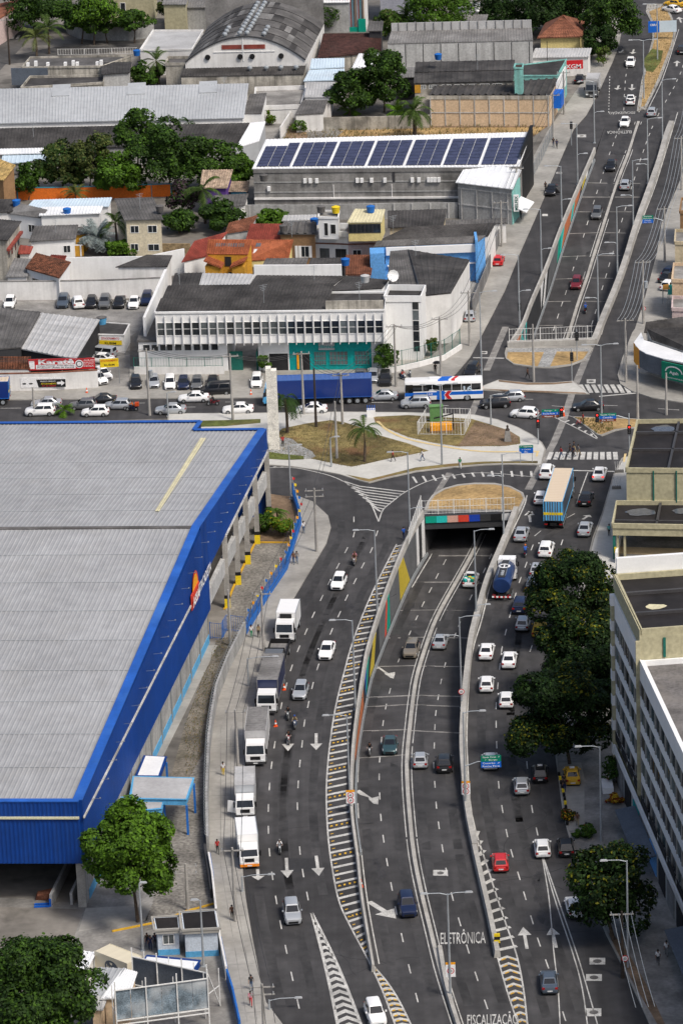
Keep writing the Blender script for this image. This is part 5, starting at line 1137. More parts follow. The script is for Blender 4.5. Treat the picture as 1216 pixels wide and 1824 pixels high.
m_=MB();m_.hexa([p0+UP*2.8,p1+UP*2.8,p1+UP*2.8-n_*.15,p0+UP*2.8-n_*.15],[p0+UP*4.45,p1+UP*4.45,p1+UP*4.45-n_*.15,p0+UP*4.45-n_*.15]);fixn(m_.build('banner_sheet',mt['sign_red'],kb))
text('lettering','Karatê',p0+d_*(Lb*.42)+UP*4.02+n_*.01,d_,UP,5.2,.72,mt['sign_white'],kb,.04)
m_=MB();q0=p0+d_*(Lb*.11)+n_*.012;m_.quad(q0+UP*2.95,q0+d_*(Lb*.6)+UP*2.95,q0+d_*(Lb*.6)+UP*3.6,q0+UP*3.6);m_.build('white_field',mt['sign_white'],kb)
for k,tx in enumerate(('Defesa Pessoal  Artes Marciais','Professor  Aulas de Karatê')):text('lettering',tx,q0+d_*(Lb*.3)+UP*(3.44-.28*k),d_,UP,Lb*.55,.2,mt['dark_grey'],kb)
for cx,r_,m in((.765,.62,'sign_white'),(.765,.48,'dark_grey'),(.765,.34,'sign_white')):m_=MB();c_=p0+d_*(Lb*cx)+UP*3.6+n_*(.012+.008*(.7-r_)*10);m_.poly([c_+d_*(r_*math.cos(k*.4189))+UP*(r_*math.sin(k*.4189))for k in range(15)]);m_.build('round_emblem',mt[m],kb)
m_=MB();c_=p0+d_*(Lb*.05)+n_*.012;m_.quad(c_-d_*.4+UP*3.0,c_+d_*.4+UP*3.0,c_+d_*.4+UP*4.2,c_-d_*.4+UP*4.2);m_.build('small_emblem',mt['sign_white'],kb)
for k in range(4):text('lettering',('AULAS','KARATÊ','JIU-JITSU','MMA')[k],p0+d_*(Lb*.91)+UP*(4.15-.3*k)+n_*.01,d_,UP,1.5,.19,mt['sign_white'],kb)
for s in(0.02,.5,.98):p=p0+d_*(Lb*s)-n_*.2;MB().tube([p,p+UP*4.4],.06).build('post',mt['metal_grey'],kb)
bn=thing('banner','small yellow parking banner hung across the yard gateway','banner',P(195,690,2.5));p0,p1=at_z(P(179,655,2.6),0),at_z(P(212,653,2.6),0);d_,n_=outn(p0,p1)
MB().hexa([p0+UP*2.6,p1+UP*2.6,p1+UP*2.6-n_*.04,p0+UP*2.6-n_*.04],[p0+UP*3.9,p1+UP*3.9,p1+UP*3.9-n_*.04,p0+UP*3.9-n_*.04]).build('banner_sheet',mt['sign_yellow'],bn);text('lettering','ESTACIONAMENTO',(p0+p1)/2+UP*3.6+n_*.01,d_,UP,2.4,.3,mt['sign_red'],bn);text('lettering','RUBIM',(p0+p1)/2+UP*2.95+n_*.01,d_,UP,1.5,.3,mt['black'],bn)
for p in(p0,p1):MB().tube([p-n_*.1,p-n_*.1+UP*3.9],.05).build('post',mt['metal_grey'],bn)
bld('brick_shed','brick and white fronted lean-to beside the karate banner','shed',(-20,655),(51,655),(52,640),(-20,640),3.2,4.4,roof='tile_brown',wall='white_dirty',**TILE)
for(u,v)in((188,694),(153,703),(221,693)):pass
sm,c=bld('corner_market','corner market with a dark ribbed roof, white canopy and grey metal front','market',(1160,605),(1290,650),(1300,585),(1152,586),5.4,6.6,roof='roof_dark',wall='grey_wall',ov=.1,pitch=.7)
ca=[P(*p,4.6)for p in[(1128,612),(1131,617),(1138,625),(1150,632),(1180,641),(1216,648),(1300,668)]];cb_=[P(*p,4.9)for p in[(1141,594),(1143,600),(1146,608),(1160,612),(1190,622),(1225,634),(1300,650)]]
m_=MB()
for i in range(6):m_.hexa([ca[i],ca[i+1],cb_[i+1],cb_[i]],[p+UP*.2 for p in(ca[i],ca[i+1],cb_[i+1],cb_[i])])
fixn(m_.build('canopy',mt['roof_white'],sm))
def mpan(i0,i1,z0,z1,m,nm,k=.05):
 a,b=at_z(ca[i0],0),at_z(ca[i1],0);d_,n_=outn(a,b);return fixn(MB().hexa([a+UP*z0,b+UP*z0,b+UP*z0+n_*k,a+UP*z0+n_*k],[a+UP*z1,b+UP*z1,b+UP*z1+n_*k,a+UP*z1+n_*k]).build(nm,mt[m],sm))
mpan(0,2,1.9,4.75,'sign_amber','yellow_panel');mpan(2,3,2.2,4.7,'slate_wall','metal_panel');mpan(3,4,2.2,4.7,'slate_wall','metal_panel')
ms=thing('shop_sign','big green market sign with a white emblem over the corner shop','sign',P(1212,690,2));p0,p1=at_z(ca[4],0),at_z(ca[6],0);d_,n_=outn(p0,p1);p0=p0+n_*.4;p1=p1+n_*.4
MB().hexa([p0+UP*2.0,p1+UP*2.0,p1+UP*2.0-n_*.2,p0+UP*2.0-n_*.2],[p0+UP*4.5,p1+UP*4.5,p1+UP*4.5-n_*.2,p0+UP*4.5-n_*.2]).build('board',mt['sign_green'],ms)
text('lettering','Agah',p0+d_*2.2+UP*3.1+n_*.01,d_,UP,1.6,.6,mt['sign_white'],ms,.02);m_=MB();cc=p0+d_*2.2+UP*3.2+n_*.01
for k in range(16):
 a0,a1=math.pi*k/16,math.pi*(k+1)/16;m_.quad(*[cc+d_*(x*math.cos(a_))+UP*(y*math.sin(a_))for x,y,a_ in((1.35,.75,a0),(1.55,.95,a0),(1.55,.95,a1),(1.35,.75,a1))])
m_.build('emblem',mt['sign_white'],ms);text('lettering','Supermercado',p0+d_*2.4+UP*2.35+n_*.01,d_,UP,3.0,.28,mt['sign_white'],ms);text('lettering','NO',p0+d_*4.6+UP*3.4+n_*.01,d_,UP,.9,.5,mt['sign_white'],ms)
bld('market_shed','dark roof shed behind the corner market','shed',(1150,590),(1300,576),(1300,555),(1152,578),4.4,5.2,roof='roof_dark',wall='grey_wall')
for lab,q,z,wl in(('peach rendered house by the parked black cars',[(1196,497),(1300,500),(1300,470),(1199,468)],6.5,'peach_wall'),('pale pink low house near the kerb wall',[(1196,548),(1300,552),(1300,530),(1197,527)],4.5,'pink_wall'),('cream house beside the dark gateway',[(1201,430),(1300,432),(1300,410),(1202,408)],6,'cream_wall'),('brick house at the end of the wired street',[(1210,375),(1300,378),(1300,356),(1213,352)],6,'brown_wall')):
 bld('street_house',lab,'house',*q,z,kind='flat',wall=wl,roof='concrete_old')
for lab,q,m in(('orange parasol sheet by the parked black cars',[(1179,516),(1192,516),(1190,507),(1180,508)],'sign_amber'),('green awning sheet beside the orange one',[(1188,525),(1202,525),(1203,508),(1190,508)],'mural_green')):
 t=thing('awning',lab,'awning',P(q[0][0],q[0][1]));w_=[P(*p,2.4)for p in q];MB().hexa(w_,[p+UP*.08 for p in w_]).build('sheet',mt[m],t)
 for p in w_:MB().tube([at_z(p,.1),p],.04,5).build('post',mt['metal_grey'],t)
r1,c=bld('flat_roof_block','cream block with a black gridded flat roof and puddles by the crossing','building',(1114.5,833.5),(1300,835),(1320,745),(1134,747.5),9.4,kind='flat',wall='beige_wall',roof='membrane',par=.6)
a,b=at_z(c[0],0),at_z(c[1],0)
for s in(.255,.475):facebox(r1,a,b,s,s+.012,4.8,9.1,.02,.2,'green_fence','downpipe')
def roofgrid(t,c,z,us,ws,m='membrane',hgt=.35,wd=.3):
 f=lambda u,w:at_z(c[0].lerp(c[1],u).lerp(c[3].lerp(c[2],u),w),z)
 for u in us:MB().beam(f(u,0.02),f(u,.98),wd,hgt).build('roof_beam',mt['frame_dark'],t)
 for w in ws:MB().beam(f(.01,w),f(.99,w),wd,hgt).build('roof_beam',mt['frame_dark'],t)
 return f
f=roofgrid(r1,c,9.05,(.40,.82),(.42,.77))
def puddle(f,u0,u1,w0,w1,z=.06):
 m_=MB();m_.poly([f((u0+u1)/2+(u1-u0)/2*math.cos(k*.4488)*(1+.12*math.sin(3*k)),(w0+w1)/2+(w1-w0)/2*math.sin(k*.4488)*(1+.15*math.cos(2*k)))+UP*z for k in range(14)]);o=m_.build('puddle',mt['puddle']);o['kind']='structure'
puddle(lambda u,w:at_z(c[0].lerp(c[1],u).lerp(c[3].lerp(c[2],u),w),8.86),.15,.37,.80,.95)
r2,c=bld('flat_roof_block','lower cream canopy with puddles on its black roof and an open front','canopy',(1090,932.5),(1300,936),(1310,892),(1097,892),5.0,kind='flat',wall='beige_wall',roof='membrane',base=3.4,par=.6)
f=roofgrid(r2,c,4.65,(.37,.72),(.22,));puddle(lambda u,w:at_z(c[0].lerp(c[1],u).lerp(c[3].lerp(c[2],u),w),4.46),.09,.34,.5,.82);puddle(lambda u,w:at_z(c[0].lerp(c[1],u).lerp(c[3].lerp(c[2],u),w),4.46),.48,.66,.6,.85)
a,b=at_z(c[0],0),at_z(c[1],0);d_,n_=outn(a,b)
for s in(.03,.09):facebox(r2,a,b,s,s+.018,0,3.4,-.9,-.3,'beige_wall','column')
facebox(r2,a,b,.07,1,0,3.4,-9,-8.7,'stained_wall','inner_wall');facebox(r2,a,b,.0,.022,0,3.3,-.4,-.1,'green_fence','green_post')
facebox(r2,a,b,.012,.03,1.0,1.8,-.08,.0,'sign_yellow','yellow_notice')
patch('terrace',[(1098,1004),(1300,1012),(1300,930),(1100,926)],'concrete_old',.3);patch('terrace',[(1100,990),(1300,1000),(1300,984),(1102,978)],M('sand',(.55,.43,.26),.9,.08)and 'sand',.34)
wallthing('slanted white wall beside the sunken terrace',[(1097,1005),(1104,962)],1.6,'white_paint',.3)
T1,T2=P(1093,1022,24.3),P(1140,1121,24.3);Cc=P(1150,1174,20.9);Dd=P(1216,1297,20.9)
dT=at_z(T1-T2,0).normalized();nT=V(-dT.y,dT.x,0);nT=nT if nT.x<0 else-nT
dB=-dT
hb=thing('tall_block','tall white office block with cream frieze and many window bands over the trees','office block',at_z(T2,0))
L1=(at_z(T1,0)-at_z(T2,0)).length
def T(s,k=0,z=0):
 p=at_z(T1,0)+dB*s+nT*k;return V(p.x,p.y,z)
def tbox(s0,s1,k0,k1,z0,z1,m,nm):return fixn(MB().hexa([T(s0,k0,z0),T(s1,k0,z0),T(s1,k1,z0),T(s0,k1,z0)],[T(s0,k0,z1),T(s1,k0,z1),T(s1,k1,z1),T(s0,k1,z1)]).build(nm,mt[m],hb))
kC=(at_z(Cc,0)-at_z(T1,0)).dot(nT);sC=(at_z(Cc,0)-at_z(T1,0)).dot(dB)
kD=(at_z(Dd,0)-at_z(T1,0)).dot(nT);sD=(at_z(Dd,0)-at_z(T1,0)).dot(dB)
print('TALL',L1,sC,kC,sD,kD)
DW=-34;L2=sC+75
tbox(0,L1,DW,0,0,23.6,'beige_wall','wall');tbox(sC,L2,DW,kC*0+.0,0,20.2,'beige_wall','wall')
m_=MB();ring=[T(.15,-.15,23.6),T(L1-.15,-.15,23.6),T(L1-.15,DW+.2,23.6),T(.15,DW+.2,23.6),T(.15,-.15,23.6)];wallstrip(m_,ring,.3,.7);m_.build('parapet',mt['beige_wall'],hb)
f=lambda u,w:T(L1*(1-w),DW*u,23.62)
m_=MB();m_.quad(f(0.01,.01),f(.99,.01),f(.99,.99),f(.01,.99));m_.build('black_roof',mt['membrane'],hb)
for u in(.27,.6):MB().beam(f(u,.01)+UP*.2,f(u,.99)+UP*.2,.5,.4).build('roof_beam',mt['frame_dark'],hb)
for w in(.34,.70):MB().beam(f(.01,w)+UP*.2,f(.99,w)+UP*.2,.35,.35).build('roof_beam',mt['frame_dark'],hb)
m_=MB();m_.poly([f(.09+.035*math.cos(k*.7),.47+.045*math.sin(k*.7)*(1+.3*math.cos(2*k)))+UP*.02 for k in range(9)]);m_.build('roof_patch',mt['roof_yellow'],hb)
tbox(-.6,-.1,DW,-.3,20,26.0,'white_paint','back_parapet');
m_=MB();ring=[T(sC+.15,-.15,20.2),T(L2,-.15,20.2)];wallstrip(m_,ring,.3,.7);wallstrip(m_,[T(sC+.15,-.3,20.2),T(sC+.15,DW,20.2)],.3,.6);m_.build('parapet',mt['white_paint'],hb)
m_=MB();m_.quad(T(L2,-.3,20.22),T(L2,DW,20.22),T(sC+.3,DW,20.22),T(sC+.3,-.3,20.22));m_.build('grey_roof',mt['membrane_grey'],hb)
tbox(sC+18,sC+18.5,-12,-2.2,20.2,20.7,'white_paint','roof_upstand');tbox(sC+14,sC+14.4,-5,-3.6,20.2,20.5,'white_paint','roof_upstand')
for i in range(9):
 z=22.0-2.95*i;tbox(-.05,.75,0,.55,z-1.18,z,'white_paint','pier_block');tbox(-.05,.75,0,.5,max(0,z-2.95),z-1.182,'beige_wall','pier_block')
tbox(0,L1,0,.12,22.6,24.2,'beige_wall','frieze')
tbox(L1-.1,sC+.0,0,.55,5.2,23.0,'beige_wall','pilaster')
rows1=[(19.4-2.95*i,17.6-2.95*i)for i in range(5)]
zt=22.0
for i,(za,zb_)in enumerate(rows1):tbox(.8,L1-.15,0,.16,za,zt,'white_paint','spandrel');zt=zb_
tbox(.8,L1-.15,0,.16,4.9,zt,'white_paint','spandrel')
rows2=[(18.6-2.95*i,16.8-2.95*i)for i in range(5)];zt=20.9
for i,(za,zb_)in enumerate(rows2):tbox(sC+.02,L2,0,.16,za,zt,'white_paint','spandrel');zt=zb_
tbox(sC+.02,L2,0,.16,4.4,zt,'white_paint','spandrel')
def shared_windows(s0,s1,n,rows,seed):
 rng=random.Random(seed);wd=(s1-s0)/n;meshes={}
 for(za,zb_)in rows:
  for i in range(n):
   key=rng.choice(('glass_teal','glass_teal','glass_dark','glass_mid'));s=s0+wd*i
   if key not in meshes:
    m_=MB();o=T(0,0,0);q=lambda x,k,z:dB*x+nT*k+UP*z
    m_.hexa([q(.12,-.1,0),q(wd-.12,-.1,0),q(wd-.12,.10,0),q(.12,.10,0)],[q(.12,-.1,1.8),q(wd-.12,-.1,1.8),q(wd-.12,.10,1.8),q(.12,.10,1.8)],0)
    for x in(0,wd-.12):m_.hexa([q(x,0,0),q(x+.12,0,0),q(x+.12,.22,0),q(x,.22,0)],[q(x,0,1.8),q(x+.12,0,1.8),q(x+.12,.22,1.8),q(x,.22,1.8)],1)
    for x in(wd*.34,wd*.67):m_.hexa([q(x-.03,0,0),q(x+.03,0,0),q(x+.03,.14,0),q(x-.03,.14,0)],[q(x-.03,0,1.8),q(x+.03,0,1.8),q(x+.03,.14,1.8),q(x-.03,.14,1.8)],2)
    ob_=m_.build('window',[mt[key],mt['pole_concrete'],mt['frame_dark']],hb,local=True);fixn(ob_);meshes[key]=ob_
   else:ob_=meshes[key].copy();col.objects.link(ob_)
   p=T(s,0,zb_)-origin[hb.name];ob_.location=p
shared_windows(.9,L1-.25,max(4,round(L1/3.1)),rows1,3);shared_windows(sC+.1,L2,round((L2-sC)/3.0),rows2,5)
def slots(s0,s1,z0,z1,n,g):
 wd=(s1-s0)/n
 for i in range(n):tbox(s0+wd*i+g,s0+wd*(i+1)-g,.30,.37,z0,z1,'dark_inside','slot_window')
slots(1,L1,5.2,6.2,4,.4);slots(sC+.2,L2,4.7,5.6,14,.5)
tbox(.2,L2,0,.28,0,3.6,'grey_wall','shop_wall');tbox(.2,L2,.3,.5,3.6,4.4,'white_paint','shop_band')
for i in range(16):tbox(2+i*5.2,5.8+i*5.2,.28,.36,.1,2.9,('roof_mid','dark_inside','teal_wall','roof_mid','sky_wall','dark_inside')[i%6],'shop_shutter')
for s0 in(14,44):
 m_=MB();m_.hexa([T(s0,.4,2.7),T(s0+13,.4,2.7),T(s0+13,2.6,2.4),T(s0,2.6,2.4)],[T(s0,.4,2.8),T(s0+13,.4,2.8),T(s0+13,2.6,2.5),T(s0,2.6,2.5)]);fixn(m_.build('awning',mt['slate_wall'],hb))
a,b=T(L1,0),T(L1,-12);
facebox(hb,T(L1),T(L1,DW),.07,.078,21.0,23.2,.02,.15,'green_fence','downpipe');window(hb,T(L1),T(L1,DW),4.8,8.4,21.2,22.0,'white_paint','white_paint',1,.1,tr=2)
pl_=thing('planter','white planter trough beside the tall block entrance','planter',T(.5,1.6));MB().box(*[v for p in(T(3,1.6),)for v in(p.x-.6,p.x+.6,p.y-1.5,p.y+1.5)],.1,.8).build('trough',mt['white_paint'],pl_)
for i,(u,v,z,m)in enumerate(((572,376,9.9,'roof_grey'),(660,376,10.0,'blue_light'),(560,398,6.9,'blue_light'),(598,377,9.9,'sign_yellow'),(120,380,4.5,'blue_light'),(244,97,5.2,'blue_light'),(505,410,7.2,'roof_grey'),(30,365,4.8,'blue_light'),(285,375,6.8,'roof_grey'),(650,500,9.7,'roof_light'),(780,104,9.2,'blue_light'),(470,320,9.0,'roof_grey'),(615,470,6.6,'blue_light'))):
 p=P(u,v,z);t=thing('water_tank',('grey','blue','blue','yellow','blue','blue','grey','blue','grey','pale','blue','grey','blue')[i]+' water tank '+('on the white stair tower','on the cream roof room','behind the brown house','at the edge of the stair tower','over the bare white house','on the streaked roof row','on the black wavy roof','by the black awning','on the cream two storey house','on the office roof','on the factory roof','at the solar hall corner','by the open shed')[i],'water tank',p,0,'water tanks on the roofs');m_=MB();m_.lathe(p,[(.55,-.2),(.68,.75),(.7,.8),(.15,1.0)],10);m_.build('tank',mt['blue_paint' if m=='blue_light' else m],t,True)
for i,(u,v,z)in enumerate(((320,505,7.6),(470,535,10.4),(560,500,7.9),(640,530,10.6),(740,455,7.8),(520,418,7.0),(100,412,3.9),(250,370,6.7),(60,240,5.0),(400,160,7.0),(850,120,7.6),(700,410,6.2))):
 p=P(u,v,z);t=thing('aerial','thin rooftop aerial '+('on the shed by the car park','on the ribbed office roof','on the black rear roof','by the roof upstand','on the sagging hall roof','on the black wavy roof','on the patched grey roof','on the cream house','on the dark long shed','on the long pale shed','on the strip window factory','on the dark house by the pink one')[i],'aerial',p,0,'rooftop aerials');MB().tube([p-UP*.4,p+UP*2.4],.035,5).build('mast',mt['galv'],t)
 for k in range(4):MB().beam(p+V(-.6+.1*k,-.3,2.3-.25*k),p+V(.6-.1*k,.3,2.3-.25*k),.03,.03).build('element',mt['galv'],t)
def kiosk(lab,FL,FR,BR,BL,z,win=None):
 t,c=bld('guard_booth',lab,'booth',FL,FR,BR,BL,z,kind='flat',wall=M('pale_blue_wall',(.50,.56,.63),.8,.05)and 'pale_blue_wall',roof='membrane',par=.0)
 a,b=at_z(c[0],0),at_z(c[1],0)
 facebox(t,a,b,-.01,1.01,0,.65,.0,.04,'blue_light','blue_plinth');facebox(t,a,b,-.06,1.06,z-.45,z+.05,.0,.3,'concrete','fascia')
 if win:window(t,a,b,*win,'glass_mid','white_paint',1,.07)
 m_=MB();g=grow(c,.3);wallstrip(m_,[p-UP*.1 for p in g]+[g[0]-UP*.1],.2,.22);m_.build('roof_edge',mt['concrete'],t);return t
kiosk('narrow pale blue guard booth with a white framed window',(280,1655),(318,1653),(316,1634),(276,1636),3.0,(.27,.75,1.3,2.3))
kiosk('wider windowless blue booth with a black flat roof',(329,1655),(387,1652),(382,1623),(325,1627),3.2)
bd,q=wallthing('blue and white yard wall along the pavement',[(404,1745),(393,1690),(386,1640),(379,1575),(373,1540)],1.5,'white_dirty',.2);facebox(bd,q[1],q[0],0,1,0.4,1.4,.12,.16,'blue_paint','blue_field',n=V(1,0,0));facebox(bd,q[4],q[3],0,1,0.1,1.4,.12,.16,'blue_paint','blue_field',n=V(1,0,0))
wallthing('blue and white lower yard wall past the booths',[(428,1840),(415,1780),(405,1748)],1.4,'blue_paint',.2)
wallthing('long grey rendered wall with coiled wire between the depot and pavement',[(437,1134),(407,1194),(387,1246),(378,1298),(373,1340),(369,1440),(371,1520)],2.0,'grey_wall',.28)
wallthing('dark lower wall along the ditch inside the depot',[(432,1140),(398,1205),(378,1260),(369,1340),(364,1440),(366,1520),(378,1600)],1.1,'dark_grey',.3)
for lab,q,z,rf in(('grey flat canopy with bright blue trim beside the near tree',[(232,1422),(332,1424),(345,1386),(238,1383)],4.2,'roof_light'),('smaller pale canopy behind the near tree',[(200,1448),(288,1440),(292,1423),(210,1420)],3.8,'roof_light'),('white tented loading bay with blue sides',[(243,1382),(284,1382),(296,1348),(258,1346)],3.2,'roof_white')):
 t,c=bld('loading_canopy',lab,'canopy',*q,z,kind='flat',base=z-.7,wall='blue_light' if 'white' not in lab else 'blue_clad',roof=rf,par=.03)
 for p in c:MB().box(p.x-.12,p.x+.12,p.y-.12,p.y+.12,0,z-.7).build('post',mt['blue_paint'],t)
bld('yard_shed','pale corrugated yard roof beside the near round tree','shed',(163,1778),(186,1778),(220,1730),(180,1728),3.0,3.6,roof='roof_pale',wall='peach_wall',pitch=.35,dep=.06)
bld('yard_shed','white ribbed yard roof below the delivery truck','shed',(187,1778),(226,1776),(240,1735),(222,1730),3.2,3.6,roof='roof_white',wall='peach_wall',pitch=.35,dep=.06)
bld('yard_shed','lower grey ribbed roof by the peach wall','shed',(165,1797),(180,1797),(186,1780),(163,1779),2.6,3.0,roof='roof_light',wall='peach_wall',pitch=.35,dep=.06)
bld('white_container','white box with a blue edge behind the near round tree','container',(128,1722),(152,1726),(166,1700),(126,1695),2.6,roof='roof_white',wall='white_paint',kind='mono',pitch=.3,dep=.05)
bld('white_canopy','bright white flat canopy with a blue end before the booths','canopy',(252,1718),(338,1737),(356,1711),(262,1702),3.4,kind='flat',wall='blue_clad',roof='roof_white',base=2.7,par=.1)
def hoarding(lab,uv0,uv1,z0,z1,back):
 a,b=P(*uv0,z0),P(*uv1,z0);a,b=at_z(a,0),at_z(b,0);d_,n_=outn(a,b);L=(b-a).length
 t=thing('billboard',lab,'billboard',(a+b)/2)
 if not back:
  for i in range(6):
   for j in range(2):fixn(MB().hexa([a+d_*(L*i/6+.02)+UP*(z0+(z1-z0)*j/2+.02),a+d_*(L*(i+1)/6-.02)+UP*(z0+(z1-z0)*j/2+.02),a+d_*(L*(i+1)/6-.02)+UP*(z0+(z1-z0)*j/2+.02)-n_*.06,a+d_*(L*i/6+.02)+UP*(z0+(z1-z0)*j/2+.02)-n_*.06],[a+d_*(L*i/6+.02)+UP*(z0+(z1-z0)*(j+1)/2),a+d_*(L*(i+1)/6-.02)+UP*(z0+(z1-z0)*(j+1)/2),a+d_*(L*(i+1)/6-.02)+UP*(z0+(z1-z0)*(j+1)/2)-n_*.06,a+d_*(L*i/6+.02)+UP*(z0+(z1-z0)*(j+1)/2)-n_*.06]).build('board_panel',mt['hoard'],t))
 else:fixn(MB().hexa([a+UP*z0,b+UP*z0,b+UP*z0-n_*.06,a+UP*z0-n_*.06],[a+UP*z1,b+UP*z1,b+UP*z1-n_*.06,a+UP*z1-n_*.06]).build('board_panel',mt['slate_wall'],t))
 fr='steel_white'
 for z in(z0-.5,z0-.05,z1+.05):MB().beam(a+UP*z+n_*.12,b+UP*z+n_*.12,.10,.10).build('rail',mt[fr],t)
 for k in range(4):
  p=a+d_*(L*k/3)+n_*.1;MB().beam(p,p+UP*(z1+1.0),.12,.12).build('upright',mt[fr],t);MB().beam(p-n_*2.2,p+UP*(z1)-n_*.1,.09,.09).build('brace',mt[fr],t);MB().beam(p-n_*2.2,p-n_*2.2+UP*(z1-.4),.09,.09).build('upright',mt[fr],t);MB().beam(p-n_*2.2+UP*z1*.5,p+UP*z1*.5,.07,.07).build('brace',mt[fr],t)
 return t
M('hoard',(.17,.22,.26),.8,.3,.9,fine=.25,stain=.8,stainc=(.5,.52,.53))
hoarding('near hoarding of patchy blue grey panels in a white steel frame',(208,1817),(372,1795),2.2,5.4,False)
hoarding('rear hoarding seen from behind with a white steel truss',(239,1752),(372,1782),1.6,4.6,True)
def paint(key,c,metal=.0):return M('paint_'+key,c,.28,0,fine=0,spec=.6,metal=metal)
for k,c,me in(('white',(.80,.80,.79),0),('silver',(.44,.46,.48),.35),('grey',(.15,.155,.16),.3),('black',(.012,.012,.014),0),('navy',(.010,.018,.055),.1),('red',(.52,.018,.020),0),('teal',(.035,.075,.085),.2),('gold',(.24,.21,.17),.3),('yellow',(.80,.56,.02),0),('wine',(.17,.018,.026),.1),('steel',(.09,.115,.15),.3),('lightblue',(.10,.42,.75),0),('orange',(.75,.22,.01),0),('cream',(.66,.60,.46),0),('beige',(.62,.50,.36),0),('blue',(.006,.030,.18),0),('trailerblue',(.03,.10,.34),0),('carnavy',(.014,.022,.07),0)):paint(k,c,me)
def slot0(o,m):
 o.material_slots[0].link='OBJECT';o.material_slots[0].material=m
def wheel(par,x,y,r,w=.22,name='wheel',hub='rim'):
 m_=MB();n=14;s=1 if y>0 else-1
 m_.tube([(x,y-w/2,r),(x,y+w/2,r)],r,n,0);m_.tube([(x,y+s*(w/2-.04),r),(x,y+s*(w/2+.012),r)],r*.60,10,1)
 return m_.build(name,[mt['rubber'],mt[hub]],par,local=True)
KIND=dict(hatch=dict(L=3.95,W=1.72,H=1.50,belt=.93,b0=-1.88,b1=.95,r0=-1.45,r1=.15,tail=.88),sedan=dict(L=4.42,W=1.74,H=1.47,belt=.93,b0=-1.62,b1=1.0,r0=-.95,r1=.22,tail=.98),suv=dict(L=4.3,W=1.84,H=1.66,belt=1.06,b0=-2.05,b1=1.02,r0=-1.72,r1=.32,tail=1.0),pickup=dict(L=4.5,W=1.74,H=1.55,belt=.96,b0=-.35,b1=1.1,r0=-.15,r1=.42,tail=.95),wagon=dict(L=4.3,W=1.72,H=1.5,belt=.93,b0=-2.08,b1=1.0,r0=-1.85,r1=.2,tail=.9),van=dict(L=4.6,W=1.85,H=1.85,belt=1.1,b0=-2.25,b1=1.5,r0=-2.15,r1=.75,tail=1.1))
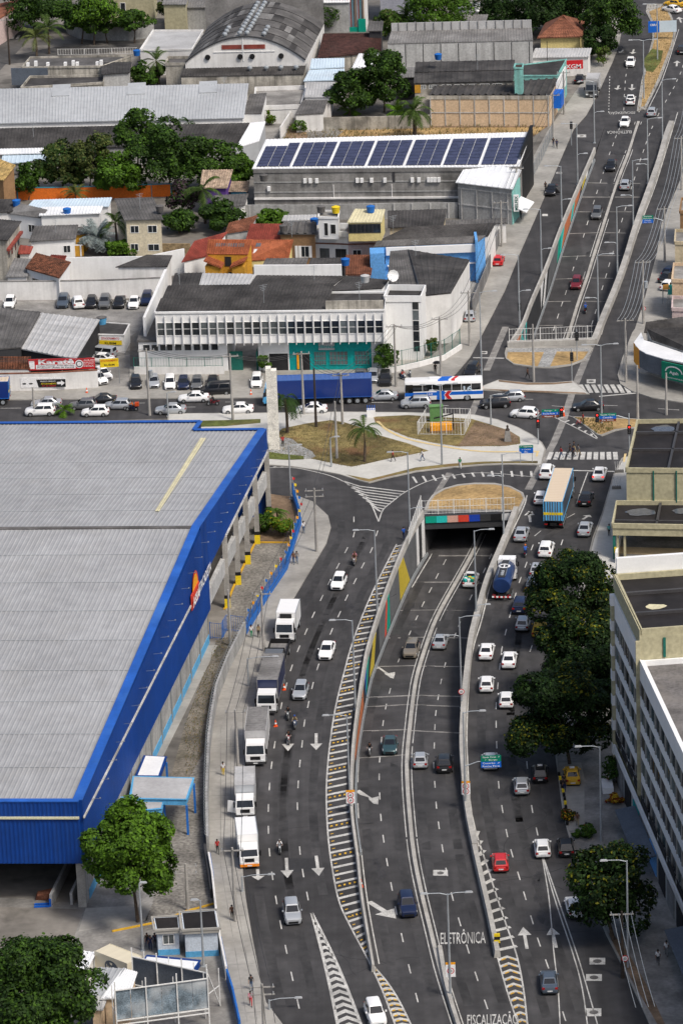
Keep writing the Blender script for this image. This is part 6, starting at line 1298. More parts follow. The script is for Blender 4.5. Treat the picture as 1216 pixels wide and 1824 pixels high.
def car_proto(kind):
 k=KIND[kind];L,Wd,Hh,belt=k['L'],k['W']/2,k['H'],k['belt'];h=L/2
 t=thing('car' if kind!='pickup' else 'pickup_truck','','car' if kind!='pickup' else 'pickup');t['category']={'pickup':'pickup','suv':'car'}.get(kind,'car')
 m_=MB()
 st=[(-h,.80,.50,.66),(-h+.06,.88,.24,k['tail']-.06),(-h+.30,.95,.20,k['tail']),(k['b0']+.35 if kind!='sedan' else-1.3,1.0,.18,belt+.02),(.2,1.0,.18,belt),(k['b1']-.05,.99,.18,belt-.01),(h-.55,.97,.18,belt-.09),(h-.18,.90,.2,belt-.17),(h-.02,.78,.28,belt-.30),(h,.74,.45,.58)]
 rings=[]
 for x,w,zb,zt in st:
  w*=Wd;zm=zb+(zt-zb)*.45
  half=[(w*.86,zb),(w*.97,zb+(zt-zb)*.22),(w,zm),(w*.965,zb+(zt-zb)*.80),(w*.88,zt)]
  rings.append([(x,y,z)for y,z in half]+[(x,0,zt+.02)]+[(x,-y,z)for y,z in reversed(half)])
 n=len(rings[0])
 m_.add([p for r in rings for p in r],[(i*n+j,(i+1)*n+j,(i+1)*n+(j+1)%n,i*n+(j+1)%n)for i in range(len(rings)-1)for j in range(n)])
 m_.poly(rings[0]);m_.poly(list(reversed(rings[-1])))
 hb,hr=Wd*.90,Wd*.70;zb=belt-.02
 base=[(k['b1'],hb*.86),(k['b1']-.35,hb),(k['b0']+.3,hb),(k['b0'],hb*.86)]
 roof=[(k['r1'],hr*.92),(k['r1']-.2,hr),(k['r0']+.2,hr),(k['r0'],hr*.90)]
 b_=[(x,y,zb)for x,y in base]+[(x,-y,zb)for x,y in reversed(base)];r_=[(x,y,Hh-.07)for x,y in roof]+[(x,-y,Hh-.07)for x,y in reversed(roof)]
 q_=[(x*.94+(k['r0']+k['r1'])*.03,y*.86,Hh)for x,y,z in r_]
 m_.add(b_+r_+q_,[(i,(i+1)%8,8+(i+1)%8,8+i)for i in range(8)]+[(8+i,8+(i+1)%8,16+(i+1)%8,16+i)for i in range(8)]+[tuple(range(16,24))])
 body=fixn(m_.build('body',[mt['paint_white']],t,True,True));slot0(body,mt['paint_white'])
 V_=[Vector(x)for x in b_+r_]
 def pane(name,i,j,u0=.07,u1=.93,v0=.10,v1=.90,split=0):
  a,b,c,d=V_[i],V_[j],V_[8+j],V_[8+i];nn=(b-a).cross(d-a).normalized();ce=(a+b+c+d)/4
  if nn.dot(ce-V(-.4,0,.8))<0:nn=-nn
  f=lambda u,v:a.lerp(b,u).lerp(d.lerp(c,u),v)+nn*.014
  g=MB();g.quad(f(u0,v0),f(u1,v0),f(u1,v1),f(u0,v1))
  return g
 pane('w',7,0,.04,.96,.12,.95).build('windshield',mt['car_glass'],t,local=True);pane('r',3,4,.06,.94,.22,.92).build('rear_window',mt['car_glass'],t,local=True)
 for i,j in((0,1),(6,7)):
  pass
 for(e,f_)in(((0,1),(1,2)),((7,6),(6,5))):
  g=pane('s',e[0],e[1],.25,1.0,.12,.86);g2=pane('s',f_[0],f_[1],.0,.46,.12,.88);g3=pane('s',f_[0],f_[1],.51,1.0,.12,.88)
  for o_ in(g2,g3):g.add(o_.v,o_.f)
  g.build('side_window',mt['car_glass'],t,local=True)
 for s in(1,-1):
  for x in(h-.80,-h+.78):wheel(t,x,s*(Wd-.10),.31 if kind not in('suv','van')else .34)
  g=MB();g.hexa([(h-.30,s*Wd*.62,.60),(h-.02,s*Wd*.55,.60),(h-.14,s*Wd*.86,.62),(h-.42,s*Wd*.955,.64)],[(h-.38,s*Wd*.62,.765),(h-.10,s*Wd*.55,.70),(h-.2,s*Wd*.84,.74),(h-.48,s*Wd*.94,.79)]);fixn(g.build('headlight',mt['head_lamp'],t,local=True))
  g=MB();g.box(-h+.0,-h+.16,min(s*Wd*.58,s*Wd*.90),max(s*Wd*.58,s*Wd*.90),k['tail']-.24,k['tail']-.05);g.build('taillight',mt['tail_lamp'],t,local=True)
  g=MB();g.box(k['b1']-.45,k['b1']-.30,min(s*Wd*.98,s*(Wd+.14)),max(s*Wd*.98,s*(Wd+.14)),belt,belt+.13);o=g.build('mirror',[mt['paint_white']],t,local=True);slot0(o,mt['paint_white'])
 MB().box(h-.035,h+.008,-Wd*.55,Wd*.55,.34,.56).build('grille',mt['black'],t,local=True)
 MB().box(-h-.012,-h+.05,-.26,.26,.50,.63).build('number_plate',mt['plate'],t,local=True)
 MB().box(-h+.02,-h+.16,-Wd*.84,Wd*.84,.26,.36).build('bumper_trim',mt['black'],t,local=True)
 if kind=='pickup':
  MB().box(-h+.12,-.48,-Wd*.80,Wd*.80,k['tail']-.02,k['tail']+.03).build('bed_liner',mt['dark_grey'],t,local=True)
 return t
protos={k:car_proto(k)for k in KIND}
def heading(u,v,du,dv,f=P):
 a,b=P(u-du*4,v-dv*4),P(u+du*4,v+dv*4);return math.atan2(b.y-a.y,b.x-a.x)
def ground_under(u,v,hz,tr):
 if tr:
  z=-2
  for _ in range(14):z=z*.4+.6*zf(P(u,v,z+hz).y)
  p=P(u,v,z+hz);return V(p.x,p.y,zf(p.y)),None
 p=P(u,v,hz);return V(p.x,p.y,.008),None
used_car={}
def car(kind,colr,u,v,du,dv,label,tr=0,group=None,z=0.0):
 p,_=ground_under(u,v,.75,tr);p.z+=z
 o=put(protos[kind],p,heading(u,v,du,dv),label,group,used_car)
 for ch in o.children:
  if ch.name.split('.')[0]in('body','mirror'):ch.material_slots[0].material=mt['paint_'+colr]
 if tr:
  d=V(math.cos(o.rotation_euler.z),math.sin(o.rotation_euler.z),0);s=(zf(p.y+2*d.y)-zf(p.y-2*d.y))/4;o.rotation_euler=(0,-math.atan(s),o.rotation_euler.z)
 return o
G_T='vehicles driving on the street lanes';G_U='vehicles in the underpass cutting';G_C='vehicles on the cross street';G_P='cars parked in the walled car park';G_F='cars parked in front of the white office';G_N='vehicles on the far avenue'
for a in(('hatch','white',603,1034,-.45,1,'white hatchback coming round the bend behind the motorcycle with two riders',0,G_T),('sedan','white',582,1156,-.36,1,'white saloon in the lane beside the tall white box truck',0,G_T),('hatch','silver',535,1228,-.3,1,'silver hatchback beside the navy curtain truck and traffic cone',0,G_T),('suv','silver',520,1623,.16,1,'silver compact SUV just before the chevron gore tip',0,G_T),('suv','white',668,1803,.36,1,'white SUV squeezing between the chevrons and yellow studs',0,G_T),('suv','gold',732,1156,-.3,1,'bronze grey SUV coming up out of the underpass',1,G_U),('sedan','teal',694,1325,-.06,1,'dark teal saloon beside a black motorcycle in the cutting',1,G_U),('suv','navy',725,1610,.2,1,'navy blue SUV beside the big slanting merge arrow',1,G_U),('pickup','white',838,1030,.4,-1,'white pickup with green and yellow load near the tunnel mouth',1,G_U),('sedan','silver',784,1140,.3,-1,'silver saloon heading down towards the tunnel mouth',1,G_U),('hatch','silver',748,1351,.02,-1,'silver hatchback next to a black SUV in the cutting',1,G_U),('suv','black',791,1357,.02,-1,'black SUV beside the wide median wall near the green road sign',1,G_U),('sedan','white',866,1157,.2,-1,'white saloon nearest the coping below the dark blue SUV',0,G_T),('sedan','white',906,1172,.14,-1,'white saloon a lane over from its twin, a length behind it',0,G_T),('hatch','white',866,1215,.06,-1,'small white hatchback hugging the coping ahead of the green sign',0,G_T),('hatch','white',901,1243,.05,-1,'white hatchback with a big rear window at the edge of the tree shade',0,G_T),('hatch','silver',931,1107,.25,-1,'silver hatchback close behind the dark blue SUV',0,G_T),('suv','navy',926,1075,.26,-1,'dark blue boxy SUV just behind the blue tanker',0,G_T),('sedan','silver',928,948,.34,-1,'silver saloon by the dry mound wall beside the turning arrow',0,G_T),('suv','white',972,976,.32,-1,'white SUV behind the container truck at the first tree',0,G_T),('hatch','white',963,884,.33,-1,'white hatchback squeezed beside the blue container truck',0,G_T),('suv','white',973,838,.3,-1,'white SUV first at the stop line beside the container truck',0,G_T),('sedan','white',1067,841,.3,-1,'white saloon with red brake lights at the stop line',0,G_T),('sedan','black',1043,885,.34,-1,'black saloon behind the white saloon at the crossing',0,G_T),('sedan','silver',1041,939,.3,-1,'silver grey saloon on the turning arrow by the new pavement',0,G_T),('hatch','silver',873,1352,.0,-1,'pale car half hidden by the green and blue road sign',0,G_T),('hatch','silver',928,1396,-.08,-1,'silver hatchback next to the black car in tree shade',0,G_T),('hatch','black',961,1374,-.03,-1,'black car in deep shade beside the yellow taxi',0,G_T),('sedan','yellow',1018,1378,-.12,-1,'yellow taxi pulled up in the shaded bay',0,G_T),('hatch','white',965,1507,-.12,-1,'white hatchback at the point where the white lines split',0,G_T),('hatch','black',1007,1505,-.12,-1,'black hatchback leaving the bay beside the white hatchback',0,G_T),('hatch','red',890,1532,-.12,-1,'bright red hatchback alone in its lane',0,G_T),('sedan','steel',977,1745,-.1,-1,'dark blue grey saloon nearest the camera in the uphill lanes',0,G_T),('hatch','silver',956,1012,.3,-1,'silver car mostly hidden by the first big tree',0,G_T),('sedan','white',1022,1612,-.25,-1,'white car glimpsed under the low tree crown',0,G_T),('hatch','yellow',960,1118,.2,-1,'yellow cab glimpsed at the edge of the tree crowns',0,G_T),('hatch','steel',948,1037,.28,-1,'grey blue car hidden beside the tree crowns',0,G_T),('suv','white',72,730,-1,.03,'white SUV in front of the leafy bush on the cross street',0,G_C),('sedan','silver',83,716,-1,.03,'silver saloon farther from the blue roof than the white SUV',0,G_C),('hatch','grey',148,719,-1,.03,'dark grey hatchback between the black car and the white hatchback',0,G_C),('sedan','black',181,710,-1,.05,'black saloon closest to the kerb below the parking sign',0,G_C),('hatch','silver',210,719,-1,.0,'silver hatchback just ahead of the delivery motorcycle',0,G_C),('hatch','white',170,731,-1,.03,'white hatchback nearest the blue roof edge',0,G_C),('sedan','silver',304,727,-1,.03,'silver saloon beside the tall pole with the grey box',0,G_C),('sedan','white',345,706,-1,.03,'white saloon passing the black van on the pavement',0,G_C),('sedan','white',424,726,-1,.03,'white saloon behind the slim lamp post, between motorcycle and blue truck',0,G_C),('van','black',384,693,-1,.05,'black people carrier parked along the kerb before the office gate',0,G_C),('sedan','white',555,726,-1,.03,'white saloon alongside the blue curtain truck',0,G_C),('sedan','silver',681,703,-1,.03,'silver saloon tucked behind the blue curtain truck',0,G_C),('suv','silver',740,716,-1,.03,'grey SUV in front of the city bus',0,G_C),('suv','black',881,716,-1,.06,'black SUV following the city bus',0,G_C),('hatch','silver',909,705,-1,.06,'silver hatchback next to the black SUV behind the bus',0,G_C),('hatch','white',933,734,-1,-.06,'white hatchback turning towards the plaza kerb',0,G_C),('sedan','black',1046,721,-1,.04,'black saloon crossing below the zebra stripes and paired signs',0,G_C),('suv','black',840,659,-.6,1,'black SUV waiting at the junction mouth behind the bus',0,G_C),('hatch','silver',274,678,.1,1,'silver hatchback first in the row before the low white wall',0,G_F),('wagon','white',303,680,-.05,1,'white estate car parked before the low white wall',0,G_F),('hatch','navy',327,681,-.1,1,'navy hatchback between the white estate and a grey car',0,G_F),('hatch','grey',351,681,-.12,1,'dark grey car fourth along the office wall',0,G_F),('sedan','black',379,679,-.15,1,'black saloon nearest the driveway in the office row',0,G_F),('hatch','black',242,680,.05,1,'black car in the shade of the tangled cable pole',0,G_F),('wagon','white',457,677,-.1,1,'old white estate car parked beside the driveway',0,G_F),('suv','black',686,674,-.1,1,'black SUV parked beside the small street tree',0,G_F),('hatch','silver',664,669,-.1,1,'silver hatchback parked behind the blue truck tail',0,G_F),('sedan','grey',641,668,-.1,1,'dark saloon parked before the turquoise shopfront',0,G_F),('van','silver',181,628,-1,-.1,'silver people carrier under the sheet roof edge',0,G_P),('sedan','white',178,637,-1,-.05,'white saloon nose in under the yard roof',0,G_P),('hatch','white',184,664,.9,.6,'white hatchback behind the karate banner end',0,G_P),('hatch','white',176,672,.9,.6,'white car peeping past the street wall corner',0,G_P),('hatch','white',18,537,-.4,1,'white hatchback standing apart at the dark shed',0,G_P),('suv','steel',113,536,-.35,1,'slate blue SUV, the end of the row by the white wall',0,G_P),('suv','white',139,537,-.35,-1,'white SUV beside the slate blue SUV',0,G_P),('hatch','black',163,537,-.3,1,'black hatchback between a white SUV and a dark SUV',0,G_P),('suv','grey',187,537,-.3,1,'charcoal SUV in the middle of the walled row',0,G_P),('pickup','black',213,536,-.3,1,'black pickup parked beside the white saloon',0,G_P),('sedan','white',239,537,-.3,1,'white saloon second from the slanting wall',0,G_P),('suv','navy',262,531,-.3,1,'navy SUV with a grey sheet in front by the slanting wall',0,G_P),('hatch','wine',1026,502,-.35,1,'wine red hatchback climbing through the far cutting',1,G_N),('hatch','grey',1062,378,-.35,1,'dark grey hatchback level with the orange wall panels',1,G_N),('sedan','black',1087,293,-.35,1,'black saloon below the road emblem',1,G_N),('hatch','silver',1113,327,.4,-1,'silver hatchback driving away near the wide barrier',1,G_N),('sedan','white',1112,216,-.3,1,'pale silver white saloon on the far painted lettering',0,G_N),('pickup','white',1122,177,.1,-1,'white pickup just past the far lettering',0,G_N),('sedan','white',1122,109,-.2,1,'white saloon nearest the bend in the avenue',0,G_N),('hatch','silver',1160,198,.35,-1,'silver car beside the tip of the grassy median',0,G_N),('hatch','black',1213,87,.1,-1,'dark car at the frame edge by the grassy median',0,G_N),('sedan','black',981,337,-.4,1,'black saloon stopped with its door open at the pale kerb',0,G_N),('sedan','white',1195,15,-1,-.2,'white car at the far crossing',0,G_N),('sedan','yellow',1200,5,-1,-.1,'yellow taxi at the far crossing',0,G_N),('hatch','red',887,462,.35,-1,'red hatchback on the pavement by the blue workshop',0,G_N),('hatch','silver',836,561,.1,-1,'silver hatchback parked by the streaked white hall',0,G_N),('sedan','black',1032,139,.5,-1,'black car parked on the forecourt behind the white truck',0,G_N),('sedan','black',1188,492,1,-.7,'black saloon half on the pavement by the peach house',0,G_N),('hatch','navy',1194,482,1,-.6,'dark car behind the black saloon by the peach house',0,G_N),('hatch','white',1190,506,1,-.8,'white car tail beside the orange sheet awning',0,G_N)):
 o=car(*a[:7],a[7],a[8])
 if 'brake lights' in a[6]:
  for ch in o.children:
   if ch.name.startswith('taillight'):
    ch.material_slots[0].link='OBJECT';ch.material_slots[0].material=mt['tail_lit']
 if 'taxi' in a[6]:MB().box(-.2,.1,-.28,.28,1.48,1.6).build('roof_sign',mt['sign_white'],o,local=True)
 if 'door open' in a[6]:MB().hexa([(.75,.86,.3),(.7,1.7,.3),(.75,1.7,.3),(.8,.86,.3)],[(.75,.80,1.3),(.3,1.55,1.35),(.35,1.55,1.35),(.8,.80,1.3)]).build('open_door',mt['paint_black'],o,local=True)
 if 'green and yellow load' in a[6]:
  for i in range(9):
   x,y=-1.9+.5*(i%3),-.45+.45*(i//3);g=MB();g.obox(V(x,y,1.12),V(1,.2*i,0).normalized(),V(-.2*i,1,0).normalized(),UP,.2,.2,.16)
   q=g.build('load',mt[('mural_green','sign_yellow','mural_teal','sign_white')[i%4]]);q.location=o.location;q.rotation_euler=o.rotation_euler;tag(q,('green','yellow','teal','white')[i%4]+' sack heaped in the bed of the white pickup','sack','sacks in the pickup bed')
def truck(name,label,cat,u,v,du,dv,Lb,Hb,cabm,boxm,hz=.0,roofm=None,Wt=2.4,cabL=1.9,gap=.15,axles=2,side=None,Hc=2.7,z0=1.05,sidem=None,style='box',group=None,fairing=None,frontm=None):
 p=P(u,v,hz);t=thing(name,label,cat,V(p.x,p.y,.01),heading(u,v,du,dv),group)
 origin[t.name]=V(0,0,0)
 L=Lb+cabL+gap;h=L/2;w=Wt/2;xb0,xb1=-h,-h+Lb;xc0=xb1+gap
 MB().box(-h+.1,h-.3,-.45,.45,.55,.95).build('chassis',mt['black'],t)
 m_=MB();wc=w*.94
 b4=[(xc0,-wc,.45),(h,-wc*.97,.45),(h,wc*.97,.45),(xc0,wc,.45)];mid=[(xc0,-wc,1.45),(h+.03,-wc*.98,1.45),(h+.03,wc*.98,1.45),(xc0,wc,1.45)];t4=[(xc0,-wc*.95,Hc),(h-.38,-wc*.92,Hc),(h-.38,wc*.92,Hc),(xc0,wc*.95,Hc)]
 m_.hexa(b4,mid);m_.hexa(mid,t4);cab=fixn(m_.build('cab',mt[cabm],t))
 f=lambda y,k:V(h+.03-.41*k+.02,y*(.98-.06*k),1.45+(Hc-1.45)*k)
 MB().quad(f(-wc*.9,.1),f(wc*.9,.1),f(wc*.9,.82),f(-wc*.9,.82)).build('windshield',mt['car_glass'],cab)
 for s in(1,-1):
  y=s*(wc+.012);MB().quad((xc0+.5,y,1.5),(h-.12,y,1.5),(h-.38,y*.955,Hc-.3),(xc0+.5,y*.955,Hc-.3)).build('side_window',mt['car_glass'],cab)
  MB().box(h-.05,h+.06,min(s*wc*.55,s*wc*.9),max(s*wc*.55,s*wc*.9),.68,.88).build('headlight',mt['head_lamp'],cab);MB().box(h-.25,h-.1,min(s*(wc+.05),s*(wc+.25)),max(s*(wc+.05),s*(wc+.25)),1.5,2.1).build('mirror',mt['black'],cab)
 MB().box(h-.1,h+.09,-wc*.98,wc*.98,.38,.66).build('bumper',mt[frontm or 'dark_grey'],cab);MB().box(h-.04,h+.05,-wc*.5,wc*.5,.9,1.3).build('grille',mt['black'],cab)
 if fairing:m_=MB();m_.hexa([(xc0,-wc*.9,Hc),(h-.5,-wc*.85,Hc),(h-.5,wc*.85,Hc),(xc0,wc*.9,Hc)],[(xc0,-wc*.9,Hc+.75),(xc0+.35,-wc*.8,Hc+.75),(xc0+.35,wc*.8,Hc+.75),(xc0,wc*.9,Hc+.75)]);m_.build('wind_deflector',mt[fairing],cab)
 zt=z0+Hb
 if style in('box','curtain','container'):
  bx=MB().box(xb0,xb1,-w,w,z0,zt-.06).build('cargo_box',mt[sidem or boxm],t)
  m_=MB();m_.corr((xb0,-w,zt-.05),(xb1,-w,zt-.05),(xb1,w,zt-.05),(xb0,w,zt-.05),.6 if style!='box' else 1.1,.03 if style!='box' else .012);m_.build('box_roof',mt[roofm or boxm],bx)
  m_=MB()
  for y in(-w,w):
   for zz in(z0,zt-.1):m_.box(xb0-.01,xb1+.01,y-.03,y+.03,zz,zz+.1)
   for xx in(xb0,xb1):m_.box(xx-.03,xx+.03,y-.035,y+.035,z0,zt)
  m_.build('edge_frame',mt['galv' if boxm=='paint_white' else boxm],bx)
  if style=='curtain':
   for k in range(int(Lb/1.3)):
    for y in(-w-.02,w+.02):MB().box(xb0+.3+k*1.3,xb0+.36+k*1.3,min(y,y*.99),max(y,y*.99),z0-.1,zt-.1).build('curtain_strap',mt[sidem or boxm],bx)
  if style=='container':
   m_=MB()
   for k in range(7):m_.box(xb0-.05,xb0-.01,-w+.08+k*.33,-w+.26+k*.33,z0+.1,zt-.1)
   m_.build('door_rib',mt[boxm],bx);MB().box(xb0-.06,xb0-.02,-w,w,z0+.85,z0+1.2).build('yellow_band',mt['sign_yellow'],bx)
   for y in(-.5,-.2,.2,.5):MB().tube([(xb0-.08,y,z0+.1),(xb0-.08,y,zt-.1)],.02,5).build('lock_rod',mt['galv'],bx)
 elif style=='flatbed':
  MB().box(xb0,xb1,-w,w,z0-.1,z0+.05).build('deck',mt['roof_mid'],t)
  for y in(-w,w-.06):MB().box(xb0,xb1,y,y+.06,z0,z0+.65).build('side_board',mt['black'],t)
  MB().box(xb1-.08,xb1,-w,w,z0,z0+1.7).build('front_board',mt['black'],t);MB().box(xb0,xb0+.08,-w,w,z0,z0+.65).build('tail_board',mt['black'],t)
 elif style=='tank':
  m_=MB();n=20
  for(x,k)in((xb0,.0),(xb0,.9),(xb0+.2,1),(xb1-.2,1),(xb1,.9),(xb1,0)):m_.v+=[(x,w*.95*k*math.cos(6.283*j/n),z0+1.0+1.0*k*math.sin(6.283*j/n))for j in range(n)]
  for i in range(5):
   for j in range(n):m_.f.append((i*n+j,(i+1)*n+j,(i+1)*n+(j+1)%n,i*n+(j+1)%n));m_.m.append(0)
  m_.build('tank',mt['paint_blue_tank'],t,True);MB().box(xb0+.4,xb1-.4,-.42,.42,z0+1.97,z0+2.1).build('catwalk',mt['dark_grey'],t)
  m_=MB();c_=V(xb0+Lb*.62,0,z0+2.12)
  for k in range(16):
   a0,a1=6.283*k/16,6.283*(k+1)/16;m_.quad(*[c_+V(r*math.cos(a),r*math.sin(a),0)for r,a in((.5,a0),(.75,a0),(.75,a1),(.5,a1))])
  m_.box(c_.x-.45,c_.x+.4,-.08,.08,z0+2.11,z0+2.13);m_.build('white_emblem',mt['sign_white'],t)
  for k in range(3):m_=MB();m_.lathe((xb0+1.0+k*.55,0,z0+2.05),[(.22,0),(.22,.16),(.1,.2)],10);m_.build('hatch',mt['galv'],t)
  for s in(1,-1):MB().tube([(xb0+.3,s*.5,z0+2.3),(xb1-.3,s*.5,z0+2.3)],.025,5).build('rail',mt['galv'],t)
  for k in range(9):MB().box(xb0-.2,xb0-.15,-w+k*.265,-w+k*.265+.26,.55,.75).build('bumper_stripe',mt['sign_red' if k%2 else 'sign_white'],t)
  MB().box(xb0-.15,xb0-.1,-w,w,.5,.8).build('rear_bumper',mt['dark_grey'],t)
 xs=[h-1.15]+[-h+.9+1.15*i for i in range(axles-1)]+([xb1-.6]if axles>3 else[])
 for x in xs:
  for s in(1,-1):wheel(t,x,s*(w-.20),.48,.34,hub='galv')
 for s in(1,-1):MB().box(-h-.03,-h+.03,min(s*w*.6,s*w*.95),max(s*w*.6,s*w*.95),.72,.88).build('taillight',mt['tail_lamp'],t)
 MB().box(h+.09,h+.11,-.25,.25,.44,.57).build('number_plate',mt['plate'],t)
 return t
M('paint_blue_tank',(.012,.035,.12),.3,.15,.8,spec=.5)
GT='trucks parked along the kerb'
truck('box_truck','white refrigerated box truck, tallest of the row at the kerb','truck',513,1130,-.32,1,4.6,2.35,'paint_white','paint_white',group=GT)
tt=[o for o in bpy.data.objects if o.name.startswith('box_truck')][-1];MB().box(2.3-.95-.15-.1,2.3-.95-.15+.35,-.7,.7,2.6,3.2).build('cooling_unit',mt['black'],tt)
truck('flatbed_truck','black flatbed truck with open bed between the white truck and curtain truck','truck',494,1182,-.3,1,5.6,1,'paint_grey','black',style='flatbed',group=GT)
truck('curtain_truck','curtain truck with navy side and pale grey roof at the cones','truck',483,1245,-.26,1,8.2,2.7,'paint_white','roof_mid',sidem='paint_carnavy',roofm='roof_mid',style='curtain',axles=3,group=GT)
truck('box_truck','grey canvas truck with a white cab behind the parked silver van truck','truck',459,1338,-.12,1,7.0,2.6,'paint_white','roof_light',style='curtain',roofm='roof_mid',sidem='roof_light',axles=3,group=GT,fairing=None)
te=truck('box_truck','silver box truck with open door and slatted roof','truck',438,1437,-.02,1,5.2,2.3,'paint_white','roof_light',style='curtain',sidem='paint_silver',Wt=2.2,Hc=2.4,group=GT)
MB().hexa([(2.9,-1.05,.6),(2.4,-1.95,.6),(2.45,-1.98,.6),(2.95,-1.05,.6)],[(2.7,-1.0,1.9),(2.3,-1.85,1.9),(2.35,-1.88,1.9),(2.75,-1.0,1.9)]).build('open_door',mt['paint_white'],te)
truck('box_truck','white box truck with orange bumper band nearest the red shirted walker','truck',442,1526,.14,1,4.6,2.2,'paint_white','paint_white',Wt=2.2,Hc=2.35,frontm='paint_orange',group=GT)
truck('container_truck','container truck with light blue rear doors and a long beige roof','truck',996,909,.31,-1,13.0,2.75,'paint_white','paint_lightblue',sidem='paint_steel',roofm='paint_beige',style='container',z0=1.25,axles=5,Wt=2.5,fairing='paint_white',Hc=3.0)
truck('tanker_truck','blue tanker truck with a white ring emblem on its tank and white cab','truck',899,1049,.27,-1,6.6,2.0,'paint_white','paint_blue',style='tank',axles=3,Hc=3.0,z0=1.05)
truck('curtain_truck','long royal blue curtain truck with light blue cab on the cross street','truck',566,717,-1,.03,13.4,2.8,'paint_lightblue','paint_trailerblue',sidem='paint_blue',roofm='paint_trailerblue',style='curtain',axles=5,Wt=2.5,Hc=3.0)
truck('curtain_truck','blue truck tail with a beige top at the street edge','truck',-62,720,-1,.03,11.0,2.6,'paint_white','blue_paint',sidem='paint_blue',roofm='paint_beige',style='container',axles=4,Wt=2.5)
truck('box_truck','small white box truck with a dark front on the far forecourt','truck',1055,168,-.34,1,4.4,2.2,'paint_grey','roof_light',Wt=2.3)
pl=P(200,1695,3.1);tl=truck('box_truck','cream delivery truck with an oval grey emblem inside the yard','truck',200,1694,-64,-25,4.6,2.3,'paint_white','paint_cream',hz=3.2,Wt=2.1,cabL=1.6,Hc=2.1,z0=.9)
h_=(4.6+1.6+.15)/2
m_=MB();cc=V(-h_+2.3,1.065,2.05);m_.poly([cc+V(.95*math.cos(k*.3927),0,.72*math.sin(k*.3927))for k in range(16)]);m_.build('oval_emblem',mt['slate_wall'],tl);text('lettering','lacca',cc+V(0,.004,-.05),V(-1,0,0),UP,1.35,.5,mt['paint_cream'],tl,.02,.01)
m_=MB();m_.poly([cc+V(x,.012,z)for x,z in((-.12,.25),(.12,.25),(.2,.5),(-.2,.5))]);m_.build('cup_mark',mt['paint_cream'],tl)
p=P(790,711);bs=thing('city_bus','white city bus with blue band and red chevron','bus',V(p.x,p.y,.01),heading(790,711,-1,.035));origin[bs.name]=V(0,0,0)
m_=MB();h,w=5.6,1.25;sec=[(w*.96,.35),(w,.8),(w,1.6),(w*.97,2.75),(w*.86,3.05),(w*.5,3.14)]
rg=[]
for x,k,dz in((-h,.94,0),(-h+.15,1,0),(h-.3,1,0),(h,.93,-.12)):
 half=[(y*k,z+(dz if z>2.5 else 0))for y,z in sec];rg.append([(x-(0 if z<1.6 else(.12 if x>h-.01 else-.1 if x<-h+.01 else 0)),y,z)for y,z in half]+[(x-(.12 if x>h-.01 else-.1 if x<-h+.01 else 0),-y,z)for y,z in reversed(half)])
n=len(rg[0]);m_.add([q for r in rg for q in r],[(i*n+j,(i+1)*n+j,(i+1)*n+(j+1)%n,i*n+(j+1)%n)for i in range(3)for j in range(n)]);m_.poly(rg[0]);m_.poly(list(reversed(rg[-1])));fixn(m_.build('body',mt['paint_white'],bs,True))
for s in(1,-1):
 y=s*(w+.012);yt_=s*(w*.975+.012)
 for i in range(7):
  x0=-h+.35+i*1.38;MB().quad((x0,y,1.68),(x0+1.32,y,1.68),(x0+1.32,yt_,2.62),(x0,yt_,2.62)).build('side_window',mt['car_glass'],bs)
 MB().quad((h-1.25,y,1.15),(h-.15,y,1.3),(h-.2,yt_,2.7),(h-1.25,yt_,2.7)).build('side_window',mt['car_glass'],bs)
 m_=MB();m_.quad((-h+.05,y,1.0),(h-.1,y,1.0),(h-.1,y,1.5),(-h+.05,y,1.5));m_.build('blue_band',mt['sign_blue'],bs)
 m_=MB();yy=y+s*.006;m_.quad((-.1,yy,.4),(1.0,yy,.4),(1.0,yy,1.66),(-.1,yy,1.66));m_.build('blue_panel',mt['sign_blue'],bs)
 for off_,mm in((0,'sign_white'),(.09,'sign_red')):m_=MB();yy=y+s*(.010+off_*.05);m_.poly([(-.5-off_*.5+.05,yy,.42),(-1.25+off_,yy,.42),(-.75+off_,yy,1.05),(-1.25+off_,yy,1.64),(-.5-off_*.5,yy,1.64),(-.0-off_,yy,1.05)]);m_.build('chevron',mt[mm],bs)
 text('lettering','160',V(2.0,y+s*.01,1.25),V(-s,0,0),UP,.8,.3,mt['sign_white'],bs);text('lettering','16',V(-3.4,y+s*.02,1.9),V(-s,0,0),UP,1.2,.8,mt['lightprint' if 'lightprint' in mt else 'roof_bluewhite'],bs,.03)
 for x in(h-2.5,-h+2.3):wheel(bs,x,s*(w-.16),.5,.32,hub='galv')
 MB().box(-h-.02,-h+.05,min(s*.85,s*1.1),max(s*.85,s*1.1),.7,1.1).build('taillight',mt['tail_lamp'],bs)
MB().quad((h-.02,-1.05,1.35),(h-.02,1.05,1.35),(h-.12,1.0,2.75),(h-.12,-1.0,2.75)).build('windshield',mt['car_glass'],bs);MB().quad((-h-.015,-.95,1.7),(-h-.015,.95,1.7),(-h+.08,.85,2.6),(-h+.08,-.85,2.6)).build('rear_window',mt['car_glass'],bs)
for x0,x1,mm in((-1.3,.2,'sign_blue'),(-2.2,-1.7,'sign_red')):MB().hexa([(x0,-1.05,3.06),(x1,-1.05,3.06),(x1+.6,1.05,3.06),(x0+.6,1.05,3.06)],[(x0,-.6,3.155),(x1,-.6,3.155),(x1+.6,.6,3.155),(x0+.6,.6,3.155)]).build('roof_stripe',mt[mm],bs)
MB().box(.6,2.0,-.5,.5,3.12,3.28).build('roof_hatch',mt['paint_white'],bs)
SK={'skin':(.20,.10,.06),'skin_light':(.42,.25,.17)}
for k,c in SK.items():M(k,c,.6,.03)
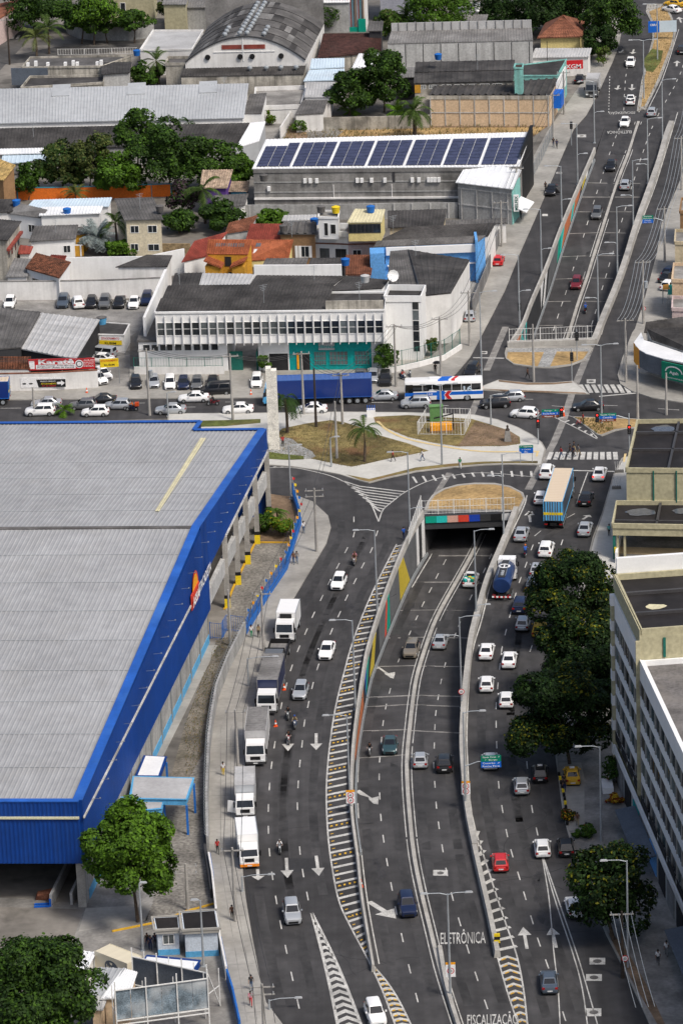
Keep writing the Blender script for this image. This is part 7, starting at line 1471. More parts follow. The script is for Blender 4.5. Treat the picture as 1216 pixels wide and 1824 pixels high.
for k,c in(('red',(.42,.03,.03)),('white',(.7,.7,.7)),('black',(.02,.02,.022)),('blue',(.02,.10,.42)),('navy',(.015,.025,.07)),('green',(.02,.22,.10)),('grey',(.2,.2,.2)),('khaki',(.30,.24,.14)),('yellow',(.6,.42,.03)),('denim',(.06,.11,.20)),('teal',(.12,.45,.42)),('pink',(.5,.2,.25)),('brown',(.12,.06,.04)),('orange',(.7,.16,.03))):M('cloth_'+k,c,.85,.08,3)
M('hair',(.012,.010,.009),.6,.1);M('shoe',(.03,.028,.026),.7,.1)
def person_mesh(pose):
 J={};
 def j(n,p,r,par=None):J[n]=(Vector(p),r,par)
 seat=pose=='ride'
 b=V(0,0,0)if not seat else V(-.10,0,-.12)
 fw=.22 if seat else .02
 j('pelvis',V(0,0,.92)+b,.135);j('belly',V(fw*.35,0,1.10)+b,.125,'pelvis');j('chest',V(fw*.8,0,1.30)+b,.145,'belly');j('neck',V(fw+.02,0,1.455)+b,.052,'chest');j('head',V(fw+.045,0,1.565)+b,.088,'neck');j('crown',V(fw+.04,0,1.66)+b,.075,'head')
 for s,n in((1,'L'),(-1,'R')):
  ph={'walk':s,'stand':.12*s,'ride':0}[pose]
  j('sh'+n,V(fw*.85,s*.175,1.39)+b,.058,'chest')
  if seat:
   j('el'+n,V(fw+.20,s*.26,1.18)+b,.044,'sh'+n);j('wr'+n,V(fw+.42,s*.27,1.10)+b,.033,'el'+n);j('ha'+n,V(fw+.50,s*.26,1.10)+b,.034,'wr'+n)
   j('hi'+n,V(.03,s*.10,.90)+b,.092,'pelvis');j('kn'+n,V(.40,s*.17,.80)+b,.066,'hi'+n);j('an'+n,V(.27,s*.16,.42)+b,.043,'kn'+n);j('to'+n,V(.44,s*.16,.37)+b,.035,'an'+n)
  else:
   j('el'+n,(-.13*ph,s*.225,1.14),.043,'sh'+n);j('wr'+n,(-.20*ph+.09,s*.235,.91),.032,'el'+n);j('ha'+n,(-.22*ph+.12,s*.235,.82),.034,'wr'+n)
   j('hi'+n,(0,s*.085,.87),.095,'pelvis');j('kn'+n,(.19*ph+.03,s*.09,.48),.062,'hi'+n);j('an'+n,(.28*ph-.06*(pose=='walk'),s*.09,.085+(.06 if ph<-.5 else 0)),.041,'kn'+n);j('to'+n,(.28*ph+.12,s*.10,.04),.034,'an'+n)
 names=list(J);me=bpy.data.meshes.new('p');me.from_pydata([tuple(J[n][0])for n in names],[(names.index(n),names.index(J[n][2]))for n in names if J[n][2]],[])
 o=bpy.data.objects.new('p',me);col.objects.link(o);md=o.modifiers.new('s','SKIN');md.use_smooth_shade=True
 for i,n in enumerate(names):me.skin_vertices[0].data[i].radius=(J[n][1],)*2
 me.skin_vertices[0].data[0].use_root=True
 sb=o.modifiers.new('u','SUBSURF');sb.levels=1
 dg=bpy.context.evaluated_depsgraph_get();dg.update();e=bpy.data.meshes.new_from_object(o.evaluated_get(dg));bpy.data.objects.remove(o)
 mb=MB();mb.v=[tuple(v.co)for v in e.vertices];seg=[(J[n][0],J[J[n][2]][0],n)for n in names if J[n][2]]
 def lab(c):
  best=None
  for a,q,n in seg:
   d=q-a;t=max(0,min(1,(c-a).dot(d)/d.dot(d)));L=(c-(a+d*t)).length
   if best is None or L<best[0]:best=(L,n)
  n=best[1][:2];return{'be':1,'ch':1,'ne':0,'he':0,'cr':0,'sh':1,'el':1,'wr':0,'ha':0,'hi':2,'kn':2,'an':2,'to':3}[n]
 for f in e.polygons:mb.f.append(tuple(f.vertices));mb.m.append(lab(Vector(f.center)))
 bpy.data.meshes.remove(e)
 for n in('L','R'):
  w_,h_=J['wr'+n][0],J['ha'+n][0];d=(h_-w_).normalized();s=1 if n=='L' else-1;x=V(1,0,0)-d*d.x
  x=x.normalized()if x.length>.2 else V(0,0,1);y=d.cross(x)
  for k in range(4):
   r0=h_+x*(.03-.02*k);Lf=(.070,.080,.075,.058)[k];m1=r0+d*Lf*.55;m2=m1+(d*.6-y*s*.8).normalized()*Lf*.5
   mb.tube([r0,m1,m2],.010,4,0,.006)
  r0=w_+d*.03+x*.025;mb.tube([r0,r0+x*.03+d*.03,r0+x*.03+d*.065],.011,4,0,.007)
 hd=J['head'][0];f=hd+V(.088,0,.0)
 mb.hexa([f+V(0,-.016,-.02),f+V(.022,0,-.02),f+V(.022,.001,-.02),f+V(0,.016,-.02)],[f+V(-.005,-.008,.03),f+V(.004,0,.03),f+V(.004,.001,.03),f+V(-.005,.008,.03)],0)
 for y in(-.032,.032):mb.obox(f+V(-.012,y,.03),V(1,0,0),V(0,1,0),UP,.008,.012,.006,3)
 mb.obox(f+V(-.006,0,-.045),V(1,0,0),V(0,1,0),UP,.006,.022,.005,3)
 for y in(-.088,.088):mb.obox(hd+V(-.01,y,.0),V(1,0,0),V(0,1,0),UP,.016,.008,.028,0)
 hair=MB();c=hd+V(-.012,0,.045);hair.lathe(c,[(.100,-.03),(.104,.02),(.09,.07),(.055,.105),(.01,.115)],10)
 return mb,hair
PM={}
def person_proto(pose):
 mb,hair=person_mesh(pose);t=thing('person','','person');bo=mb.build('body',[mt['skin'],mt['cloth_white'],mt['cloth_denim'],mt['shoe']],t,True,True)
 for i in range(4):bo.material_slots[i].link='OBJECT';bo.material_slots[i].material=[mt['skin'],mt['cloth_white'],mt['cloth_denim'],mt['shoe']][i]
 hair_o=hair.build('hair',[mt['hair']],t,True,True);hair_o.material_slots[0].link='OBJECT';hair_o.material_slots[0].material=mt['hair'];return t
for ps in('walk','stand','ride'):PM[ps]=person_proto(ps)
used_p={}
def person(pose,u,v,du,dv,shirt,legs,label,skin='skin',hz=0,tr=0,loc=None,rz=None,helmet=None,group='people walking on the pavements',hair='hair'):
 if loc is None:p=P(u,v,hz);loc=V(p.x,p.y,.13 if hz==0 else hz);rz=heading(u,v,du,dv)
 o=put(PM[pose],loc,rz,label,group,used_p)
 for ch in o.children:
  if ch.name.startswith('body'):
   for i,m in enumerate((skin,'cloth_'+shirt,'cloth_'+legs,'shoe')):ch.material_slots[i].material=mt[m]
  elif ch.name.startswith('hair'):ch.material_slots[0].material=mt[helmet or hair]
 return o
for a in(('walk',700,824,-1,-.05,'red','black','walker in a dark red top on the pale plaza path','skin'),('walk',752,823,-1,.05,'white','denim','walker in white top and jeans following the plaza path'),('walk',819,837,.3,1,'green','white','person in green shirt stepping onto the hatched kerb'),('walk',719,962,.3,-1,'blue','navy','person in a bright blue shirt on the strip above the painted wall'),('walk',999,818,-1,.1,'red','denim','walker in red with a dark bag first on the zebra crossing'),('walk',1015,812,-1,-.1,'black','black','person in black at the middle of the crossing'),('walk',1022,808,-1,-.2,'black','khaki','person in a dark top walking behind the group on the crossing'),('walk',1030,814,-1,0,'grey','khaki','light clothed walker carrying a blue bag on the crossing'),('walk',1020,816,-1,.1,'navy','black','dark clad walker just ahead of the blue bag on the crossing'),('walk',939,676,1,.2,'brown','black','person crossing the lane by the far planted strip'),('stand',1084,957,0,-1,'teal','black','person in a mint shirt on the new pavement by the cream canopy'),('stand',398,1383,0,1,'white','yellow','person in white top and yellow shorts walking down the pavement'),('walk',388,1522,.1,1,'red','black','person in a red shirt beside the parked white trucks'),('stand',414,1640,-.1,1,'brown','black','person sitting out by the pole at the kerb'),('walk',447,1794,.1,1,'pink','red','woman in pink near the street edge poles'),('walk',448,1765,-.1,1,'black','denim','dark clad person by the near cable pole'),('walk',541,951,-.1,1,'white','denim','person in white by the pole with the coiled cable'),('walk',523,1006,-.2,1,'brown','denim','person in brown walking as a pair by the blue fence'),('walk',529,1005,-.2,1,'grey','denim','second of the pair by the blue fence, in grey'),('stand',448,1137,.1,1,'white','green','person in striped white by the blue fence end'),('stand',461,1137,.1,1,'khaki','black','person in tan at the fence end pole'),('walk',263,1690,.3,1,'black','navy','tall person in black beside the guard booth'),('stand',269,1694,-.2,1,'navy','navy','child in navy beside the guard booth'),('stand',277,1690,-.2,1,'navy','black','smaller child at the booth corner'),('stand',1004,1405,0,1,'black','black','person in black standing by the kerb posts near the taxi'),('walk',1028,1474,0,1,'brown','khaki','person walking in the shaded bay'),('stand',1083,1400,0,1,'white','red','person in red trousers by the planter'),('walk',1171,1720,0,1,'white','black','person in white on the shaded pavement'),('walk',1186,1704,0,1,'white','grey','second white shirted walker farther along the shaded pavement'),('stand',971,342,0,1,'black','black','person by the open car door'),('walk',985,263,0,1,'black','navy','person in black on the far pavement'),('walk',991,266,0,1,'navy','black','person in navy next to the far pavement pole'),('walk',927,391,0,1,'black','black','dark clad person passing the green shopfront'),('stand',775,668,0,1,'black','black','person under a dark umbrella by the corner fence'),('stand',1005,1812-400,0,1,'black','navy','person at the kerb behind the yellow taxi'),('stand',504,797,0,1,'red','black','person in red behind the stone column')):
 person(*a)
p=P(775,668);um=thing('umbrella','dark umbrella held over a person at the corner','umbrella',V(p.x,p.y,1.1));MB().tube([(p.x+.25,p.y,1.1),(p.x+.25,p.y,2.1)],.015,5).build('shaft',mt['metal_grey'],um);m_=MB();m_.lathe((p.x+.25,p.y,1.85),[(.62,0),(.5,.13),(.25,.24),(.02,.28)],8);m_.build('canopy',mt['black'],um)
def moto_proto():
 t=thing('motorcycle','','motorcycle')
 for x in(.62,-.62):m_=MB();m_.tube([(x,-.06,.30),(x,.06,.30)],.30,14,0);m_.tube([(x,-.07,.30),(x,.07,.30)],.16,8,1);m_.build('wheel',[mt['rubber'],mt['rim']],t,local=True)
 m_=MB();m_.hexa([(-.35,-.09,.35),(.3,-.09,.35),(.3,.09,.35),(-.35,.09,.35)],[(-.3,-.14,.72),(.35,-.14,.78),(.35,.14,.78),(-.3,.14,.72)]);m_.hexa([(.0,-.15,.74),(.42,-.10,.78),(.42,.10,.78),(.0,.15,.74)],[(.05,-.10,.92),(.36,-.06,.96),(.36,.06,.96),(.05,.10,.92)]);m_.hexa([(-.95,-.08,.62),(-.3,-.1,.6),(-.3,.1,.6),(-.95,.08,.62)],[(-.9,-.06,.76),(-.3,-.1,.74),(-.3,.1,.74),(-.9,.06,.76)]);b=m_.build('body',[mt['paint_black']],t,local=True);slot0(b,mt['paint_black'])
 m_=MB();m_.box(-.7,.05,-.12,.12,.74,.82);m_.build('seat',mt['black'],t,local=True)
 m_=MB();m_.tube([(.62,-.08,.30),(.42,-.08,.95)],.025,6);m_.tube([(.62,.08,.30),(.42,.08,.95)],.025,6);m_.tube([(.36,-.36,1.02),(.42,0,.97),(.36,.36,1.02)],.018,6);m_.build('handlebar',mt['galv'],t,local=True)
 MB().box(.46,.56,-.09,.09,.76,.92).build('headlight',mt['head_lamp'],t,local=True);MB().box(-.99,-.94,-.07,.07,.64,.74).build('taillight',mt['tail_lamp'],t,local=True);MB().tube([(-.1,-.14,.32),(-.75,-.16,.42)],.045,6).build('exhaust',mt['galv'],t,local=True)
 return t
mpr=moto_proto();used_m={}
for u,v,du,dv,cm,sh,lg,he,lab,tr,rid in((631,996,-.3,1,'wine','brown','khaki','cloth_brown','red brown motorcycle with two people on the bend',0,2),(513,1270,-.15,1,'black','black','black','cloth_black','black motorcycle beside the parked canvas truck',0,1),(525,1286,-.1,1,'blue','khaki','denim','cloth_blue','bright blue scooter behind the red motorcycle',0,1),(514,1313,-.05,1,'red','black','black','cloth_black','red motorcycle on the painted arrow',0,1),(498,1508,.1,1,'black','white','black','cloth_grey','black motorcycle with a white shirted rider near the white truck',0,1),(658,1334,-.05,1,'black','black','black','cloth_black','black motorcycle in the cutting beside the teal saloon',1,1),(935,981,.3,-1,'navy','blue','navy','cloth_orange','motorcycle whose rider wears an orange helmet',0,1),(1042,549,.3,-1,'black','blue','black','cloth_blue','motorcycle with a sky blue rider in the far cutting',1,1),(235,724,-1,.02,'navy','orange','black','cloth_black','delivery motorcycle with an orange box behind the silver hatchback',0,1),(379,714,-1,.03,'wine','black','black','cloth_black','dark motorcycle passing the black people carrier',0,1),(717,669,.9,.4,'navy','red','denim','cloth_black','parked motorcycle with a red shirted rider by the leafy street tree',0,1),(716,662,.2,1,'black','','','','parked motorcycle behind the red shirted rider',0,0),(730,663,.2,1,'navy','','','','blue parked motorcycle against the low corner wall',0,0),(1043,1478,.0,1,'black','red','black','cloth_black','motorcycle with a red shirted rider in the shaded bay',0,1),(957,609,.3,-1,'black','','','','motorcycle glimpsed through the far portal fence',1,0)):
 p,_=ground_under(u,v,.7,tr);rz=heading(u,v,du,dv);o=put(mpr,p,rz,lab,'motorcycles in the traffic',used_m)
 for ch in o.children:
  if ch.name.startswith('body'):ch.material_slots[0].material=mt['paint_'+cm]
 for k in range(rid):
  q=p+V(math.cos(rz),math.sin(rz),0)*(-.12-.42*k)+UP*(.0+.04*k);person('ride',0,0,0,0,sh if k==0 else 'pink',lg,('rider of the ' if k==0 else 'pillion passenger on the ')+lab.replace('motorcycle whose rider wears an orange helmet','motorcycle, in blue with an orange helmet'),loc=q,rz=rz,helmet=he,group='riders on motorcycles')
 if 'orange box' in lab:
  bx=MB().box(-.28,.28,-.26,.26,0,.5).build('delivery_box',mt['orange_plastic']);bx.location=p+V(math.cos(rz),math.sin(rz),0)*(-.75)+UP*.8;bx.rotation_euler=(0,0,rz);tag(bx,'orange delivery box strapped on the motorcycle in the street','box')
def bicycle(u,v,du,dv,lab):
 p=P(u,v);t=thing('bicycle',lab,'bicycle',V(p.x,p.y,.02),heading(u,v,du,dv));origin[t.name]=V(0,0,0)
 for x in(.52,-.52):
  m_=MB()
  for k in range(16):a0,a1=6.283*k/16,6.283*(k+1)/16;m_.beam((x+.33*math.cos(a0),0,.34+.33*math.sin(a0)),(x+.33*math.cos(a1),0,.34+.33*math.sin(a1)),.035,.035)
  for k in range(4):a0=.785*k;m_.beam((x+.32*math.cos(a0),0,.34+.32*math.sin(a0)),(x-.32*math.cos(a0),0,.34-.32*math.sin(a0)),.008,.008)
  m_.build('wheel',mt['rubber'],t)
 m_=MB()
 for a,b in(((-.52,0,.34),(-.12,0,.34)),((-.12,0,.34),(-.28,0,.85)),((-.52,0,.34),(-.25,0,.78)),((-.25,0,.78),(.35,0,.80)),((-.12,0,.34),(.37,0,.72)),((.34,0,.95),(.52,0,.34))):m_.tube([a,b],.02,6)
 m_.build('frame',mt['paint_red'],t);MB().box(-.40,-.18,-.07,.07,.85,.91).build('saddle',mt['black'],t);MB().tube([(.30,-.28,.98),(.34,0,.95),(.30,.28,.98)],.015,5).build('handlebar',mt['galv'],t)
bicycle(1031,758,-.8,.25,'red bicycle held at the tip of the traffic island');person('stand',1038,757,-1,.1,'red','black','cyclist in red standing by the bicycle on the island')
def leafquad(mb,p,nrm,s,rng,mi):
 n=(nrm+V(rng.gauss(0,.5),rng.gauss(0,.5),rng.gauss(0,.5))).normalized();x=n.cross(V(rng.random()-.5,rng.random()-.5,rng.random()-.5)).normalized();y=n.cross(x)
 a,b=s*(.6+.8*rng.random()),s*(.4+.5*rng.random());mb.add([p-x*a-y*b*.3,p-y*b,p+x*a+y*b*.2,p+y*b],[(0,1,2,3)],mi)
def tree(label,base,c,r,rz,n,ms,leaf=.32,seed=1,k=11,name='tree',group='trees',h0=None,trunk=.22,w=(.6,.3,.1)):
 0
 rng=random.Random(seed);b=P(*base);zc=max(rz*.8,(base[1]-c[1])/(sc(base[1])*.93));q=P(c[0],c[1],zc);ce=V(q.x,b.y+(q.y-b.y)*.3,zc)
 t=thing(name,label,name.split('_')[-1],b,0,group);lob=[]
 for i in range(k*2):
  a=6.283*i*.618+rng.random()*.5;e=rng.uniform(-.75,1.3);d=V(math.cos(a)*math.cos(e),math.sin(a)*math.cos(e),math.sin(e));f=rng.uniform(.5,.8);lr=rng.uniform(.22,.40)
  lob.append((ce+V(d.x*r*f,d.y*r*f,d.z*rz*f),r*lr,(r*.4+rz*.6)*lr*.85,[V(rng.gauss(0,1),rng.gauss(0,1),rng.gauss(.3,1)).normalized()for _ in range(13)],rng.random()))
 lob.append((ce,r*.6,rz*.55,[V(rng.gauss(0,1),rng.gauss(0,1),rng.gauss(0,1)).normalized()for _ in range(20)],1))
 mb=MB();wt=[l[1]**2 for l in lob]
 for i in range(n):
  o,lr,lz,ds,yk=rng.choices(lob,wt)[0];d=(rng.choice(ds)+V(rng.gauss(0,.3),rng.gauss(0,.3),rng.gauss(0,.3))).normalized();f=rng.uniform(.5,1.0)**.5*(1.15 if rng.random()<.08 else 1)
  mi=rng.choices(range(len(ms)),w[:len(ms)])[0]
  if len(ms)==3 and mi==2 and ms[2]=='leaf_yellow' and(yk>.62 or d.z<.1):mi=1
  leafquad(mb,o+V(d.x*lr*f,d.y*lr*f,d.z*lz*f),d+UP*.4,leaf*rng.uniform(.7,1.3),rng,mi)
 mb.build('crown',[mt[m]for m in ms],t)
 tk=MB();top=ce-UP*rz*.25;mid=b.lerp(top,.55)+V(rng.uniform(-.3,.3),rng.uniform(-.3,.3),0);tk.tube([b,b.lerp(mid,.5),mid,top],trunk,7,0,trunk*.5)
 for o in[l[0]for l in lob[:8]]:tk.tube([mid.lerp(top,rng.uniform(0,.6)),(mid+o)/2+UP*.3,o],trunk*.42,5,0,trunk*.12)
 tk.build('trunk',mt['trunk'],t);return t
def palm(label,base,h,nf,L,m='leaf_palm',seed=1,droop=1.0,w=.55,tr=.18,name='palm_tree',fan=False):
 rng=random.Random(seed);b=P(*base);t=thing(name,label,'palm',b,0,'palms');top=b+UP*h+V(rng.uniform(-.3,.3),0,0)
 MB().tube([b,b.lerp(top,.5)+V(.1,0,0),top],tr*1.25,8,0,tr*.8).build('trunk',mt['trunk'],t)
 for i in range(nf):
  a=i*2.4+rng.random()*.5;e=rng.uniform(-.15,1.25)if not fan else rng.uniform(-.5,1.4);d=V(math.cos(a),math.sin(a),0);pts=[];v=d*math.cos(e)+UP*math.sin(e);p=top.copy();mb=MB()
  for k in range(9):pts.append(p.copy());p=p+v*(L/9);v=(v-UP*.17*droop*(1+.12*k)).normalized()
  sd_=V(-d.y,d.x,0)
  for k in range(1,8):
   ww=w*L*.36*math.sin(math.pi*(k+.6)/9.2)
   for s in(1,-1):
    for j_ in(0,.5):
     o=pts[k].lerp(pts[k+1],j_);q=o+sd_*(s*ww)+(pts[k+1]-pts[k])*.8-UP*ww*.45;mb.add([o-UP*.01,o+(pts[k+1]-pts[k])*.5,q],[(0,1,2)])
  mb.tube(pts,.03,4,0,.008);mb.build('frond',mt[m],t)
 return t
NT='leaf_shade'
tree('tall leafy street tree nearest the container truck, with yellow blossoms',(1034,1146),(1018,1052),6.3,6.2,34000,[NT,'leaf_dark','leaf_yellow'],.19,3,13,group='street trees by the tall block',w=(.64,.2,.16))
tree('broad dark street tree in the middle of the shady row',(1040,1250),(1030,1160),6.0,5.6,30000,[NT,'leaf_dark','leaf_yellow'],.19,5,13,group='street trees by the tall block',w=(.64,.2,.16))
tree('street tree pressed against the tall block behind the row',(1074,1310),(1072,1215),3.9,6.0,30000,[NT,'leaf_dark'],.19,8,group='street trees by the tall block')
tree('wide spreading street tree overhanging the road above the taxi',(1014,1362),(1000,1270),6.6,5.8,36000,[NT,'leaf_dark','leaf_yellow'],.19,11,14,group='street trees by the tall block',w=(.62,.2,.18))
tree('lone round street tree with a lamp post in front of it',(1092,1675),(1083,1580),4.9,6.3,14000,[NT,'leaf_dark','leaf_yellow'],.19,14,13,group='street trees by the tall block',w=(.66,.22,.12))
tree('bright green tree with a bare trunk beside the blue depot corner',(246,1642),(238,1520),5.2,6.0,34000,['leaf_bright','leaf_mid','leaf_dark'],.19,21,14)
tree('big dense round tree at the near corner of the yard',(85,1872),(80,1768),6.3,5.8,38000,['leaf_dark','leaf_mid','leaf_shade'],.19,25,16)
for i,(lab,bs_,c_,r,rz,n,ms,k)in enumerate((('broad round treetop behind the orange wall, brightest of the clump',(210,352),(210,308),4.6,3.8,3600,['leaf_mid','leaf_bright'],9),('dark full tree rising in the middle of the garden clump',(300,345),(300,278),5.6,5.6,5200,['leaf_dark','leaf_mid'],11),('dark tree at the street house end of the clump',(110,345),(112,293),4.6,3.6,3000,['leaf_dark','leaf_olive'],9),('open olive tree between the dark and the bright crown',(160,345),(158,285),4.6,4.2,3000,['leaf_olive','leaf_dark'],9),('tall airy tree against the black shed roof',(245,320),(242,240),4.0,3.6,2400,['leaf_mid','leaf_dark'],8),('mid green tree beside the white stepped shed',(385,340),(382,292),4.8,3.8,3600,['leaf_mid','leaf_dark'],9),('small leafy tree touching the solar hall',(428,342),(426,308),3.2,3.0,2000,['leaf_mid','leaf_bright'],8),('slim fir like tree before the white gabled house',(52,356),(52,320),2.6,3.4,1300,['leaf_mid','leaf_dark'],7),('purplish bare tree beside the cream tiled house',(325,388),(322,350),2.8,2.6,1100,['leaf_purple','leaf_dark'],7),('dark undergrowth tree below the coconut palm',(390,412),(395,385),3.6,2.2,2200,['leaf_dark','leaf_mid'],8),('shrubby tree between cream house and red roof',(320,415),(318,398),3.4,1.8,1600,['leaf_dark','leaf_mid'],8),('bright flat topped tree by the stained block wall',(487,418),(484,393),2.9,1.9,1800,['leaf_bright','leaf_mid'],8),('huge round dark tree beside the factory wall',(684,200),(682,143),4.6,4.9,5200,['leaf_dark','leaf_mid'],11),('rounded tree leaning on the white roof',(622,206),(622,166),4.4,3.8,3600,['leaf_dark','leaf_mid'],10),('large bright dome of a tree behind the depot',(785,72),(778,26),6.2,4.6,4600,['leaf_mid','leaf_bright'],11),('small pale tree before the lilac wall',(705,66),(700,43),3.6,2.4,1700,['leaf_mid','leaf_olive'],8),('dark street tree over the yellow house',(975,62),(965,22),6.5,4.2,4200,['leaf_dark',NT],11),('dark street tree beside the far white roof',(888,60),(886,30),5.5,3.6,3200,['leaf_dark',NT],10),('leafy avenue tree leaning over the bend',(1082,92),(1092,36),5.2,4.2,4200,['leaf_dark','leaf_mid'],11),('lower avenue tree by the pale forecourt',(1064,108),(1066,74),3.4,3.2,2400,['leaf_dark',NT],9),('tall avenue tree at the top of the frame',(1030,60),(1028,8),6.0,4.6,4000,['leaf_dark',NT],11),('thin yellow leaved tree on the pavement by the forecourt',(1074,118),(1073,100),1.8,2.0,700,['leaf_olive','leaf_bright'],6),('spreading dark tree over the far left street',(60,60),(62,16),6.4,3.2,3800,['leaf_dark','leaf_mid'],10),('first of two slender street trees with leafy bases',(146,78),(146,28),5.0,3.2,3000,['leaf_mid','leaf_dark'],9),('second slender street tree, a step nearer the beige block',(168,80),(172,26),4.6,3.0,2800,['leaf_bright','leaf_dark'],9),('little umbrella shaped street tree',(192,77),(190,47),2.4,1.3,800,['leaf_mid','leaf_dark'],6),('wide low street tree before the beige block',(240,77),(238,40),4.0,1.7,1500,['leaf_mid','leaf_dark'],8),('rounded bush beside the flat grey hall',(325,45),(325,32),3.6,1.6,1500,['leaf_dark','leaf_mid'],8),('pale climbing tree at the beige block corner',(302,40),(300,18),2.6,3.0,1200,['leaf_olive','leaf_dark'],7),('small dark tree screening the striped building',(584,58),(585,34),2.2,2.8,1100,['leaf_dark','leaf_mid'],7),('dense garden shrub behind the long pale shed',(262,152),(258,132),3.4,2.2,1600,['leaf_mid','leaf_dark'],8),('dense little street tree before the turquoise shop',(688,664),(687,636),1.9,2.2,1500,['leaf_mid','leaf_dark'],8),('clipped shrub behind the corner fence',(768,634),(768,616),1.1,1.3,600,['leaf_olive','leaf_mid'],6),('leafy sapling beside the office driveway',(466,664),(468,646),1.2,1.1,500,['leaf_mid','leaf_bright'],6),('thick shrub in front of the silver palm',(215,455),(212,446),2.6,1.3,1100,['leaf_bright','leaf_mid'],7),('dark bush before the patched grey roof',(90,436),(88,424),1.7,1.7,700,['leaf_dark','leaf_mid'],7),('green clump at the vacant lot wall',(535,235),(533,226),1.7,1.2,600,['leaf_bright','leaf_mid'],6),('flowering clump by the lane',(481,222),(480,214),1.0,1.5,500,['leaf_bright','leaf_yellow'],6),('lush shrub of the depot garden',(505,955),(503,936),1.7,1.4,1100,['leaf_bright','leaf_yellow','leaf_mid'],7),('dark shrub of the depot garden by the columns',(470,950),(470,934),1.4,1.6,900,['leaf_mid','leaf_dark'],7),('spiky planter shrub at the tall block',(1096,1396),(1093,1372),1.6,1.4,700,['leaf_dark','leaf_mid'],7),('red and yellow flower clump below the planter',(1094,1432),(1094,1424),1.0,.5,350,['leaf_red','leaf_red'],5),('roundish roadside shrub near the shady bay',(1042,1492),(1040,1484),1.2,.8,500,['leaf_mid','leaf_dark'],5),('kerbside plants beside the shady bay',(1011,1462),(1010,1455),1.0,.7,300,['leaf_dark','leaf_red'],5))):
 big=3.5<r and bs_[1]<360
 tree(lab,bs_,c_,r*(1.2 if big else 1.1),rz*(1.25 if big else 1.15),int(n*2.3),ms,.25 if r>2.5 else .14,50+i,k,'tree' if r>2.2 else 'shrub','trees and shrubs of the district',trunk=.2 if r>2.2 else .07)
for i,a in enumerate((('shaggy date palm in front of the cream factory wall',(738,244),4.6,26,4.6,'leaf_palm',1.2,.5,.35),('coconut palm with yellowing fronds by the red roof',(366,398),5.6,16,4.6,'leaf_palm',1.1,.5,.2),('coconut palm in the yard below the curved hangar',(283,150),4.4,14,3.8,'leaf_palm',.9,.5,.2),('coconut palm at the far street, brighter',(88,96),5.0,15,4.4,'leaf_palm',.9,.5,.2),('coconut palm at the far street corner, yellow fringed',(66,106),4.4,15,4.2,'leaf_olive',1.0,.5,.2),('coconut palm beside the cream two storey house',(208,446),4.6,15,4.2,'leaf_palm',1.0,.5,.2),('silvery blue fan palm in the walled garden',(176,450),2.6,40,3.8,'leaf_silver',.5,.8,.3),('young coconut palm in front of the orange wall',(134,360),1.4,13,3.2,'leaf_olive',.9,.5,.16),('graceful palm standing on the plaza lawn',(649,824),4.8,18,3.3,'leaf_palm',1.2,.5,.16),('drooping palm behind the stone column',(512,772),5.2,12,4.4,'leaf_dark',1.9,.5,.2),('far palm among trees before the lilac wall',(727,66),4.0,14,3.6,'leaf_palm',.9,.5,.2),('banana clump under the round dark tree',(626,204),.5,11,3.2,'leaf_bright',.8,1.0,.16),('second banana clump beside the date palm',(706,204),.6,12,3.0,'leaf_bright',.8,1.0,.16),('palm of the depot garden beside the blue fence',(498,948),2.8,14,2.2,'leaf_mid',1.0,.6,.14),('low feathery palm at the blue roof edge',(116,740),.8,18,1.9,'leaf_bright',.9,.7,.12),('slim palm behind the black shed roof',(340,268),5.0,11,2.6,'leaf_dark',.9,.5,.14))):
 palm(a[0],a[1],a[2],a[3],a[4],a[5],30+i,a[6],a[7],a[8])
def tufts(name,px,n,ms,s,seed):
 rng=random.Random(seed);us=[p[0]for p in px];vs=[p[1]for p in px];mb=MB();k=0
 def inside(u,v):
  c=False
  for(x0,y0),(x1,y1)in zip(px,px[1:]+px[:1]):
   if(y0>v)!=(y1>v)and u<(x1-x0)*(v-y0)/(y1-y0)+x0:c=not c
  return c
 while k<n:
  u,v=rng.uniform(min(us),max(us)),rng.uniform(min(vs),max(vs))
  if not inside(u,v):continue
  p=P(u,v,.16);k+=1
  for j in range(3):a=rng.random()*6.28;d=V(math.cos(a),math.sin(a),0);h=s*rng.uniform(.5,1.3);mb.add([p-d.cross(UP)*.05*s*3,p+d.cross(UP)*.05*s*3,p+d*s*.5+UP*h],[(0,1,2)],rng.randrange(len(ms)))
 mb.build(name,[mt[m]for m in ms])['kind']='stuff'
tufts('grass',lawnA,2600,['leaf_straw','leaf_grass','leaf_olive'],.15,1);tufts('grass',lawnB,1700,['leaf_straw','leaf_grass','leaf_olive'],.12,2);tufts('grass',mound,1100,['leaf_straw','leaf_straw'],.08,3);tufts('weeds',[(530,205),(975,225),(940,250),(480,262)],1500,['leaf_olive','leaf_straw','leaf_grass'],.4,4);tufts('grass',med,900,['leaf_grass','leaf_straw'],.22,5);tufts('weeds',[(386,1140),(432,1128),(404,1190),(384,1240),(374,1320),(330,1400),(330,1290)],900,['leaf_olive','leaf_straw'],.2,6);tufts('ground_cover',[(1023,744.5),(1090,747),(1090,766),(1064,774)],260,['leaf_mid','leaf_straw'],.3,7)
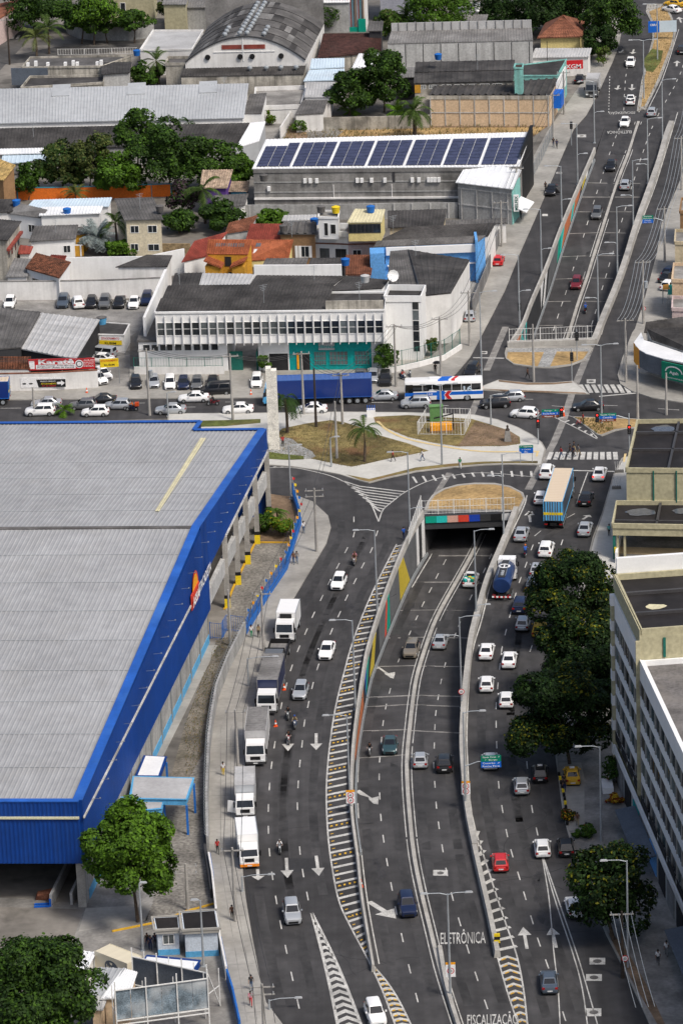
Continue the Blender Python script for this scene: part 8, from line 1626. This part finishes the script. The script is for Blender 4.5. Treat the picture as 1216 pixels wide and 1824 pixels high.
def lamp(u,v,ut,vt,arms,lab,al=2.2,low=None,m='galv',name='street_lamp',group='street lamps'):
 b=P(u,v);h=(v-vt)/(sc(v)*.93);t=thing(name,lab,'street lamp',b,0,group);x=(ut-u)/sc(v)*0
 MB().tube([b,b+UP*h],.14,8,0,.075).build('pole',mt[m],t);MB().box(b.x-.22,b.x+.22,b.y-.22,b.y+.22,0,.12).build('base_plate',mt[m],t)
 for s,l,z in[(s,al,h)for s in arms]+([(low[0],1.5,h*low[1])]if low else[]):
  e=b+V(s*l,0,z+.12);MB().tube([b+UP*(z-.1),b+V(s*l*.35,0,z+.1),e],.045,6).build('arm',mt[m],t);MB().hexa([e+V(-.5,-.14,-.05),e+V(.3,-.14,-.05),e+V(.3,.14,-.05),e+V(-.5,.14,-.05)],[e+V(-.4,-.1,.09),e+V(.2,-.1,.09),e+V(.2,.1,.09),e+V(-.4,.1,.09)]).build('lamp_head',mt['roof_pale'],t)
 return t
for a in((672,1097,663,945,(-1,),'lamp on the painted wall above the yellow panel'),(633,1265,624,1104,(-1,),'lamp on the painted wall at the orange panel'),(624,1446,615,1272,(-1,),'lamp carrying a red ringed speed sign at the barrier'),(802,1778,795,1587,(-1,1),'twin armed lamp on the median beside the ELETRÔNICA lettering'),(848,1102,843,946,(1,),'lamp on the coping opposite the white pickup',2.2,(1,.15)),(822,1262,815,1099,(1,),'lamp on the coping behind the small white hatchback',2.2,(-1,.8)),(829,1441,822,1267,(1,),'lamp holding the green and blue direction sign'),(897,963,892,811,(1,),'lamp at the corner of the dry mound',2.2,(-1,.75)),(730,949,725,807,(-1,),'lamp beside the tunnel mouth fence',2.2,(1,.3)),(787,829,782,688,(-1,1),'twin lamp in front of the fenced enclosure'),(1070,1500,1067,1328,(-1,),'lamp beside the shady bay'),(1118,1725,1117,1529,(-1,),'lamp in front of the lone round tree'),(1071,756,1071,618,(-1,1),'twin lamp on the sandy traffic island'),(874,758,872,705,(1,),'short lamp at the plaza rim',1.4),(925,583,922,458,(-1,),'lamp at the mouth of the far frontage lane',2.2,(1,.5)),(964,491,961,377,(-1,),'lamp beside the dark patch on the frontage lane',2.2,(1,.4)),(1000,405,995,300,(-1,),'lamp at the orange wall panels',2.2,(1,.45)),(1028,329,1025,225,(-1,),'lamp with a small signal box at the far kerb',2.2,(1,.5)),(1058,255,1055,150,(-1,),'lamp by the far lettering',2.2,(1,.5)),(1099,496,1096,373,(1,),'lamp on the wide far barrier at the wine red car',2.2,(-1,.5)),(1065,582,1062,458,(1,),'lamp on the wide far barrier nearest the junction',2.2,(-1,.4)),(1127,410,1125,291,(1,),'lamp on the wide far barrier below the wired street',2.2,(-1,.5)),(1153,327,1153,217,(1,),'lamp on the wide far barrier past the silver car',2.2,(-1,.3)),(1179,256,1178,148,(1,),'lamp at the far end of the wide barrier'),(1146,177,1146,77,(-1,1),'twin lamp on the grassy median'),(858,693,854,525,(1,),'tall lamp at the junction corner behind the bus'),(786,744,707+78,697,(-1,),'short pale lamp on the bus side pavement',1.2),(518,889,513,795,(1,),'wooden lamp post beside the depot bend',1.5),(255,1694,255,1570,(1,),'slim yard lamp with two white heads',.5),(363,1722,360,1600,(-1,),'slim yard lamp behind the wide booth',.5),(443,1224,441,1172,(1,),'kerb lamp reaching over the black flatbed',3.4),(432,1590,428,1560,(1,),'kerb lamp reaching over the orange bumper truck',3.2),(480,1800,478,1780,(1,),'kerb lamp near the frame bottom',3.0),(1170,107,1166,13,(-1,),'tall lamp near the blue and white billboard'),(590,833,589,780,(1,),'short lamp beside the plaza palm',1.0),(300,742,299,700,(1,),'short lamp at the cross street kerb',1.0)):lamp(*a)
tops={}
def upole(key,u,v,vt,lab,arm=1,m='pole_concrete',tf=0,w=2.4,ay=0):
 b=P(u,v);h=(v-vt)/(sc(v)*.93);t=thing('utility_pole',lab,'utility pole',b,0,'utility poles');MB().tube([b,b+UP*h],.20,8,0,.12).build('pole',mt[m],t);tops[key]=b+UP*(h-.3);d=V(math.cos(ay),math.sin(ay),0)
 for k in range(arm):
  z=h-.35-.8*k;MB().beam(b+UP*z-d*w/2,b+UP*z+d*w/2,.10,.12).build('cross_arm',mt['pole_concrete'],t)
  for j in range(3):p=b+UP*(z+.06)+d*(w*(j-1)*.44);MB().tube([p,p+UP*.25],.05,6).build('insulator',mt['roof_pale'],t)
 if tf:p=b+UP*h*.62;MB().tube([p+V(.45,0,-.5),p+V(.45,0,.5)],.3,10).build('transformer',mt['galv'],t)
for a in(('a',564,984,870,'pole with twin cross arms at the depot bend',2),('b',470,1161,1053,'pole by the white refrigerated truck',1),('c',411,1151,1050,'pole inside the depot fence end',0),('d',425,1385,1262,'pole beside the grey canvas truck',1),('e',420,1643,1506,'pole with tangled cables at the orange bumper truck',1),('f',472,1868,1748,'pole with a white cross arm near the frame bottom',2),('g',335,1622,1536,'pole with two dark cross arms in the yard',2),('h',267,740,622,'pole with a grey meter box before the banners',1,'pole_concrete',1),('i',415,749,632,'slim pole at the office driveway',1),('j',541,739,628,'pole in front of the blue curtain truck',1),('k',563,762,658,'dark dead palm trunk left as a post on the plaza',0,'wood_dark'),('l',610,757,666,'pole with triple insulators at the plaza edge',1),('m',600,818,716,'pole standing in the brown lawn',0),('n',705,690,580,'pole beside the small street tree',1),('o',785,671,567,'pole at the corner fence',1),('p',836,617,520,'pole on the uphill pavement by the white hall',1),('q',1114,682,570,'pole by the curving kerb of the market',1),('r',1135,747,653,'square white pole before the market canopy',0),('s',1186,739,666,'dark pole beneath the green market sign',0),('t',1145,578,467,'pole with a transformer above the wired street',1,'pole_concrete',1),('u',1183,468,372,'pole holding the small green blue sign',1),('v',1213,340,247,'pole at the upper end of the wired street',1),('w',1108,1742,1620,'dark pole with cross arm under the tall block',1,'wood_dark'),('x',18,115,35,'wooden pole at the far street corner',1,'wood_dark'),('y',893,440,360,'pole by the red hatchback pavement',1),('z',985,250,170,'pole on the far pavement beside two walkers',1),('A',1004,205,130,'pole with dangling cables by the factory',1),('B',921,385,300,'pole beside the tilted white roof',1),('C',62,740,690,'short pale post at the street edge',0),('D',950,700+38-58,600-20,'thin pole by the far planted strip',0)):upole(*a)
def wires(lab,keys,n=3,sag=.9,off=1.0,m='dark_grey',r=.03):
 t=thing('power_line',lab,'power line',tops[keys[0]],0,'overhead lines')
 for i in range(n):
  pts=[]
  for a,b in zip(keys,keys[1:]):
   A,B=tops[a],tops[b];d=(B-A);nn=V(-d.y,d.x,0).normalized()*off*(i-(n-1)/2)
   for k in range(8+(b==keys[-1])):s=k/8;pts.append(A.lerp(B,s)+nn-UP*(sag*4*s*(1-s))+UP*.1)
  MB().tube(pts,r,4).build('cable',mt[m],t)
tops['f2']=P(480,1960)+UP*8;tops['v2']=P(1235,230)+UP*8;tops['w2']=P(1150,1930)+UP*8;tops['h0']=P(-40,735)+UP*8;tops['s2']=P(1300,760)+UP*8;tops['q2']=P(1106,760)+UP*7.5
wires('bare wires along the truck side pavement','a b d e f f2'.split()if 0 else['a','b','d','e','f','f2'],3,.8,.9);wires('pale bundle of five wires over the far frontage lane',['q','t','u','v','v2'],5,1.6,.55,'galv',.03);wires('wires over the cross street before the office',['h0','h','i','j','l','n','o','p','y','B','z','A'],3,.8,.7);wires('wires dropping in front of the tall block',['w','w2'],4,.5,.6,'galv');wires('wires above the market corner',['q','q2'],4,.4,.4);wires('wires between plaza poles',['m','l'],2,.4,.4);wires('wires from the bend over the plaza lawn',['a','m'],2,1.2,.5)
def board(t,c,ax,w,rows,z0):
 z=z0
 for m,h,txts in rows:
  p=V(c.x,c.y,z);MB().hexa([p-ax*w/2+V(0,0,0),p+ax*w/2,p+ax*w/2+V(0,.06,0),p-ax*w/2+V(0,.06,0)],[p-ax*w/2+UP*(h-.012),p+ax*w/2+UP*(h-.012),p+ax*w/2+UP*(h-.012)+V(0,.06,0),p-ax*w/2+UP*(h-.012)+V(0,.06,0)]).build('sign_panel',mt[m],t)
  for k,tx in enumerate(txts):text('lettering',tx,p+UP*(h*(1-(k+.5)/len(txts)))-V(0,.004,0),ax,UP,w*min(.85,.085*len(tx)),h*.55/len(txts),mt['sign_white'],t,.01)
  z+=h
X=V(1,0,0)
def armsign(lab,base,z,dx,w,rows,pole=1,h=6.4,name='direction_sign'):
 b=P(*base);t=thing(name,lab,'sign',b);c=b+X*dx-V(0,.15,0)
 if pole:MB().tube([b,b+UP*h],.09,8).build('post',mt['galv'],t)
 MB().tube([b+UP*(z+.2),b+UP*(z+.7)+X*dx*.5,b+UP*(z+.75)+X*dx],.06,6).build('arm',mt['galv'],t);board(t,c,X,w,rows,z);return t,b,c
armsign('green over blue direction sign hanging above a half hidden pale car',(829,1441),4.9,2.9,2.2,[('sign_blue',.72,['Cesarão  ↗','Rocha Faria']),('sign_green',.72,['Santa Cruz  ↗','↖ Bangu'])],0)
t1,b1_,c1_=armsign('green, blue and brown sign by the white turning hatchback',(958,793),4.0,1.75,2.4,[('sign_brown',.38,['Museu  ↑']),('sign_blue',.42,['Rocha Faria  ↑']),('sign_green',.38,['Bangu  ↑'])],1,5.2)
t2,b2_,c2_=armsign('green, blue and brown sign beside the sandy island lamp',(1120,803),4.4,-2.9,2.3,[('sign_brown',.38,['Pq. Sena']),('sign_blue',.42,['Cesarão']),('sign_green',.38,['Santa Cruz'])],1,5.4)
armsign('small green and blue sign on the wired street pole',(1183,468),6.6,-2.6,1.7,[('sign_blue',.6,['Cesarão','Pq. Sena']),('sign_green',.65,['Guaratiba','Santa Cruz'])],0)
tb2=thing('direction_sign','low green and blue sign on two legs at the plaza rim','sign',P(937,826));b=P(937,826);board(tb2,b,X,1.9,[('sign_blue',.75,['← Centro','Rio']),('sign_green',.4,['← Sepetiba'])],1.5)
for s in(-.8,.8):MB().tube([b+X*s+V(0,.1,0),b+X*s+V(0,.1,2.6)],.04,6).build('leg',mt['galv'],tb2)
bb3=thing('billboard','blue and white notice board on the grassy median','billboard',P(1180,72));b=P(1180,72)
for x0,x1,m in((-2.8,-.7,'sign_blue'),(-.68,2.6,'roof_bluewhite')):MB().box(b.x+x0,b.x+x1,b.y,b.y+.1,1.6,3.8).build('board',mt[m],bb3)
for x in(-2,2):MB().tube([b+X*x+V(0,.15,0),b+X*x+V(0,.15,1.7)],.06,6).build('leg',mt['galv'],bb3)
text('lettering','OBRA',V(b.x-1.75,b.y-.004,3.1),X,UP,1.4,.45,mt['sign_white'],bb3)
def plate(lab,u,v,z,kind):
 b=P(u,v,z);t=thing('speed_sign',lab,'sign',b);w,h=.48,1.35;ny=V(0,-.16,0);p=b+ny
 if kind:MB().box(p.x-w,p.x+w,p.y,p.y+.04,p.z-h/2,p.z+h/2).build('board',mt['sign_white'],t);MB().box(p.x-w,p.x+w,p.y-.002,p.y+.042,p.z+h/2+.002,p.z+h/2+.24).build('yellow_header',mt['sign_amber'],t)
 for k,zz in enumerate((.32,-.3)if kind==2 else(0,)):
  for r,m,o in((.36,'sign_red',.006),(.27,'sign_white',.012)):MB().poly([p+V(r*math.cos(j*.5236),-o,zz+r*math.sin(j*.5236))for j in range(12)]).build('disc',mt[m],t)
  text('lettering','60',p+V(0,-.016,zz),X,UP,.3,.26,mt['black'],t)
plate('speed panel with a yellow header on the barrier lamp',829,1404,2.2,2);plate('speed panel on the twin lamp by the median',802,1728,3.0,1);plate('speed panel above the ladder hatching lamp',624,1420,2.0,2);plate('small round sign on the coping lamp',821,1231,2.2,0);plate('round no entry sign on the wired street pole',1145,549,2.4,0);plate('round sign on the dark pole under the tall block',1112,1706,2.4,0)
def signal(lab,u,v,z,par=None,red=1):
 b=P(u,v);t=thing('traffic_light',lab,'traffic light',b+UP*z,0,'traffic lights');p=b+UP*z;o=MB().box(p.x-.24,p.x+.24,p.y-.3,p.y,z,z+1.25).build('housing',mt['black'],t)
 for k in range(3):MB().tube([p+V(0,-.30,1.02-.38*k),p+V(0,-.34,1.02-.38*k)],.13,10).build('lens',mt['signal_red' if k==0 and red else 'dark_grey'],o)
 if par:MB().tube([b+V(0,.06,0),b+V(0,.06,par)],.07,8).build('post',mt['galv'],t)
p_=c1_+X*1.5;
def sig3(lab,p,z):
 t=thing('traffic_light',lab,'traffic light',V(p.x,p.y,z),0,'traffic lights');o=MB().box(p.x-.24,p.x+.24,p.y-.2,p.y+.1,z,z+1.25).build('housing',mt['black'],t)
 for k in range(3):MB().tube([V(p.x,p.y-.20,z+1.02-.38*k),V(p.x,p.y-.24,z+1.02-.38*k)],.13,10).build('lens',mt['signal_red' if k==0 else 'dark_grey'],o)
sig3('red signal beside the brown lined sign over the zebra',p_,4.1);sig3('red signal next to the sandy island sign',c2_-X*1.45,4.4);sig3('low red signal on the plaza rim post',b1_-V(0,.1,0),2.6);sig3('signal on the post hidden by the black roofed block',b2_-V(0,.1,0),2.5)
signal('signal on the tall post at the portal patch',1027,643,3.2,4.8,0);signal('signal on the thin post at the planted strip',1018,680,3.2,5.0,0);signal('dark signal back at the far kerb lamp',1017,259,3.0,4.5,0);signal('dark signal at the frontage lane lamp',925,582,2.6,4,0)
for u,v,h,lab in((506,1229,.8,'traffic cone beside the navy curtain'),(491,1294,.8,'traffic cone nearer the canvas truck'),(643,1580,.9,'dark red cone on the barrier'),(1003,741,1.4,'tall orange safety barrel at the gore tip'),(155,701,.9,'worn orange post before the street wall'),(1063,1843,.8,'cone between the white lines at the frame bottom'),(858,692,.9,'orange barrel at the corner lamp'),(447,704,.9,'orange wrap on the slim driveway pole')):
 b=P(u,v);t=thing('traffic_cone',lab,'traffic cone',b,0,'traffic cones');MB().box(b.x-.22,b.x+.22,b.y-.22,b.y+.22,.02,.07).build('base',mt['orange_plastic'],t);m_=MB();m_.lathe(b,[(.19,.07),(.12,h*.5),(.04,h)],10);m_.build('cone',mt['orange_plastic'],t);m_=MB();m_.lathe(b,[(.145,h*.42),(.105,h*.64)],10);m_.build('white_band',mt['sign_white'],t)
a=P(479,803);sc_=thing('stone_column','tall pale stone clad column with a slanting top on the plaza','column',a);xx=.75
for k in range(15):
 for i in range(2):
  z0,z1=k*.77,(k+1)*.77-.012;j=.012*((k*7+i*3)%4);c=a+V(1.5*.5+.75*(i-.5),0,0);top=[z1]*4 if k<14 else[z1+.35-.35*i]*4
  MB().hexa([(c.x-.37,c.y-j,z0),(c.x+.37,c.y-j,z0),(c.x+.37,c.y+1.3,z0),(c.x-.37,c.y+1.3,z0)],[(c.x-.37,c.y-j,top[0]),(c.x+.37,c.y-j,top[1]),(c.x+.37,c.y+1.3,top[2]),(c.x-.37,c.y+1.3,top[3])]).build('stone_slab',mt['cladstone'],sc_)
def fence(lab,pts,h,m,sp=.35,z=.13,rails=(.1,.95),r=.018,post=2.5,base=None,name='fence'):
 q=[p+UP*z for p in pts];t=thing(name,lab,'fence',q[0]);s=arc(q);L=s[-1];bars=MB()
 for k in rails:MB().tube([p+UP*h*k for p in q],.03,5).build('rail',mt[m],t)
 for i in range(int(L/sp)+1):p,_=along(q,i*sp,s);bars.beam(p,p+UP*h*.97,r*2,r*2)
 bars.build('mesh_bars',mt[m],t)['kind']='stuff'
 for i in range(int(L/post)+1):p,_=along(q,i*post,s);MB().box(p.x-.05,p.x+.05,p.y-.05,p.y+.05,p.z,p.z+h).build('post',mt[m],t)
 if base:b=MB();wallstrip(b,q,.18,base);b.build('plinth',mt[m],t)
 return t,q
Yp=YS1+.5
fence('white mesh fence on the near portal in front of the dry mound',[V(xl(YS1)-.3,Yp,0),V(xr(YS1)+.3,Yp,0)],2.0,'steel_white',.45,.12,(.05,.5,.95),.012,2.1);fence('white mesh fence on the far portal parapet',[V(xl(YN0)-.3,YN0,0),V(xr(YN0)+.3,YN0,0)],2.0,'steel_white',.45,.95,(.05,.5,.95),.012,2.3);fence('white mesh fence returning along the near portal kerb',[V(xl(YS1)-.4,Yp,0),V(xl(YS1)-2.4,Yp-13,0)],1.9,'steel_white',.3,.9,(.05,.95),.012,2)
tb_,q=fence('blue depot fence with a row of small flags',PL([(522,888),(536,935),(511,1016),(476,1068),(438,1132)]),2.1,'blue_paint',.3,.05,(.45,.95),.02,2.4,.9)
s_=arc(q)
for i in range(20):
 p,_=along(q,i*s_[-1]/19.5,s_);c=('sign_red','sign_yellow','sign_amber','blue_paint')[i%4];t=thing('flag',('red','yellow','orange','blue')[i%4]+' hanging flag on the blue depot fence','flag',p+UP*2.0,0,'flags on the depot fence');MB().tube([p+UP*1.9,p+UP*3.1],.025,5).build('staff',mt['steel_white'],t);MB().hexa([p+UP*2.65,p+V(.28,.1,2.5),p+V(.28,.12,2.5),p+V(0,.02,2.65)],[p+UP*3.0,p+V(.33,.1,2.85),p+V(.33,.12,2.85),p+V(0,.02,3.0)]).build('cloth',mt[c],t)
fence('blue gate panels between depot wall and fence',PL([(375,1138),(395,1140),(404,1124),(436,1128)]),2.2,'blue_paint',.3,.03);fence('green mesh fence round the white corner building',PL([(655,666),(700,664),(745,654),(790,642),(820,622)]),2.4,'green_fence',.3,.8,(.05,.95),.015,2.6);fence('dark green fence above the low white wall of the office',PL([(240,668),(330,668),(398,667)]),1.4,'green_fence',.4,1.3,(.05,.95),.012,2.6);wallthing('low whitewashed wall behind the parked row',[(240,668),(330,668),(400,667)],1.3,'white_dirty',.2);wallthing('low curved white wall under the green corner fence',[(655,667),(700,665),(745,655),(790,643),(821,623)],.9,'white_dirty',.25);fence('white railing along the far street',PL([(104,98),(170,97),(245,95)]),1.2,'steel_white',.5,.0,(.05,.95),.02,2.6)
fence('wire screen along the upper pavement',PL([(905,400),(935,345),(965,285),(985,240)]),2.2,'metal_grey',.5,.13,(.05,.95),.012,3);fence('white mesh enclosure on the plaza lawn',PL([(744,776),(826,777),(838,752),(760,750),(744,776)]),1.9,'steel_white',.4,.16,(.05,.95),.012,2)
b=P(786,772);gs=thing('pump_unit','yellow machine with a black hoist inside the enclosure','machine',b);MB().box(b.x-1.5,b.x+1.5,b.y,b.y+1.6,.4,1.2).build('tank',mt['sign_amber'],gs);MB().box(b.x-1.6,b.x+1.6,b.y-.05,b.y+1.7,.17,.39).build('skid',mt['brown_wall'],gs);MB().beam(b+V(-1,1,1.9),b+V(1.7,1,2.5),.15,.15).build('hoist_arm',mt['black'],gs);MB().box(b.x+1.6,b.x+1.75,b.y+.9,b.y+1.05,.17,2.5).build('hoist_post',mt['black'],gs)
b=P(777,753);gb2=thing('electric_cabinet','green cabinet with a lid behind the enclosure','cabinet',b);MB().box(b.x-.9,b.x+.9,b.y,b.y+.9,.15,2.3).build('cabinet',mt['box_green'],gb2);MB().box(b.x-1.0,b.x+1.0,b.y-.1,b.y+1.0,2.302,2.42).build('lid',mt['box_green'],gb2)
b=P(661,745);ws=thing('pedestal','white pedestal with blue railings by the cross street','pedestal',b);MB().box(b.x-.6,b.x+.6,b.y,b.y+.9,.13,1.2).build('block',mt['white_paint'],ws)
for x in(-.5,-.17,.17,.5):MB().box(b.x+x-.05,b.x+x+.05,b.y+.1,b.y+.2,1.2,1.9).build('rail',mt['sign_blue'],ws)
b=P(904,789);bu=thing('bust','small dark bust on a stone plinth at the plaza rim','statue',b);MB().hexa([(b.x-.5,b.y,.15),(b.x+.5,b.y,.15),(b.x+.5,b.y+.8,.15),(b.x-.5,b.y+.8,.15)],[(b.x-.3,b.y+.1,1.7),(b.x+.3,b.y+.1,1.7),(b.x+.3,b.y+.7,1.7),(b.x-.3,b.y+.7,1.7)]).build('plinth',mt['concrete_old'],bu);m_=MB();m_.lathe((b.x,b.y+.4,1.7),[(.3,0),(.28,.2),(.1,.35),(.16,.5),(.16,.65),(.05,.78)],10);m_.build('figure',mt['wood_dark'],bu,True)
for k,(u,v)in enumerate(((1097,872),(1102,843))):
 b=P(u,v);t=thing('planter',('rack of thin white rods on the new pavement','second rack of white rods nearer the crossing')[k],'planter',b,0);MB().box(b.x-.6,b.x+.6,b.y-.2,b.y+.2,.13,.5).build('trough',mt['concrete_old'],t)
 for j in range(5):MB().tube([b+V(-.5+.25*j,0,.5),b+V(-.55+.27*j,0,1.7)],.025,5).build('rod',mt['steel_white'],t)
for i in range(13):
 k=i/12;u,v=995+14*k+3*math.sin(k*3),1383+88*k;b=P(u,v);MB().box(b.x-.14,b.x+.14,b.y-.2,b.y+.2,.13,.48).build('kerb_post',mt['sign_yellow' if i%3==1 else 'black']);tag(bpy.data.objects[[o.name for o in bpy.data.objects if o.name.startswith('kerb_post')][-1]],'short '+('yellow' if i%3==1 else 'black')+' kerb post edging the shady bay','kerb post','kerb posts of the shady bay')
b=P(885,1690);hm=thing('hazard_marker','black and yellow marker post at the barrier end','hazard marker',b)
for i in range(4):MB().box(b.x-.3,b.x+.3,b.y-.05,b.y+.05,.3+.36*i,.655+.36*i).build('stripe',mt['sign_yellow' if i%2 else 'black'],hm)
for u,v,lab in((110,1625,'blue pallet jack with a stack of wooden boards in the loading hall'),):
 b=P(82,1614);pj=thing('pallet_jack',lab,'pallet jack',b)
 for y in(-.3,.3):MB().box(b.x-1.2,b.x+.4,b.y+y-.1,b.y+y+.1,.05,.2).build('fork',mt['sign_blue'],pj)
 MB().box(b.x+.4,b.x+.6,b.y-.3,b.y+.3,.05,.9).build('pump',mt['sign_blue'],pj)
 t=thing('board_stack','stack of wooden boards leaning at the dock wall','boards',b+V(0,1.5,0))
 for i in range(6):MB().obox(b+V(-.3+.05*i,1.8,.15+.13*i),V(1,.1*(i-3),.12).normalized(),V(0,1,0),UP,.9,.5,.05).build('board',mt['tile_hip'],t)
cw_=[V(p.x,p.y,2.25)for p in smooth_path(PL([(437,1134),(407,1194),(387,1246),(378,1298),(373,1340),(369,1440),(371,1520)]),4)];s_=arc(cw_);pts=[]
for i in range(560):p,d=along(cw_,s_[-1]*i/560,s_);n=V(-d.y,d.x,0);a=i*.9;pts.append(p+n*.32*math.cos(a)+UP*.32*math.sin(a))
rz=MB().tube(pts,.016,3).build('razor_wire',mt['galv']);tag(rz,'coil of razor wire along the top of the grey depot wall','razor wire')
